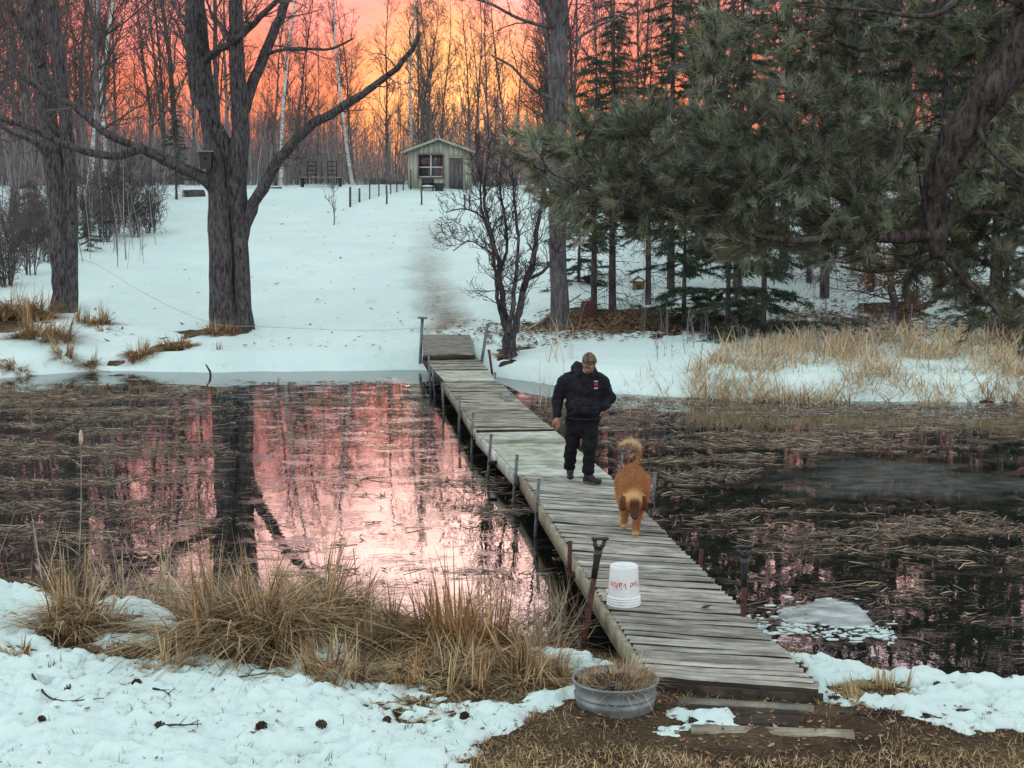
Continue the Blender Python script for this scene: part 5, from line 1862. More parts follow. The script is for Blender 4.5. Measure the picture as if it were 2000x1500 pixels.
        lo = b - dirn * 0.85
        o = MB().tube([lo, b, tp], [r, r, r], 10, cap=True).build('post', mat, d, smooth=False)
        MB().tube([tp - dirn * 0.004, tp + dirn * 0.006], [r * 1.12, r * 1.12], 10, cap=True).build('end_cap', mat, o)
        if ty > 800:
            MB().box(b + [0.04 if bx < 1150 else -0.05, 0, -0.12], (0.12, 0.07, 0.05)).build('bracket', M_DARKWOOD, o)
    # two rusty pipes with black grips at the near end
    for (tx, ty, bx, by, side) in [(1172, 1052, 1158, 1215, -1), (1455, 1068, 1441, 1208, 1)]:
        b = at_z(bx, by, DZ - 0.03) + [0.05 * side, 0, 0]
        tp = at_y(tx, ty, b[1]); dirn = unit(tp - b); r = 0.027
        o = MB().tube([b - dirn * 0.45, b, tp - dirn * 0.16], [r, r, r * 0.92], 12, cap=True).build('post', M_RUST, d)
        g = MB()
        g.tube([tp - dirn * 0.36, tp - dirn * 0.22, tp - dirn * 0.15, tp - dirn * 0.10], [r * 1.06, r * 1.1, r * 1.35, r * 1.5], 10, cap=True)
        x = np.array([1.0, 0, 0])
        g.tube([tp - dirn * 0.11, tp - dirn * 0.06 - x * 0.035, tp - x * 0.048], [0.024, 0.02, 0.018], 8, cap=True)
        g.tube([tp - dirn * 0.11, tp - dirn * 0.06 + x * 0.035, tp + x * 0.048], [0.024, 0.02, 0.018], 8, cap=True)
        g.beam(tp - x * 0.075, tp + x * 0.075, 0.05, 0.022)
        g.build('grip', M_BLACK, o)
    return d, N_


DOCK, NQ = dock()


def ramp_panel():
    zf, zb = 0.56, 0.66
    q = [at_z(826, 691, zf), at_z(929, 690, zf), at_z(918, 654, zb), at_z(826, 653, zb)]
    c = np.mean(q, 0)
    t = thing('ramp_panel', 'grey tilted board panel at the far end of the dock', 'ramp', (c[0], c[1], 0.2))
    V = q + [a - [0, 0, 0.04] for a in q]
    F = [(0, 1, 2, 3), (7, 6, 5, 4), (0, 4, 5, 1), (1, 5, 6, 2), (2, 6, 7, 3), (3, 7, 4, 0)]
    part('panel', V, F=F, mat=M_GREYWOOD, parent=t)
    for a, b in ((0, 3), (1, 2)):
        MB().beam(q[a] + [0.04 * (1 if a == 0 else -1), 0, -0.10], q[b] + [0.04 * (1 if a == 0 else -1), 0, -0.10], 0.05, 0.12).build('support_beam', M_DARKWOOD, t)
    MB().beam(q[0] + [0.06, 0.03, -0.10], q[1] + [-0.06, 0.03, -0.10], 0.05, 0.10).build('support_beam', M_DARKWOOD, t)


ramp_panel()


def poles():
    G = 'poles beside the far end of the dock'
    for (bx, by, tx, ty, w, lab, disc, m) in [
        (826, 693, 825, 622, 6, 'upright pipe with a flat top at the left corner of the far ramp', True, M_STEEL),
        (937, 701, 952, 632, 6, 'leaning thin pole right of the far ramp', False, M_STEEL),
        (955, 722, 955, 683, 5, 'short dark stake in the snow beside the many-stemmed tree', False, M_RUST)]:
        b = at_z(bx, by, 0.35) + [(-0.06 if disc else 0.06), 0, 0]
        tp = at_y(tx, ty, b[1]); dn = unit(tp - b); r = w / 2 / (FPX / b[1])
        loc = b - dn * 0.3
        t = thing('pole', lab, 'pole', loc, G)
        MB().tube([loc, b, tp], [r, r, r], 8, cap=True).build('shaft', m, t)
        if disc:
            MB().tube([tp, tp + dn * 0.04], [0.13, 0.11], 12, cap=True).build('top_plate', m, t)
        elif w == 6:
            MB().beam(tp, tp + [0.28, 0, 0.0], 0.03, 0.03).build('arm', m, t)
    # stakes up on the slope
    G2 = 'thin stakes on the snowy slope'
    for (bx, by, ty, w, lab) in [(755, 404, 362, 3.6, 'thin stake on the slope below the fence, left of the shed'), (823, 406, 370, 3.6, 'thin stake on the slope below the shed window'),
                                 (802, 376, 332, 3.2, 'thin stake against the left corner of the shed'), (907, 416, 380, 4, 'stake with a shred of straw below the shed door'), (917, 408, 384, 3, 'short stake right of the straw-topped one')]:
        b = ghit(bx, by); s = FPX / b[1]; h = (by - ty) / s
        loc = gpt(b[0], b[1], -0.1)
        o = MB().tube([loc, loc + [0.02, 0, 0.1 + h * 0.5], loc + [0, 0, 0.1 + h]], [w / 2 / s] * 3, 7, cap=True).build('stake', M_BARK2, None, origin=loc)
        tag(o, lab, 'stake', G2)


poles()


def loose_plank():
    pts = [(985, 767, 0.42), (995, 782, 0.40), (1012, 796, 0.33), (1038, 806, 0.22)]
    C_ = np.array([at_z(a, b, z) for a, b, z in pts])
    P, _ = smooth_path(C_, [1] * 4, 0.2)
    t = unit(P[-1] - P[0]); sd = unit(np.cross(t, [0, 0, 1])) * 0.09
    n = len(P)
    V = np.vstack([P - sd, P + sd, P - sd - [0, 0, 0.03], P + sd - [0, 0, 0.03]])
    F = []
    for i in range(n - 1):
        F += [(i, i + 1, n + i + 1, n + i), (2 * n + i, 3 * n + i, 3 * n + i + 1, 2 * n + i + 1), (i, 2 * n + i, 2 * n + i + 1, i + 1), (n + i, n + i + 1, 3 * n + i + 1, 3 * n + i)]
    F += [(0, n, 3 * n, 2 * n), (n - 1, 3 * n - 1, 4 * n - 1, 2 * n - 1)]
    o = part('loose_plank', V, F=F, mat=M_GREYWOOD, origin=P[0])
    tag(o, 'loose grey plank curling off the right edge of the dock', 'plank')


loose_plank()


# half-buried landing boards in front of the dock
def landing():
    c = ghit(1460, 1400)
    t = thing('landing_boards', 'half-buried old boards in the dirt in front of the dock', 'boards', gpt(c[0], c[1]))
    rng = np.random.default_rng(520)
    for (x0, y0, x1, y1, w, m) in [(1325, 1372, 1590, 1388, 0.13, M_GREYWOOD), (1345, 1384, 1560, 1398, 0.12, M_DARKWOOD), (1350, 1394, 1570, 1409, 0.12, M_DARKWOOD), (1345, 1408, 1560, 1418, 0.12, M_DARKWOOD), (1350, 1428, 1668, 1438, 0.14, M_STRING)]:
        a = ghit(x0, y0); b = ghit(x1, y1)
        a = gpt(a[0], a[1], -0.012 + 0.012 * rng.random()); b = gpt(b[0], b[1], -0.012 + 0.012 * rng.random())
        MB().beam(a, b, w, 0.05).build('plank', m, t)


landing()


# ================================================================== BUCKET, TUB
def bucket():
    b = at_z(1220, 1188, DZ)
    z0 = DZ + 0.006
    c = np.array([b[0], b[1] + 0.12, z0])
    t = thing('bucket', 'upturned white plastic bucket with red lettering standing on the dock', 'bucket', c)
    M_PL, nt, bs = mat_base('white_plastic', 0.35, 0.4)
    f = noise(nt, coords(nt), 6.0, 4.0)
    r = ramp(nt, [(0.28, (0.55, 0.56, 0.53)), (0.42, (0.74, 0.77, 0.77)), (0.7, (0.82, 0.84, 0.84))]); nt.links.new(f, r.inputs[0]); nt.links.new(r.outputs[0], bs.inputs['Base Color'])
    bs.inputs['Subsurface Weight'].default_value = 0.0
    H = 0.37; rb, rt = 0.147, 0.128
    prof = [(0.138, 0.0), (0.1475, 0.002)]
    body = [(rb - 0.004, 0.02), (rb - 0.002, 0.08), (rt + 0.002, H - 0.02), (rt - 0.001, H - 0.006), (rt - 0.008, H), (rt - 0.02, H + 0.001), (rt - 0.026, H - 0.004), (0.03, H - 0.006), (0.0, H - 0.006)]
    MB().lathe(body, c, 40).build('shell', M_PL, t, smooth=True)
    rim = MB()
    for z in (0.004, 0.028, 0.052, 0.074):
        rim.lathe([(rb - 0.004, z - 0.008), (rb + 0.008, z - 0.006), (rb + 0.010, z), (rb + 0.008, z + 0.006), (rb - 0.004, z + 0.008)], c + [0, 0, 0.006], 40)
    rim.lathe([(rb - 0.003, 0.0), (rb + 0.004, 0.002), (rb + 0.004, 0.084), (rb - 0.003, 0.09)], c, 40)
    rim.build('rim_rings', M_PL, t, smooth=True)
    # red lettering, printed upside down now that the bucket is upturned
    cu = bpy.data.curves.new('lettering', 'FONT')
    cu.body = 'True Value'; cu.shear = 0.35; cu.size = 0.082; cu.extrude = 0.0; cu.align_x = 'CENTER'; cu.align_y = 'CENTER'; cu.offset = 0.0012
    tmp = bpy.data.objects.new('tmp_text', cu); COL.objects.link(tmp)
    dg = bpy.context.evaluated_depsgraph_get(); dg.update()
    me = bpy.data.meshes.new_from_object(tmp.evaluated_get(dg))
    bm = bmesh.new(); bm.from_mesh(me)
    bmesh.ops.triangulate(bm, faces=bm.faces[:])
    bmesh.ops.subdivide_edges(bm, edges=[e for e in bm.edges if e.calc_length() > 0.012], cuts=2)
    zc = 0.205
    for v in bm.verts:
        x, y = -v.co.x, -v.co.y          # turned through 180 degrees
        z = zc + y * 1.05
        rr = rb + (rt - rb) * (z / H) + 0.0015
        a = x / rr + 0.22
        v.co = Vector((c[0] + rr * math.sin(a), c[1] - rr * math.cos(a), c[2] + z)) - Vector(c)
    bm.to_mesh(me); bm.free()
    bpy.data.objects.remove(tmp); bpy.data.curves.remove(cu)
    me.materials.clear(); me.materials.append(mat_flat('red_print', (0.62, 0.03, 0.05), 0.5))
    _child('lettering', me, None, t)['kind'] = 'stuff'
    # ear and wire handle on the left side
    h = MB()
    h.box(c + [-rb - 0.006, 0.02, 0.115], (0.014, 0.05, 0.04))
    h.build('handle_ear', M_PL, t)
    h = MB()
    a = np.linspace(-0.1, 1.0, 12)
    P = np.stack([c[0] - (rb + 0.012) * np.cos(a * 2.6), c[1] + 0.02 - (rb + 0.012) * np.sin(a * 2.6) * 0.25, c[2] + 0.115 - 0.09 * np.sin(np.clip(a, 0, 1) * math.pi)], 1)
    h.tube(P[:4] + [-0.002, -0.0, 0.0], 0.003, 5)
    h.build('wire_handle', M_STEEL, t)


bucket()


def tub():
    b = ghit(1206, 1402)
    loc = gpt(b[0], b[1] + 0.25, -0.03)
    t = thing('washtub', 'round galvanised tub planted with withered stalks beside the dock', 'tub', loc)
    m, nt, bs = mat_base('galvanised_zinc', 0.5, 0.5)
    bs.inputs['Metallic'].default_value = 0.35
    f = noise(nt, coords(nt), 7.0, 5.0)
    r = ramp(nt, [(0.3, (0.10, 0.12, 0.125)), (0.7, (0.25, 0.285, 0.29))]); nt.links.new(f, r.inputs[0]); nt.links.new(r.outputs[0], bs.inputs['Base Color'])
    R0 = 0.315; H = 0.245
    z = loc + [0, 0, 0]
    pr = [(R0 - 0.03, 0.0), (R0 - 0.02, 0.08), (R0 - 0.008, 0.12), (R0 - 0.02, 0.125), (R0 - 0.018, 0.135), (R0 - 0.004, 0.14), (R0 - 0.016, 0.15), (R0 - 0.012, 0.20), (R0, H - 0.02), (R0 + 0.004, H)]
    MB().lathe(pr, z, 48).build('shell', m, t, smooth=True)
    MB().lathe([(R0 + 0.002, H - 0.012), (R0 + 0.012, H - 0.006), (R0 + 0.012, H + 0.004), (R0 - 0.002, H + 0.01), (R0 - 0.008, H)], z, 48).build('rolled_rim', m, t, smooth=True)
    MB().lathe([(R0 - 0.005, H - 0.035), (0.2, H - 0.01), (0.1, H + 0.01), (0.001, H + 0.015)], z, 32).build('soil', M_GROUND, t, smooth=True)
    h = MB(); a = np.linspace(0, math.pi, 10)
    cx = z + [-0.05, -R0 - 0.0, H - 0.06]
    h.tube(np.stack([cx[0] + 0.05 * np.cos(a), cx[1] - 0.02 * np.sin(a) - 0.002, cx[2] - 0.05 * np.sin(a)], 1), 0.006, 6)
    h.build('handle', m, t)
    rng = np.random.default_rng(530)
    n = 900
    rr = np.sqrt(rng.random(n)) * (R0 - 0.03); aa = rng.random(n) * 6.28
    base = np.stack([z[0] + rr * np.cos(aa), z[1] + rr * np.sin(aa), np.full(n, z[2] + H - 0.02)], 1)
    right = base[:, 0] > z[0] - 0.05
    L = np.where(right, 0.08 + 0.17 * rng.random(n) ** 1.5, 0.05 + 0.07 * rng.random(n))
    V, Q, C = blades(base, aa + rng.normal(0, 0.8, n), L, np.abs(rng.normal(0.8, 0.45, n)), rng.random(n) * 0.9, 0.003 + 0.006 * rng.random(n), tones(n, [(0.42, 0.30, 0.19), (0.30, 0.19, 0.11), (0.5, 0.39, 0.27)], rng), 4, rng.normal(1.57, 0.6, n))
    ws = part('withered_stalks', V, Q=Q, mat=M_STRAW, parent=t, col=C)
    ws['kind'] = 'stuff'
    # little round black garden lamp on a spike
    o = thing('garden_lamp', 'small black ball-shaped garden lamp stuck in the tub', 'lamp', z + [-0.04, -0.24, H - 0.03])
    q = z + [-0.04, -0.24, H - 0.03]
    a = np.linspace(0, math.pi, 9)
    MB().lathe(np.stack([0.034 * np.sin(a) + 1e-4, -0.030 * np.cos(a)], 1), q + [0, 0, 0.055], 16).build('globe', M_BLACK, o, smooth=True)
    MB().tube([q - [0, 0, 0.03], q + [0, 0, 0.03]], [0.006, 0.008], 6).build('spike', M_BLACK, o)


tub()


# ================================================================== SHED
def shed():
    Y = 84.5
    s = FPX / Y
    xl, xr = at_y(798, 370, Y)[0], at_y(917, 370, Y)[0]
    cx = (xl + xr) / 2; W = xr - xl
    zb = at_y(855, 371, Y)[2] - 0.05
    hE = 2.22; hP = 2.86; D = 3.4
    loc = np.array([cx, Y, zb])
    t = thing('shed', 'small pale green shed with gable roof at the top of the snowy slope', 'shed', loc)
    M_W = mat_noise('pale_green_siding', (0.30, 0.305, 0.245), (0.40, 0.405, 0.335), 4.0, (1, 1, 0.3), rough=0.9, bstr=0.2, vary=0.05)
    M_R = mat_noise('old_roofing', (0.16, 0.15, 0.15), (0.30, 0.28, 0.28), 8.0, rough=0.95)
    M_D = mat_noise('grey_door', (0.085, 0.075, 0.08), (0.15, 0.135, 0.14), 6.0, (1, 1, 0.3), rough=0.9)
    M_F = mat_flat('window_frame_grey', (0.15, 0.14, 0.15), 0.8)
    M_T = mat_flat('white_muntin', (0.55, 0.54, 0.55), 0.7)
    xw0, xw1 = at_y(816, 0, Y)[0] - cx, at_y(863, 0, Y)[0] - cx
    zw1, zw0 = at_y(0, 303, Y)[2] - zb, at_y(0, 346, Y)[2] - zb
    xd0, xd1 = at_y(876, 0, Y)[0] - cx, at_y(903, 0, Y)[0] - cx
    zd1 = at_y(0, 308, Y)[2] - zb

    def top(x):
        return hE + (hP - hE) * (1 - abs(x) / (W / 2))

    nb = 12
    bw = W / nb
    for face, yy in (('front', 0.0), ('back', D)):
        for k in range(nb):
            x0 = -W / 2 + k * bw; x1 = x0 + bw - 0.012
            cuts = []
            ops = [(xw0, xw1, zw0, zw1), (xd0, xd1, 0.0, zd1)] if face == 'front' else [(-0.9, 0.5, 0.8, 2.0)]
            # split boards at opening edges
            xsn = sorted({x0, x1} | {e for o_ in ops for e in o_[:2] if x0 < e < x1})
            for a, b in zip(xsn[:-1], xsn[1:]):
                m_ = (a + b) / 2
                spans_ = [(0.0, None)]
                for o_ in ops:
                    if o_[0] < m_ < o_[1]:
                        spans_ = ([(0.0, o_[2])] if o_[2] > 0.02 else []) + [(o_[3], None)]
                for z0, z1 in spans_:
                    za = top(a) if z1 is None else z1; zc = top(b) if z1 is None else z1
                    V = [[a, 0, z0], [b, 0, z0], [b, 0, zc], [a, 0, za], [a, 0.04, z0], [b, 0.04, z0], [b, 0.04, zc], [a, 0.04, za]]
                    mb = MB().add(np.array(V) + loc + [0, yy - (0.04 if face == 'back' else 0), 0], [[0, 1, 2, 3], [5, 4, 7, 6], [0, 4, 5, 1], [1, 5, 6, 2], [2, 6, 7, 3], [3, 7, 4, 0]])
                    mb.build('siding_board', M_W, t)
    for sx in (-1, 1):
        MB().box(loc + [sx * (W / 2 - 0.02), D / 2, hE / 2], (0.04, D - 0.1, hE)).build('side_wall', M_W, t)
        # corner trim and roof slope
        MB().box(loc + [sx * (W / 2 - 0.03), -0.015, hE / 2 - 0.02], (0.10, 0.022, hE - 0.05)).build('corner_trim', M_W, t)
        a = np.array([0, 0, hP + 0.07]); ov = 0.42
        sl = (hP - hE) / (W / 2)
        e = np.array([sx * (W / 2 + ov), 0, hP + 0.07 - sl * (W / 2 + ov)])
        V = []
        for y in (-0.35, D + 0.3):
            V += [a + [0, y, 0], e + [0, y, 0], e + [0, y, -0.06], a + [0, y, -0.06]]
        ro = part('roof', np.array(V) + loc, F=[(0, 1, 5, 4), (3, 7, 6, 2), (0, 3, 2, 1), (4, 5, 6, 7), (1, 2, 6, 5), (0, 4, 7, 3)], mat=M_R, parent=t)
        MB().beam(loc + a + [sx * 0.004, -0.37, -0.04], loc + e + [0, -0.37, -0.04], 0.03, 0.13).build('barge_board', M_W, ro)
        # rim of old snow along the ridge
    MB().box(loc + [0, D / 2, -0.0], (W - 0.1, D - 0.1, 0.1)).build('floor_slab', M_D, t)
    # window
    w = MB().box(loc + [(xw0 + xw1) / 2, -0.02, zw0 - 0.03], (xw1 - xw0 + 0.16, 0.08, 0.06)).box(loc + [(xw0 + xw1) / 2, -0.02, zw1 + 0.03], (xw1 - xw0 + 0.16, 0.06, 0.06))
    for x in (xw0 - 0.03, xw1 + 0.03):
        w.box(loc + [x, -0.02, (zw0 + zw1) / 2], (0.06, 0.06, zw1 - zw0 - 0.002))
    win = w.build('window', M_F, t)
    m = MB()
    m.box(loc + [(xw0 + xw1) / 2, 0.01, (zw0 + zw1) / 2], (0.07, 0.05, zw1 - zw0)).box(loc + [(xw0 + xw1) / 2, 0.012, (zw0 + zw1) / 2 - 0.06], (xw1 - xw0, 0.045, 0.07)).box(loc + [(xw0 + xw1) / 2, 0.012, zw0 + 0.03], (xw1 - xw0, 0.045, 0.06))
    m.build('muntins', M_T, win)
    mg, nt, bs = mat_base('dark_window_glass', 0.02, 0.6)
    bs.inputs['Base Color'].default_value = (0.03, 0.025, 0.03, 1)
    f = noise(nt, coords(nt), 1.3, 2.0)
    tr = nt.nodes.new('ShaderNodeBsdfTransparent'); mx = nt.nodes.new('ShaderNodeMixShader'); mx.inputs[0].default_value = 0.35
    nt.links.new(tr.outputs[0], mx.inputs[1]); nt.links.new(bs.outputs[0], mx.inputs[2]); nt.links.new(mx.outputs[0], nt.nodes['Material Output'].inputs[0])
    bump(nt, bs, f, 0.1, 0.02)
    xm = (xw0 + xw1) / 2; zm = (zw0 + zw1) / 2 - 0.06
    for a, b in ((xw0, xm - 0.035), (xm + 0.035, xw1)):
        for c, e in ((zw0 + 0.06, zm - 0.035), (zm + 0.035, zw1)):
            MB().box(loc + [(a + b) / 2, 0.03, (c + e) / 2], (b - a, 0.006, e - c)).build('pane', mg, win)
    # added pink panels, standing in for sunset light seen through the window
    M_C = mat_noise('painted_pink_light', (0.30, 0.12, 0.14), (0.5, 0.24, 0.26), 8.0, (4, 1, 0.5), rough=0.9)
    MB().box(loc + [xw0 + 0.28, 0.16, zm + 0.34], (0.5, 0.02, 0.6)).build('pink_light_panel', M_C, win)
    MB().box(loc + [xw1 - 0.2, 0.16, zm + 0.36], (0.3, 0.02, 0.5)).build('pink_light_panel', M_C, win)
    # door
    d = MB().box(loc + [(xd0 + xd1) / 2, 0.015, zd1 / 2], (xd1 - xd0 - 0.02, 0.04, zd1 - 0.02)).build('door', M_D, t)
    for k in range(3):
        MB().box(loc + [xd0 + (k + 0.5) * (xd1 - xd0) / 3, -0.012, zd1 / 2], ((xd1 - xd0) / 3 - 0.02, 0.016, zd1 - 0.12)).build('door_board', M_D, d)
    MB().tube([loc + [xd0 + 0.1, -0.05, 1.0], loc + [xd0 + 0.1, -0.02, 1.0]], 0.03, 8, cap=True).build('door_knob', M_STEEL, d)
    MB().box(loc + [(xd0 + xd1) / 2, -0.01, zd1 + 0.03], (xd1 - xd0 + 0.12, 0.05, 0.07)).build('door_trim', M_W, t)
    # things standing in front
    M_BIN = mat_flat('dark_green_plastic', (0.03, 0.05, 0.045), 0.5)
    p = at_y(858, 371, Y - 0.9); p[2] = zg(p[0], p[1])
    b = thing('plastic_bin', 'dark green bin in the snow left of the shed door', 'bin', p)
    MB().lathe([(0.2, 0), (0.28, 0.5), (0.31, 0.52), (0.31, 0.56), (0.26, 0.55), (0.2, 0.1), (0, 0.1)], p, 16).build('body', M_BIN, b)
    MB().box(p + [0.3, 0, 0.45], (0.05, 0.1, 0.06)).build('handle', M_BIN, b)
    p = at_y(835, 372, Y - 1.0); p[2] = zg(p[0], p[1])
    b = thing('garden_chair', 'low dark garden chair topped with snow under the shed window', 'chair', p)
    for x in (-0.3, 0.3):
        for y in (-0.2, 0.2):
            MB().box(p + [x, y, 0.18], (0.05, 0.05, 0.36)).build('leg', M_BLACK, b)
    MB().box(p + [0, 0, 0.38], (0.7, 0.5, 0.05)).build('seat', M_BLACK, b)
    MB().box(p + [0, 0.24, 0.62], (0.7, 0.05, 0.44)).build('backrest', M_BLACK, b)
    a = np.linspace(0, math.pi / 2, 5)
    MB().lathe(np.stack([0.34 * np.cos(a), 0.09 * np.sin(a)], 1), p + [0, -0.02, 0.40], 14, sy=0.7).build('snow_cap', M_SNOW, b, smooth=True)


shed()


def slope_things():
    rng = np.random.default_rng(540)
    # wire fence climbing to the shed
    posts = [(684, 410, 366, 7), (702, 400, 368, 6), (722, 394, 350, 4), (740, 389, 342, 4), (763, 384, 346, 4), (775, 381, 345, 4), (788, 377, 342, 4)]
    P = [ghit(x, y) for x, y, _, _ in posts]
    f = thing('wire_fence', 'wire garden fence with wooden posts climbing to the shed', 'fence', gpt(P[0][0], P[0][1]))
    tops = []
    for p, (x, y, ty, w) in zip(P, posts):
        s = FPX / p[1]; h = (y - ty) / s
        g = gpt(p[0], p[1], -0.1)
        MB().tube([g, g + [0.01, 0, 0.1 + h]], [w * 0.32 / s] * 2, 7, cap=True).build('post', M_BARK2, f)
        tops.append((g + [0, 0, 0.1], h))
    for (a, ha), (b, hb) in zip(tops[:-1], tops[1:]):
        m = MB()
        for k in np.linspace(0.08, 0.92, 7):
            m.tube([a + [0, 0, ha * k], b + [0, 0, hb * k]], 0.004, 3)
        n = max(3, int(np.linalg.norm(b - a) / 0.2))
        for k in range(1, n):
            q = a + (b - a) * k / n; h = ha + (hb - ha) * k / n
            m.tube([q + [0, 0, 0.05 * h], q + [0, 0, 0.95 * h]], 0.0035, 3)
        m.build('wire_mesh', M_STEEL, f)
    # trellis bench at the wood edge
    Y = 87.0; s = FPX / Y
    p = at_y(628, 372, Y); p[2] = zg(p[0], p[1])
    b = thing('trellis_bench', 'dark wooden bench with a tall lattice back at the wood edge left of the shed', 'bench', p)
    W_ = 2.4
    for x in (-W_ / 2 + 0.1, W_ / 2 - 0.1):
        for y in (-0.35, 0.25):
            MB().box(p + [x, y, 0.2], (0.1, 0.1, 0.9)).build('leg', M_DARKWOOD, b)
    for k in range(4):
        MB().box(p + [0, -0.35 + 0.2 * k, 0.68], (W_, 0.17, 0.05)).build('seat_plank', M_GREYWOOD, b)
    for x in (-0.85, -0.35, 0.0, 0.35, 0.85):
        MB().box(p + [x, 0.33, 1.0], (0.06, 0.05, 1.25)).build('back_post', M_DARKWOOD, b)
    for z in (0.85, 1.1, 1.35, 1.6):
        MB().box(p + [-0.6, 0.36, z], (0.6, 0.035, 0.05)).build('back_slat', M_DARKWOOD, b)
        MB().box(p + [0.6, 0.36, z], (0.6, 0.035, 0.05)).build('back_slat', M_DARKWOOD, b)
    # logs and stumps at the wood edge
    def log(px, py, L, r, az, lab, Yl):
        q = at_y(px, py, Yl); q[2] = zg(q[0], q[1]) + r * 0.8
        d = np.array([math.cos(az), math.sin(az), 0.03])
        t = thing('log', lab, 'log', q, 'logs at the wood edge')
        MB().tube([q - d * L / 2, q, q + d * L / 2], [r, r * 1.03, r * 0.95], 10, cap=True, jit=0.08).build('bark', M_BARK, t)
        MB().tube([q - d * (L / 2 + 0.004), q - d * (L / 2 - 0.01)], [r * 0.9] * 2, 10, cap=True).build('cut_end', M_STRING, t)
    log(378, 372, 1.1, 0.27, 0.5, 'thick dark log at the wood edge left of the forked trunk', 78)
    log(735, 352, 1.6, 0.3, 0.9, 'thick log lying behind the wire fence', 93)
    log(770, 356, 1.2, 0.22, -0.6, 'smaller brown log behind the wire fence, nearest the shed', 92)
    log(505, 372, 2.6, 0.09, 0.05, 'long thin log on the snow edge right of the forked trunk', 84)
    log(300, 378, 1.8, 0.11, -0.1, 'thin log half under snow at the wood edge', 80)
    # sapling alone on the slope
    c = ghit(652, 446)
    loc = gpt(c[0], c[1], -0.05)
    t = thing('sapling', 'lone leafless sapling on the open slope', 'sapling', loc)
    s = FPX / c[1]; H = 74 / s
    Pp, rd = smooth_path(np.array([loc, loc + [0.03, 0, H * 0.35], loc + [-0.03, 0, H * 0.7], loc + [0.06, 0, H]]), [0.03, 0.025, 0.014, 0.006], 0.2)
    MB().tube(Pp, rd, 6).build('stem', M_BARK2, t, smooth=True)
    cr = MB()
    for q, d, r in along(Pp, rd, 0.35 + 0.62 * rng.random(14)):
        twiggery(cr, q, side_dir(d, rng.uniform(0.4, 0.8), rng.random() * 6.28), rng.uniform(0.3, 0.8), r * 0.5, 1, rng, (3, 3, 2), grav=0.15, rmin=0.005)
    cr.build('twigs', M_TWIG, t)
    # stump and little yellow box behind the straight trunk
    c = ghit(1150, 622); loc = gpt(c[0], c[1], -0.05)
    t = thing('stump', 'round brown stump between the straight trunk and the firs', 'stump', loc)
    MB().lathe([(0.3, 0), (0.24, 0.12), (0.22, 0.42), (0.19, 0.5), (0.1, 0.53), (0.0, 0.54)], loc, 14).build('stump_body', M_RUST, t, smooth=True)
    MB().tube([loc + [0.25, -0.1, 0.05], loc + [0.5, -0.15, 0.0]], [0.09, 0.04], 6).build('root', M_BARK, t)
    c = ghit(1247, 575); loc = gpt(c[0], c[1], 0.0)
    t = thing('yellow_box', 'small yellow hutch-like box on the snow among the firs', 'box', loc)
    M_Y = mat_flat('faded_yellow', (0.20, 0.13, 0.05), 0.8)
    MB().box(loc + [0, 0, 0.2], (0.34, 0.3, 0.36)).build('body', M_Y, t)
    MB().box(loc + [-0.12, 0, 0.44], (0.32, 0.4, 0.04), rot('Y', -0.6)).build('roof', M_Y, t)
    MB().box(loc + [0.12, 0, 0.44], (0.32, 0.4, 0.04), rot('Y', 0.6)).build('roof', M_Y, t)
    MB().box(loc + [0.0, -0.152, 0.2], (0.14, 0.01, 0.18)).build('opening', M_BLACK, t)
    # pale fallen pole
    a = ghit(1020, 655); bq = at_y(1135, 575, a[1] + 1.5)
    o = MB().tube([a + [0, 0, 0.05], (a + bq) / 2 + [0, 0, 0.03], bq], [0.035, 0.03, 0.018], 7, cap=True).build('fallen_branch', M_STRING, None, origin=a, smooth=True)
    tag(o, 'pale dead branch leaning across the straight grey trunk', 'branch')
    # rope from the left tree round the forked trunk to the dock pole
    pts = [(150, 505), (190, 517), (260, 560), (335, 600), (410, 630)]
    Ys = [LY - 0.3, 41.8, 41.4, 41.0, MY - 0.55]
    A = [at_y(x, y, Y_) for (x, y), Y_ in zip(pts, Ys)]
    A += [at_y(450, 637, MY - 0.72), at_y(490, 637, MY - 0.5), at_y(600, 642, 39.5), at_y(720, 646, 38.8), at_y(825, 640, 38.0)]
    Pp, rd = smooth_path(np.array(A), [0.006] * len(A), 0.4)
    o = MB().tube(Pp, rd, 5).build('rope', mat_flat('grey_rope', (0.38, 0.38, 0.38), 0.9), None, origin=A[0])
    tag(o, 'thin grey rope strung low from the left tree past the forked trunk', 'rope')
    # birdhouse in the fork
    Yb = MY - 0.55; sb = FPX / Yb
    q = at_y(403, 330, Yb)
    t = thing('birdhouse', 'small black birdhouse box fixed in the fork of the big tree', 'birdhouse', q)
    V = np.array([[-0.14, -0.13, 0.0], [0.14, -0.13, 0], [0.18, -0.15, 0.42], [-0.18, -0.15, 0.42], [-0.14, 0.13, 0], [0.14, 0.13, 0], [0.18, 0.15, 0.46], [-0.18, 0.15, 0.46]]) + q
    part('box', V, F=[(0, 1, 2, 3), (5, 4, 7, 6), (0, 4, 5, 1), (1, 5, 6, 2), (2, 6, 7, 3), (3, 7, 4, 0)], mat=M_BLACK, parent=t)
    MB().box(q + [0, -0.02, 0.46], (0.44, 0.42, 0.03), rot('X', 0.1)).build('lid', M_GREYWOOD, t)
    MB().tube([q + [0, -0.142, 0.26], q + [0, -0.147, 0.26]], [0.04, 0.04], 12, cap=True).build('entrance_hole', M_DARKWOOD, t)
    # dark branch sticking out of the far water
    a = at_z(412, 738, -0.05)
    o = MB().tube([a, a + [-0.02, 0, 0.16], a + [-0.09, 0, 0.28], a + [-0.12, 0, 0.33]], [0.028, 0.026, 0.02, 0.012], 7, cap=True).build('dead_branch', M_BARK, None, origin=a)
    tag(o, 'short dark snag sticking out of the water below the forked tree', 'branch')


slope_things()


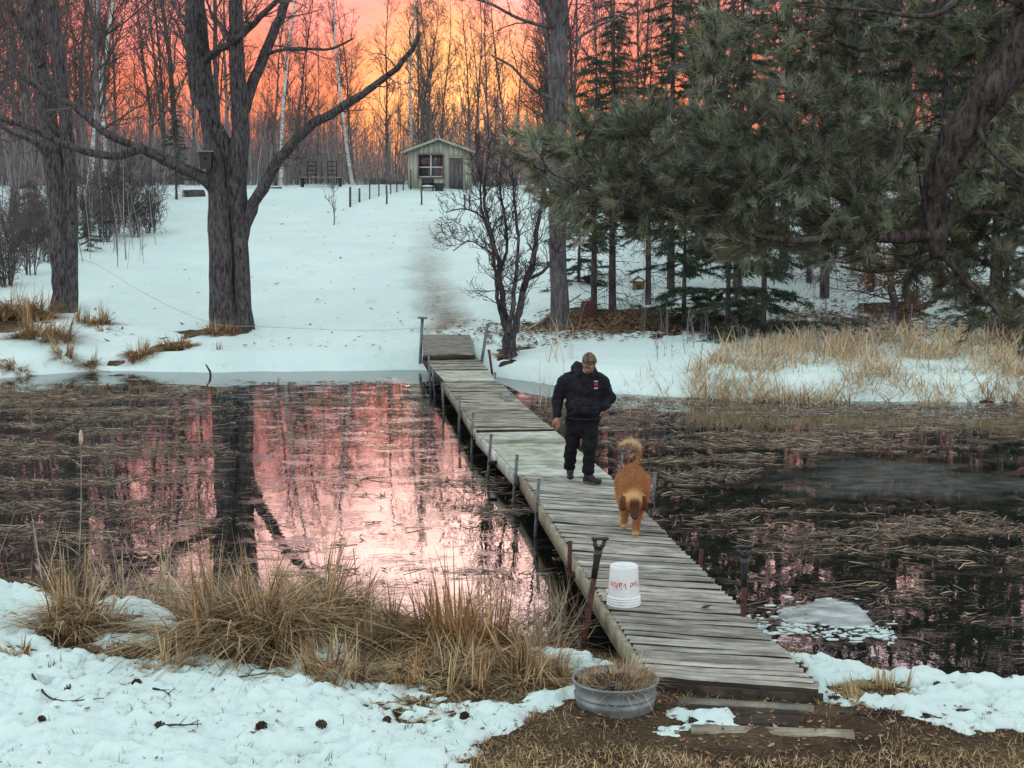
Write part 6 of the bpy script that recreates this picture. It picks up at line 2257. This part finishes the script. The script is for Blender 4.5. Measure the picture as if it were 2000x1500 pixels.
# cattail and a few tall stalks at the near left
def stalks():
    G = 'tall single stalks at the near waterline'
    M_CT = mat_noise('cattail_fluff', (0.34, 0.25, 0.15), (0.58, 0.5, 0.38), 30, rough=1.0, bstr=0.8, bdist=0.01)
    for (bx, by, tx, ty, head, lab) in [(150, 1150, 158, 845, True, 'tall cattail with a pale fluffy head against the dark water'), (262, 1150, 266, 955, True, 'shorter cattail with a small white head right of the tall one'),
                                        (700, 1215, 690, 1070, False, 'single thin reed standing in the pink water'), (1128, 1260, 1060, 1090, False, 'leaning broken stalk beside the dock')]:
        b = ghit(bx, by); b = np.array([b[0], b[1], -0.05])
        tp = at_y(tx, ty, b[1] + 0.1)
        t = thing('cattail' if head else 'reed_stalk', lab, 'reed', b, G)
        P, rd = smooth_path(np.array([b, (b + tp) / 2 + [0.02, 0, 0], tp]), [0.008, 0.006, 0.004], 0.15)
        MB().tube(P, rd, 5).build('stem', M_STRING, t)
        if head:
            L = 0.17 if ty < 900 else 0.05
            prof = [(0.002, 0), (0.016, 0.015), (0.026, L * 0.3), (0.022, L * 0.7), (0.012, L * 0.93), (0.002, L)]
            MB().lathe(prof, tp - [0, 0, L * 0.8], 10).build('seed_head', M_CT, t, smooth=True)
        # a dead leaf folded down
        n = 3
        V, Q, C = blades(np.repeat((b + (tp - b) * 0.25)[None], n, 0), np.array([0.3, 2.8, 4.0]), np.array([0.4, 0.3, 0.35]), np.array([0.5, 0.7, 0.9]), np.array([0.6, 0.9, 0.4]), np.array([0.012] * 3), tones(n, PALE), 5)
        part('leaf', V, Q=Q, mat=M_STRAW, parent=t, col=C)


stalks()


# pine cones, sticks and single leaves on the near snow
def small_litter():
    rng = np.random.default_rng(550)
    M_CONE = mat_noise('pine_cone_scales', (0.03, 0.016, 0.012), (0.085, 0.045, 0.03), 30, rough=0.9, bstr=0.3, bdist=0.004)
    mb = MB()
    # a cone: spindle core with overlapping scales
    core = np.array([(0.004, -0.055), (0.014, -0.04), (0.018, -0.01), (0.014, 0.025), (0.003, 0.055)])
    mb.lathe(core, (0, 0, 0), 8)
    for k in range(34):
        z = -0.045 + 0.095 * k / 34; a = k * 2.399; r = 0.032 * math.sin(math.pi * (0.16 + 0.74 * k / 34)) + 0.004
        d = np.array([math.cos(a), math.sin(a), 0]); s = np.array([-d[1], d[0], 0]); h = np.array([0, 0, 1.0])
        V = [d * 0.006 + h * z - s * 0.004, d * 0.006 + h * z + s * 0.004, d * r + h * (z + 0.012) + s * 0.010, d * (r + 0.006) + h * (z + 0.014), d * r + h * (z + 0.012) - s * 0.010]
        mb.add(np.array(V), None, [[0, 1, 2], [0, 2, 3], [0, 3, 4]])
    me = mb.mesh('pine_cone'); me.materials.append(M_CONE)
    cones = [(513, 1462, 'dark pine cone upright-tipped on the snow at the bottom, left of centre'), (135, 1382, 'black pine cone on the snow left, beside a long twig'), (85, 1456, 'reddish pine cone flat on the snow at the lower left'),
             (208, 1496, 'pine cone cut by the bottom edge of the picture'), (315, 1458, 'small dark pine cone beside a twig at the bottom'), (928, 1376, 'pine cone at the edge of the snow patch left of the tub'),
             (908, 1408, 'biggest pine cone cluster on the snow patch left of the tub'), (755, 1436, 'reddish pine cone on the snow below the straw mat'), (268, 1356, 'reddish pine cone on the snow under the straw bunch'),
             (630, 1462, 'dark pine cone at the edge of the snow, bottom centre'), (1630, 1372, 'pine cone at the corner of the dock end, nearest the boards'), (1722, 1395, 'round dark pine cone on the dirt edge right of the landing boards'),
             (1832, 1355, 'long dark pine cone on the snow right of the straw wisp'), (775, 1400, 'thin dark cone lying flat on the snow right of centre'), (700, 1282, 'pine cone on the small snow patch by the biggest tussock')]
    for i, (px, py, lab) in enumerate(cones):
        b = ghit(px, py); z = zg(b[0], b[1]) + max(float(near_th(np.array([b[0]]), np.array([b[1]]))[0]), 0) + 0.012
        o = bpy.data.objects.new('pine_cone', me); COL.objects.link(o)
        o.location = (b[0], b[1], z); o.rotation_euler = (math.pi / 2 + rng.normal(0, 0.3), rng.normal(0, 0.3), rng.random() * 6.28)
        k = rng.uniform(0.65, 1.15); o.scale = (k, k, k * rng.uniform(0.9, 1.4))
        tag(o, lab, 'pine cone', 'pine cones on the near bank')
    sticks = [((65, 1365), (105, 1400), (205, 1405), 'long thin twig on the snow at the lower left'), ((310, 1455), (345, 1465), (395, 1455), 'forked twig on the snow at the bottom'), ((440, 1362), (475, 1350), (530, 1345), 'dark stick on the snow under the biggest tussock'),
              ((1140, 1262), (1165, 1265), (1175, 1268), 'short dark stick on the snow patch left of the dock'), ((1140, 1292), (1160, 1294), (1175, 1297), 'dark stick lower on the snow patch left of the dock'), ((300, 1395), (320, 1390), (335, 1398), 'tiny curled twig on the snow in the lower left'),
              ((1640, 1398), (1700, 1400), (1765, 1392), 'thin stick along the snow edge right of the landing boards')]
    for a, b, c, lab in sticks:
        P = []
        for q in (a, b, c):
            g = ghit(*q); P.append([g[0], g[1], zg(g[0], g[1]) + max(float(near_th(np.array([g[0]]), np.array([g[1]]))[0]), 0) + 0.015])
        P = np.array(P); Pp, rd = smooth_path(P, [0.010, 0.008, 0.003], 0.05, 0.3, rng)
        t = thing('twig', lab, 'twig', P[0], 'twigs on the near bank')
        MB().tube(Pp, rd, 5).build('stem', M_BARK, t)
        m = MB()
        for q, d, r in along(Pp, rd, [0.3, 0.55, 0.75]):
            e = q + side_dir(d, 0.7, rng.random() * 6.28) * 0.08; e[2] = abs(e[2] - q[2]) + q[2]
            m.tube([q, e], [0.004, 0.002], 4)
        m.build('side_shoots', M_BARK, t)
    # one leaf on the dock
    c = at_z(1379, 1188, DZ + 0.012)
    V = np.array([[-0.05, 0, 0.0], [-0.02, -0.03, 0.012], [0.03, -0.028, 0.02], [0.055, 0, 0.035], [0.025, 0.03, 0.022], [-0.02, 0.03, 0.016], [0, 0, 0.0]]) + c
    o = part('fallen_leaf', V, F=[(6, 0, 1), (6, 1, 2), (6, 2, 3), (6, 3, 4), (6, 4, 5), (6, 5, 0)], mat=mat_flat('dark_red_leaf', (0.10, 0.03, 0.025), 0.7), origin=c)
    tag(o, 'single dark red-brown leaf lying on the dock planks', 'leaf')


small_litter()


# ================================================================== PERSON AND DOG
def blob(name, shapes, voxel, smooth=6, fac=0.5):
    """union of ellipsoids ('e', centre, radii, rotation) and tapered capsules ('c', p, r, q, s) as one skin"""
    bm = bmesh.new()
    for sh in shapes:
        if sh[0] == 'e':
            M = Matrix.Translation(Vector(sh[1])) @ (sh[3].to_4x4() if len(sh) > 3 else Matrix.Identity(4)) @ Matrix.Diagonal(Vector((*sh[2], 1)))
            bmesh.ops.create_icosphere(bm, subdivisions=3, radius=1.0, matrix=M)
        else:
            b2 = bmesh.new()
            for p, r in ((sh[1], sh[2]), (sh[3], sh[4])):
                bmesh.ops.create_icosphere(b2, subdivisions=2, radius=r, matrix=Matrix.Translation(Vector(p)))
            res = bmesh.ops.convex_hull(b2, input=b2.verts[:])
            junk = [g for g in res['geom_interior'] if isinstance(g, bmesh.types.BMVert)]
            bmesh.ops.delete(b2, geom=junk, context='VERTS')
            tmp = bpy.data.meshes.new('t'); b2.to_mesh(tmp); b2.free(); bm.from_mesh(tmp); bpy.data.meshes.remove(tmp)
    me = bpy.data.meshes.new(name); bm.to_mesh(me); bm.free()
    o = bpy.data.objects.new('tmp', me); COL.objects.link(o)
    r = o.modifiers.new('r', 'REMESH'); r.mode = 'VOXEL'; r.voxel_size = voxel
    s = o.modifiers.new('s', 'SMOOTH'); s.factor = fac; s.iterations = smooth
    dg = bpy.context.evaluated_depsgraph_get(); dg.update()
    m2 = bpy.data.meshes.new_from_object(o.evaluated_get(dg))
    bpy.data.objects.remove(o); bpy.data.meshes.remove(me)
    m2.name = name
    m2.polygons.foreach_set('use_smooth', np.ones(len(m2.polygons), bool))
    return m2


def verts_of(me):
    a = np.empty(len(me.vertices) * 3, np.float32); me.vertices.foreach_get('co', a)
    return a.reshape(-1, 3).astype(float)


def set_verts(me, V):
    me.vertices.foreach_set('co', np.asarray(V, np.float32).ravel()); me.update()


def set_col(me, c):
    ca = me.color_attributes.new('Col', 'FLOAT_COLOR', 'POINT')
    c4 = np.ones((len(me.vertices), 4), np.float32); c4[:, :3] = c
    ca.data.foreach_set('color', c4.ravel())


def folds(me, amp, f, seed, zlo=None, zhi=None):
    """cloth creases pushed along the normals"""
    V = verts_of(me)
    n = np.empty(len(me.vertices) * 3, np.float32); me.vertices.foreach_get('normal', n); n = n.reshape(-1, 3)
    k = fbm(V[:, 0] * f + seed + V[:, 2] * f * 0.35, V[:, 2] * f * 1.5 + V[:, 1] * f * 0.5, seed % 6, 3)
    set_verts(me, V + n * (amp * k)[:, None])


def person():
    p0 = at_z(1137, 940, DZ + 0.008)
    p0[2] = DZ + 0.008
    t = thing('person', 'person in black hoodie and trousers with a camouflage cap walking along the dock, head bowed', 'person', p0)

    def add(name, me, mat, parent=t, label=None):
        o = _child(name, me, mat, parent)
        me.materials.clear(); me.materials.append(mat)
        if label: o['label'] = label
        return o

    # joints, local metres: x right in the picture, -y towards the camera
    hipL, hipR = (-0.10, 0.03, 0.86), (0.10, 0.0, 0.86)
    knL, knR = (-0.135, 0.06, 0.46), (0.09, -0.10, 0.47)
    anL, anR = (-0.15, 0.22, 0.11), (0.07, -0.08, 0.09)
    shL, shR = (-0.235, 0.0, 1.33), (0.265, 0.0, 1.32)
    elL, elR = (-0.335, 0.03, 1.09), (0.36, 0.04, 1.10)
    wrL, wrR = (-0.335, -0.10, 0.87), (0.17, -0.09, 1.01)
    head = np.array([0.075, -0.13, 1.585])
    skin = []
    skin += [('c', hipL, 0.085, knL, 0.06), ('c', knL, 0.055, anL, 0.042), ('c', hipR, 0.085, knR, 0.06), ('c', knR, 0.055, anR, 0.042),
             ('e', (0, 0.02, 0.95), (0.17, 0.13, 0.16)), ('e', (0.01, 0.0, 1.2), (0.19, 0.14, 0.22)), ('c', shL, 0.07, shR, 0.07),
             ('c', shL, 0.055, elL, 0.045), ('c', elL, 0.042, wrL, 0.03), ('c', shR, 0.055, elR, 0.045), ('c', elR, 0.042, wrR, 0.03),
             ('c', (0.02, 0.0, 1.40), 0.065, tuple(head + [0, 0.03, -0.06]), 0.06)]
    tilt = Matrix.Rotation(0.30, 3, 'X')      # bowed head
    fwd = np.array(tilt @ Vector((0, -1, 0))); upv = np.array(tilt @ Vector((0, 0, 1))); rt = np.array([1.0, 0, 0])
    skin += [('e', head, (0.078, 0.098, 0.118), tilt), ('e', head + fwd * 0.035 - upv * 0.06, (0.058, 0.06, 0.05), tilt),
             ('e', head + fwd * 0.098 - upv * 0.005, (0.015, 0.02, 0.024), tilt), ('e', head + fwd * 0.085 + upv * 0.032, (0.05, 0.016, 0.010), tilt),
             ('e', head + rt * 0.078 - upv * 0.005, (0.012, 0.02, 0.030), tilt), ('e', head - rt * 0.078 - upv * 0.005, (0.012, 0.02, 0.030), tilt),
             ('e', head + fwd * 0.088 - upv * 0.048, (0.026, 0.012, 0.008), tilt)]

    def hand(w, dirn, side, curl):
        w = np.array(w); d = unit(dirn); s = unit(np.cross(d, [0, 1, 0]) if side > 0 else -np.cross(d, [0, 1, 0])); f = unit(np.cross(d, s))
        out = [('c', w, 0.028, w + d * 0.045, 0.036), ('e', w + d * 0.06, (0.040, 0.024, 0.042))]
        for i, (o_, L) in enumerate(((-0.030, 0.070), (-0.010, 0.080), (0.010, 0.076), (0.029, 0.060))):
            b = w + d * 0.085 + s * o_
            m = b + d * L * 0.55 + f * curl * 0.018
            e = m + d * L * 0.38 + f * curl * 0.04
            out += [('c', b, 0.0105, m, 0.0095), ('c', m, 0.0095, e, 0.008)]
        b = w + d * 0.03 - s * 0.034
        out += [('c', b, 0.014, b + d * 0.04 - s * 0.025 + f * 0.012, 0.011), ('c', b + d * 0.04 - s * 0.025 + f * 0.012, 0.011, b + d * 0.075 - s * 0.022 + f * 0.022, 0.009)]
        return out

    skin += hand(wrL, (0.02, -0.25, -1.0), 1, -1.0) + hand(wrR, (-0.85, -0.02, -0.45), -1, 1.0)
    body = blob('body', skin, 0.0075, 3)
    M_SKIN = mat_noise('skin', (0.36, 0.17, 0.12), (0.46, 0.24, 0.17), 12, rough=0.55, bstr=0.05, spec=0.4)
    add('body', body, M_SKIN)
    # eyes and beard
    for sx in (-1, 1):
        me = make_mesh('eye', *[None] * 0, V=np.zeros((0, 3)), F=[]) if False else blob('eye', [('e', head + fwd * 0.088 + upv * 0.014 + rt * sx * 0.032, (0.011, 0.011, 0.009))], 0.003, 1)
        add('eye', me, M_BLACK)
    beard = blob('beard', [('e', head + fwd * 0.045 - upv * 0.078, (0.056, 0.052, 0.036), tilt), ('c', head + rt * 0.066 - upv * 0.03 + fwd * 0.01, 0.018, head + fwd * 0.05 - upv * 0.085 + rt * 0.03, 0.025),
                            ('c', head - rt * 0.066 - upv * 0.03 + fwd * 0.01, 0.018, head + fwd * 0.05 - upv * 0.085 - rt * 0.03, 0.025)], 0.007, 3)
    add('beard', beard, mat_noise('grey_stubble', (0.12, 0.08, 0.07), (0.26, 0.18, 0.15), 40, rough=0.9))
    M_HOOD = mat_noise('black_fleece', (0.010, 0.010, 0.015), (0.026, 0.026, 0.034), 14, rough=0.95, bstr=0.5, bdist=0.01, spec=0.15)
    M_TROU = mat_noise('black_trousers', (0.009, 0.009, 0.011), (0.018, 0.018, 0.021), 12, rough=0.95, bstr=0.5, bdist=0.01, spec=0.15)
    M_BOOT = mat_noise('black_boots', (0.008, 0.008, 0.009), (0.02, 0.02, 0.022), 20, rough=0.6, bstr=0.3, bdist=0.004, spec=0.4)
    hood = [('e', (0.015, -0.01, 1.20), (0.25, 0.19, 0.26)), ('e', (0.015, -0.03, 1.03), (0.24, 0.205, 0.20)), ('e', (0.01, 0.0, 0.92), (0.235, 0.185, 0.10)),
            ('c', (-0.17, 0.0, 1.365), 0.10, (0.20, 0.0, 1.355), 0.10), ('e', (0.02, 0.02, 1.42), (0.19, 0.13, 0.10)), ('c', (-0.10, 0.01, 1.42), 0.08, (-0.23, 0.0, 1.335), 0.10), ('c', (0.13, 0.01, 1.41), 0.08, (0.26, 0.0, 1.325), 0.10),
            ('c', (-0.235, 0, 1.325), 0.105, elL, 0.084), ('c', elL, 0.082, (-0.337, -0.085, 0.90), 0.062), ('c', (0.265, 0, 1.315), 0.105, elR, 0.088), ('c', elR, 0.086, (0.255, -0.145, 1.0), 0.066),
            ('c', (0.255, -0.145, 1.0), 0.066, (0.13, -0.185, 0.985), 0.062),
            ('e', (-0.02, 0.09, 1.49), (0.155, 0.085, 0.085)), ('c', (-0.085, -0.02, 1.455), 0.055, (-0.075, 0.08, 1.53), 0.06), ('c', (0.135, -0.03, 1.44), 0.05, (0.12, 0.08, 1.50), 0.055),
            ('c', (-0.07, -0.10, 1.43), 0.035, (0.12, -0.10, 1.42), 0.035)]
    hm = blob('hoodie', hood, 0.012, 9); folds(hm, 0.035, 7.0, 3)
    ho = add('hoodie', hm, M_HOOD)
    hem = MB(); a = np.linspace(0, 2 * math.pi, 29)
    P = np.stack([0.01 + 0.222 * np.cos(a), -0.005 + 0.178 * np.sin(a), np.full(29, 0.855)], 1) + p0
    hem.tube(P, 0.022, 8); hem.build('hem_band', M_HOOD, ho, smooth=True)
    cuff = MB().tube(np.array([(-0.336, -0.082, 0.905), (-0.335, -0.095, 0.87)]) + p0, [0.05, 0.045], 12).build('cuff', M_HOOD, ho, smooth=True)
    # kangaroo pocket and small chest badge
    pk = blob('pocket', [('c', (-0.14, -0.205, 0.95), 0.03, (0.17, -0.205, 0.95), 0.03), ('c', (-0.09, -0.222, 1.06), 0.022, (0.12, -0.222, 1.06), 0.022), ('e', (0.015, -0.215, 1.0), (0.15, 0.028, 0.08))], 0.012, 4)
    add('pocket', pk, M_HOOD, ho)
    # badge: a red block between pale lines
    bx, bz = 0.165, 1.305
    hv = verts_of(hm)

    def surf_y(x, z):
        k = np.argsort((hv[:, 0] - x) ** 2 + (hv[:, 2] - z) ** 2 + 10 * (hv[:, 1] > -0.02))[:6]
        return hv[k, 1].min()

    M_RED = mat_flat('red_badge', (0.45, 0.03, 0.06), 0.8); M_WHT = mat_flat('pale_badge_thread', (0.5, 0.5, 0.55), 0.8)
    for zz, hh, mm in ((bz, 0.045, M_RED), (bz + 0.042, 0.02, M_WHT), (bz - 0.042, 0.02, M_WHT)):
        y = surf_y(bx, zz) - 0.006
        MB().box(p0 + [bx, y + 0.004, zz], (0.05, 0.014, hh), rot('X', 0.15)).build('badge_stripe', mm, ho)
    tro = [('e', (0, 0.02, 0.86), (0.215, 0.165, 0.14)), ('e', (0.0, 0.01, 0.70), (0.19, 0.14, 0.13)), ('c', hipL, 0.13, knL, 0.098), ('c', knL, 0.098, (-0.148, 0.19, 0.17), 0.075), ('c', hipR, 0.13, knR, 0.098), ('c', knR, 0.096, (0.072, -0.085, 0.15), 0.082)]
    tm = blob('trousers', tro, 0.012, 4); folds(tm, 0.035, 9.0, 4)
    add('trousers', tm, M_TROU)
    # boots: the trailing foot on its toe, the leading foot flat and turned out
    for an, toe, heel, flat in ((anL, (-0.155, 0.06, 0.045), (-0.15, 0.24, 0.10), False), (anR, (0.20, -0.20, 0.035), (0.045, -0.05, 0.04), True)):
        an = np.array(an); toe = np.array(toe); heel = np.array(heel)
        sh = [('c', an + [0, 0, 0.09], 0.062, an, 0.055), ('c', heel, 0.045 if flat else 0.05, toe, 0.038), ('c', an, 0.055, (toe + heel) / 2 + [0, 0, 0.02], 0.05), ('e', toe + [0, 0, 0.005], (0.05, 0.055, 0.036))]
        bm_ = blob('boot', sh, 0.008, 3)
        V = verts_of(bm_)
        V[:, 2] = np.maximum(V[:, 2], 0.0)
        set_verts(bm_, V)
        bo = add('boot', bm_, M_BOOT)
        d = unit((toe - heel) * [1, 1, 1])
        so = MB(); cpt = (toe + heel) / 2
        w_ = np.array([-d[1], d[0], 0])
        L_ = np.linalg.norm(toe - heel) / 2 + 0.045
        aa = np.linspace(0, 2 * math.pi, 20, endpoint=False)
        if flat:
            ring = np.stack([cpt[0] + d[0] * L_ * np.cos(aa) + w_[0] * 0.048 * np.sin(aa), cpt[1] + d[1] * L_ * np.cos(aa) + w_[1] * 0.048 * np.sin(aa), 0 * aa], 1)
            V = np.vstack([ring + [0, 0, 0.0], ring + [0, 0, 0.022], [[cpt[0], cpt[1], 0.022]]]) + p0
            j = np.arange(20); j2 = (j + 1) % 20
            so.add(V, np.stack([j, j2, 20 + j2, 20 + j], 1), np.stack([20 + j, 20 + j2, np.full(20, 40)], 1)); so.build('sole', M_BLACK, bo)
    # cap with a bill pulled down
    M_CAMO, nt, b = mat_base('camouflage_cloth', 0.95, 0.1)
    f = noise(nt, coords(nt), 28.0, 2.0, 0.5)
    r = ramp(nt, [(0.38, (0.06, 0.04, 0.03)), (0.44, (0.20, 0.13, 0.09)), (0.52, (0.13, 0.085, 0.06)), (0.58, (0.25, 0.18, 0.125))], 'CONSTANT')
    nt.links.new(f, r.inputs[0]); nt.links.new(r.outputs[0], b.inputs['Base Color'])
    cap = blob('cap', [('e', head + upv * 0.052, (0.092, 0.112, 0.098), tilt), ('c', head + upv * 0.03 + rt * 0.02, 0.086, head + upv * 0.09, 0.07)], 0.008, 4)
    V = verts_of(cap); h_ = (V - head) @ upv
    V = V + upv[None, :] * np.maximum(0.022 - h_, 0)[:, None]
    set_verts(cap, V)
    co = add('cap', cap, M_CAMO)
    a = np.linspace(-1.15, 1.15, 11)
    inner = np.stack([head + rt * 0.088 * math.sin(x) + fwd * 0.103 * math.cos(x) + upv * 0.026 for x in a])
    outer = np.stack([head + rt * 0.092 * math.sin(x) + fwd * (0.105 * math.cos(x) + 0.062 * math.cos(x * 1.2)) + upv * (0.018 - 0.012 * math.cos(x)) for x in a])
    V = np.vstack([inner, outer, inner - upv * 0.006, outer - upv * 0.006]) + p0; n = 11
    F = []
    for i in range(n - 1):
        F += [(i, i + 1, n + i + 1, n + i), (2 * n + i, 3 * n + i, 3 * n + i + 1, 2 * n + i + 1), (n + i, n + i + 1, 3 * n + i + 1, 3 * n + i)]
    part('bill', V, F=F, mat=M_CAMO, parent=co, smooth=False)
    me = blob('hair', [('e', head - fwd * 0.02 + upv * 0.01, (0.083, 0.098, 0.075), tilt)], 0.008, 3)
    V = verts_of(me); h_ = (V - head) @ upv; fr = (V - head) @ fwd
    add('hair', me, mat_flat('dark_hair', (0.05, 0.035, 0.03), 0.9))
    V = V - fwd[None, :] * np.maximum(fr + 0.005, 0)[:, None] * 1.0
    set_verts(me, V)


person()


def dog():
    ang = math.radians(-1.5)
    p0 = at_z(1238, 1046, DZ + 0.006)
    p0[2] = DZ + 0.006
    org = np.array([p0[0] + 0.035, p0[1] + 0.42, p0[2]])
    t = thing('dog', 'fluffy orange-brown dog with a dark muzzle and raised tail trotting along the dock', 'dog', org)
    # local: -y is forward
    sh = [('e', (0.0, -0.17, 0.47), (0.15, 0.22, 0.18)), ('e', (0.0, 0.06, 0.475), (0.162, 0.26, 0.175)), ('e', (0.0, 0.33, 0.50), (0.145, 0.19, 0.165)),
          ('e', (-0.01, -0.30, 0.42), (0.125, 0.13, 0.17)), ('e', (0, 0.47, 0.56), (0.10, 0.08, 0.08)),
          ('c', (-0.01, -0.28, 0.50), 0.13, (-0.03, -0.46, 0.43), 0.10),
          ('e', (-0.045, -0.55, 0.405), (0.115, 0.12, 0.108)), ('c', (-0.035, -0.57, 0.40), 0.068, (-0.032, -0.68, 0.275), 0.044), ('e', (-0.032, -0.700, 0.262), (0.028, 0.024, 0.022)),
          ('c', (0.060, -0.48, 0.46), 0.028, (0.085, -0.52, 0.34), 0.036), ('c', (-0.130, -0.48, 0.46), 0.028, (-0.155, -0.52, 0.34), 0.036),
          # front legs: one forward and loaded, one lifted back
          ('c', (0.04, -0.26, 0.38), 0.085, (0.02, -0.34, 0.22), 0.052), ('c', (0.02, -0.34, 0.22), 0.048, (-0.005, -0.40, 0.05), 0.037), ('e', (-0.008, -0.43, 0.026), (0.044, 0.057, 0.028)),
          ('c', (-0.10, -0.20, 0.38), 0.085, (-0.11, -0.14, 0.20), 0.050), ('c', (-0.11, -0.14, 0.20), 0.044, (-0.115, -0.06, 0.06), 0.034), ('e', (-0.117, -0.085, 0.032), (0.040, 0.052, 0.030)),
          # hind legs with thigh, hock and near-vertical shank
          ('c', (-0.10, 0.33, 0.46), 0.115, (-0.115, 0.24, 0.28), 0.070), ('c', (-0.115, 0.24, 0.28), 0.058, (-0.115, 0.38, 0.17), 0.036), ('c', (-0.115, 0.38, 0.17), 0.034, (-0.115, 0.34, 0.05), 0.032), ('e', (-0.115, 0.30, 0.026), (0.040, 0.055, 0.027)),
          ('c', (0.10, 0.36, 0.46), 0.115, (0.12, 0.34, 0.27), 0.070), ('c', (0.12, 0.34, 0.27), 0.058, (0.12, 0.54, 0.18), 0.036), ('c', (0.12, 0.54, 0.18), 0.034, (0.12, 0.55, 0.05), 0.032), ('e', (0.12, 0.51, 0.026), (0.040, 0.055, 0.027)),
          # tail raised and curling to the left
          ('c', (0.0, 0.48, 0.60), 0.040, (0.06, 0.55, 0.665), 0.024), ('c', (0.06, 0.55, 0.665), 0.024, (0.105, 0.59, 0.74), 0.022), ('c', (0.105, 0.59, 0.74), 0.022, (0.095, 0.62, 0.82), 0.028),
          ('c', (0.095, 0.62, 0.82), 0.028, (0.03, 0.62, 0.88), 0.034), ('c', (0.03, 0.62, 0.88), 0.034, (-0.06, 0.61, 0.885), 0.032), ('c', (-0.06, 0.61, 0.885), 0.030, (-0.13, 0.60, 0.85), 0.014)]
    me = blob('body', sh, 0.011, 4)
    V = verts_of(me)
    M_ = rotz(ang)
    def colour(V, rng=None):
        c = np.tile(np.array([0.31, 0.122, 0.05]), (len(V), 1))
        fl = (sstep(0.09, 0.17, np.abs(V[:, 0])) * (V[:, 1] > -0.4))[:, None]
        c = c * (1 - 0.55 * fl) + np.array([0.46, 0.22, 0.095]) * 0.55 * fl
        hd = (sstep(-0.44, -0.50, V[:, 1]) * sstep(0.40, 0.46, V[:, 2]))[:, None]
        c = c * (1 - 0.85 * hd) + np.array([0.58, 0.33, 0.15]) * 0.85 * hd
        pale = np.clip(sstep(0.76, 0.87, V[:, 2]), 0, 1)[:, None]
        c = c * (1 - pale) + np.array([0.66, 0.47, 0.27]) * pale
        under = (sstep(0.36, 0.26, V[:, 2]) * (V[:, 1] > -0.35) * 0.4)[:, None]
        c = c * (1 - under) + np.array([0.5, 0.27, 0.12]) * under
        paw = (sstep(0.08, 0.03, V[:, 2]))[:, None]
        c = c * (1 - paw) + np.array([0.5, 0.28, 0.13]) * paw
        ax = np.array([-0.034, -0.585, 0.385]); d = np.array([0.004, -0.11, -0.105]); d /= np.linalg.norm(d)
        s = (V - ax) @ d
        lat = np.abs(V[:, 0] + 0.033)
        muz = (sstep(-0.04, 0.03, s) * (V[:, 1] < -0.53) * sstep(0.068, 0.04, lat))[:, None]
        c = c * (1 - 0.85 * muz) + np.array([0.028, 0.018, 0.015]) * 0.85 * muz
        ear = ((np.abs(V[:, 0] + 0.035) > 0.09) & (V[:, 1] < -0.44) & (V[:, 2] < 0.47))[:, None] * 0.9
        c = c * (1 - ear) + np.array([0.09, 0.036, 0.02]) * ear
        return c
    col = colour(V)
    set_verts(me, V @ M_.T)
    set_col(me, col)
    M_DOG = mat_vcol('dog_coat', 0.9, 0.15)
    me.materials.append(M_DOG)
    o = _child('body', me, None, t)
    # coat: tapering strands lying back along the body
    rng = np.random.default_rng(560)
    Vw = verts_of(me) @ M_            # back to the unturned frame
    nn = np.empty(len(me.vertices) * 3, np.float32); me.vertices.foreach_get('normal', nn); nn = nn.reshape(-1, 3).astype(float) @ M_
    n = 15000
    i = rng.integers(0, len(Vw), n)
    ok = (Vw[i, 2] > 0.07) & ~((Vw[i, 1] < -0.55))
    i = i[ok]; n = len(i)
    b = Vw[i]; nr = nn[i]
    flow = np.array([0.0, 0.75, -0.65])[None] + rng.normal(0, 0.22, (n, 3))
    tail = b[:, 2] > 0.66
    flow[tail] = np.array([-0.45, 0.1, -0.15]) + rng.normal(0, 0.4, (tail.sum(), 3))
    d = flow - nr * np.einsum('ij,ij->i', flow, nr)[:, None] * 0.9 + nr * 0.42
    d /= np.linalg.norm(d, axis=1)[:, None]
    L = np.where(tail, np.where(b[:, 2] < 0.76, 0.018, 0.055), np.where(b[:, 2] < 0.25, 0.028, 0.045)) * (0.4 + 1.1 * rng.random(n) ** 2)
    sd = np.cross(d, nr); sd /= np.linalg.norm(sd, axis=1)[:, None] + 1e-9
    w = 0.0028
    P = np.stack([b - sd * w, b + sd * w, b + d * L[:, None] * 0.6 + sd * w * 0.7 , b + d * L[:, None]], 1)
    c = colour(b) * (0.7 + 0.6 * rng.random((n, 1)))
    fo = part('fur', P.reshape(-1, 3) @ M_.T + org, T=np.concatenate([np.arange(n)[:, None] * 4 + [0, 1, 2], np.arange(n)[:, None] * 4 + [0, 2, 3]]), mat=M_DOG, parent=t, col=np.repeat(c, 4, 0))
    fo['kind'] = 'stuff'
    # eyes, nose
    for x in (-0.082, 0.012):
        e = blob('eye', [('e', M_ @ np.array([x, -0.620, 0.435]), (0.010, 0.010, 0.010))], 0.003, 1)
        e.materials.append(M_BLACK); _child('eye', e, None, t)
    e = blob('nose', [('e', M_ @ np.array([-0.032, -0.720, 0.270]), (0.022, 0.015, 0.016))], 0.004, 1)
    e.materials.append(M_BLACK); _child('nose', e, None, t)


dog()
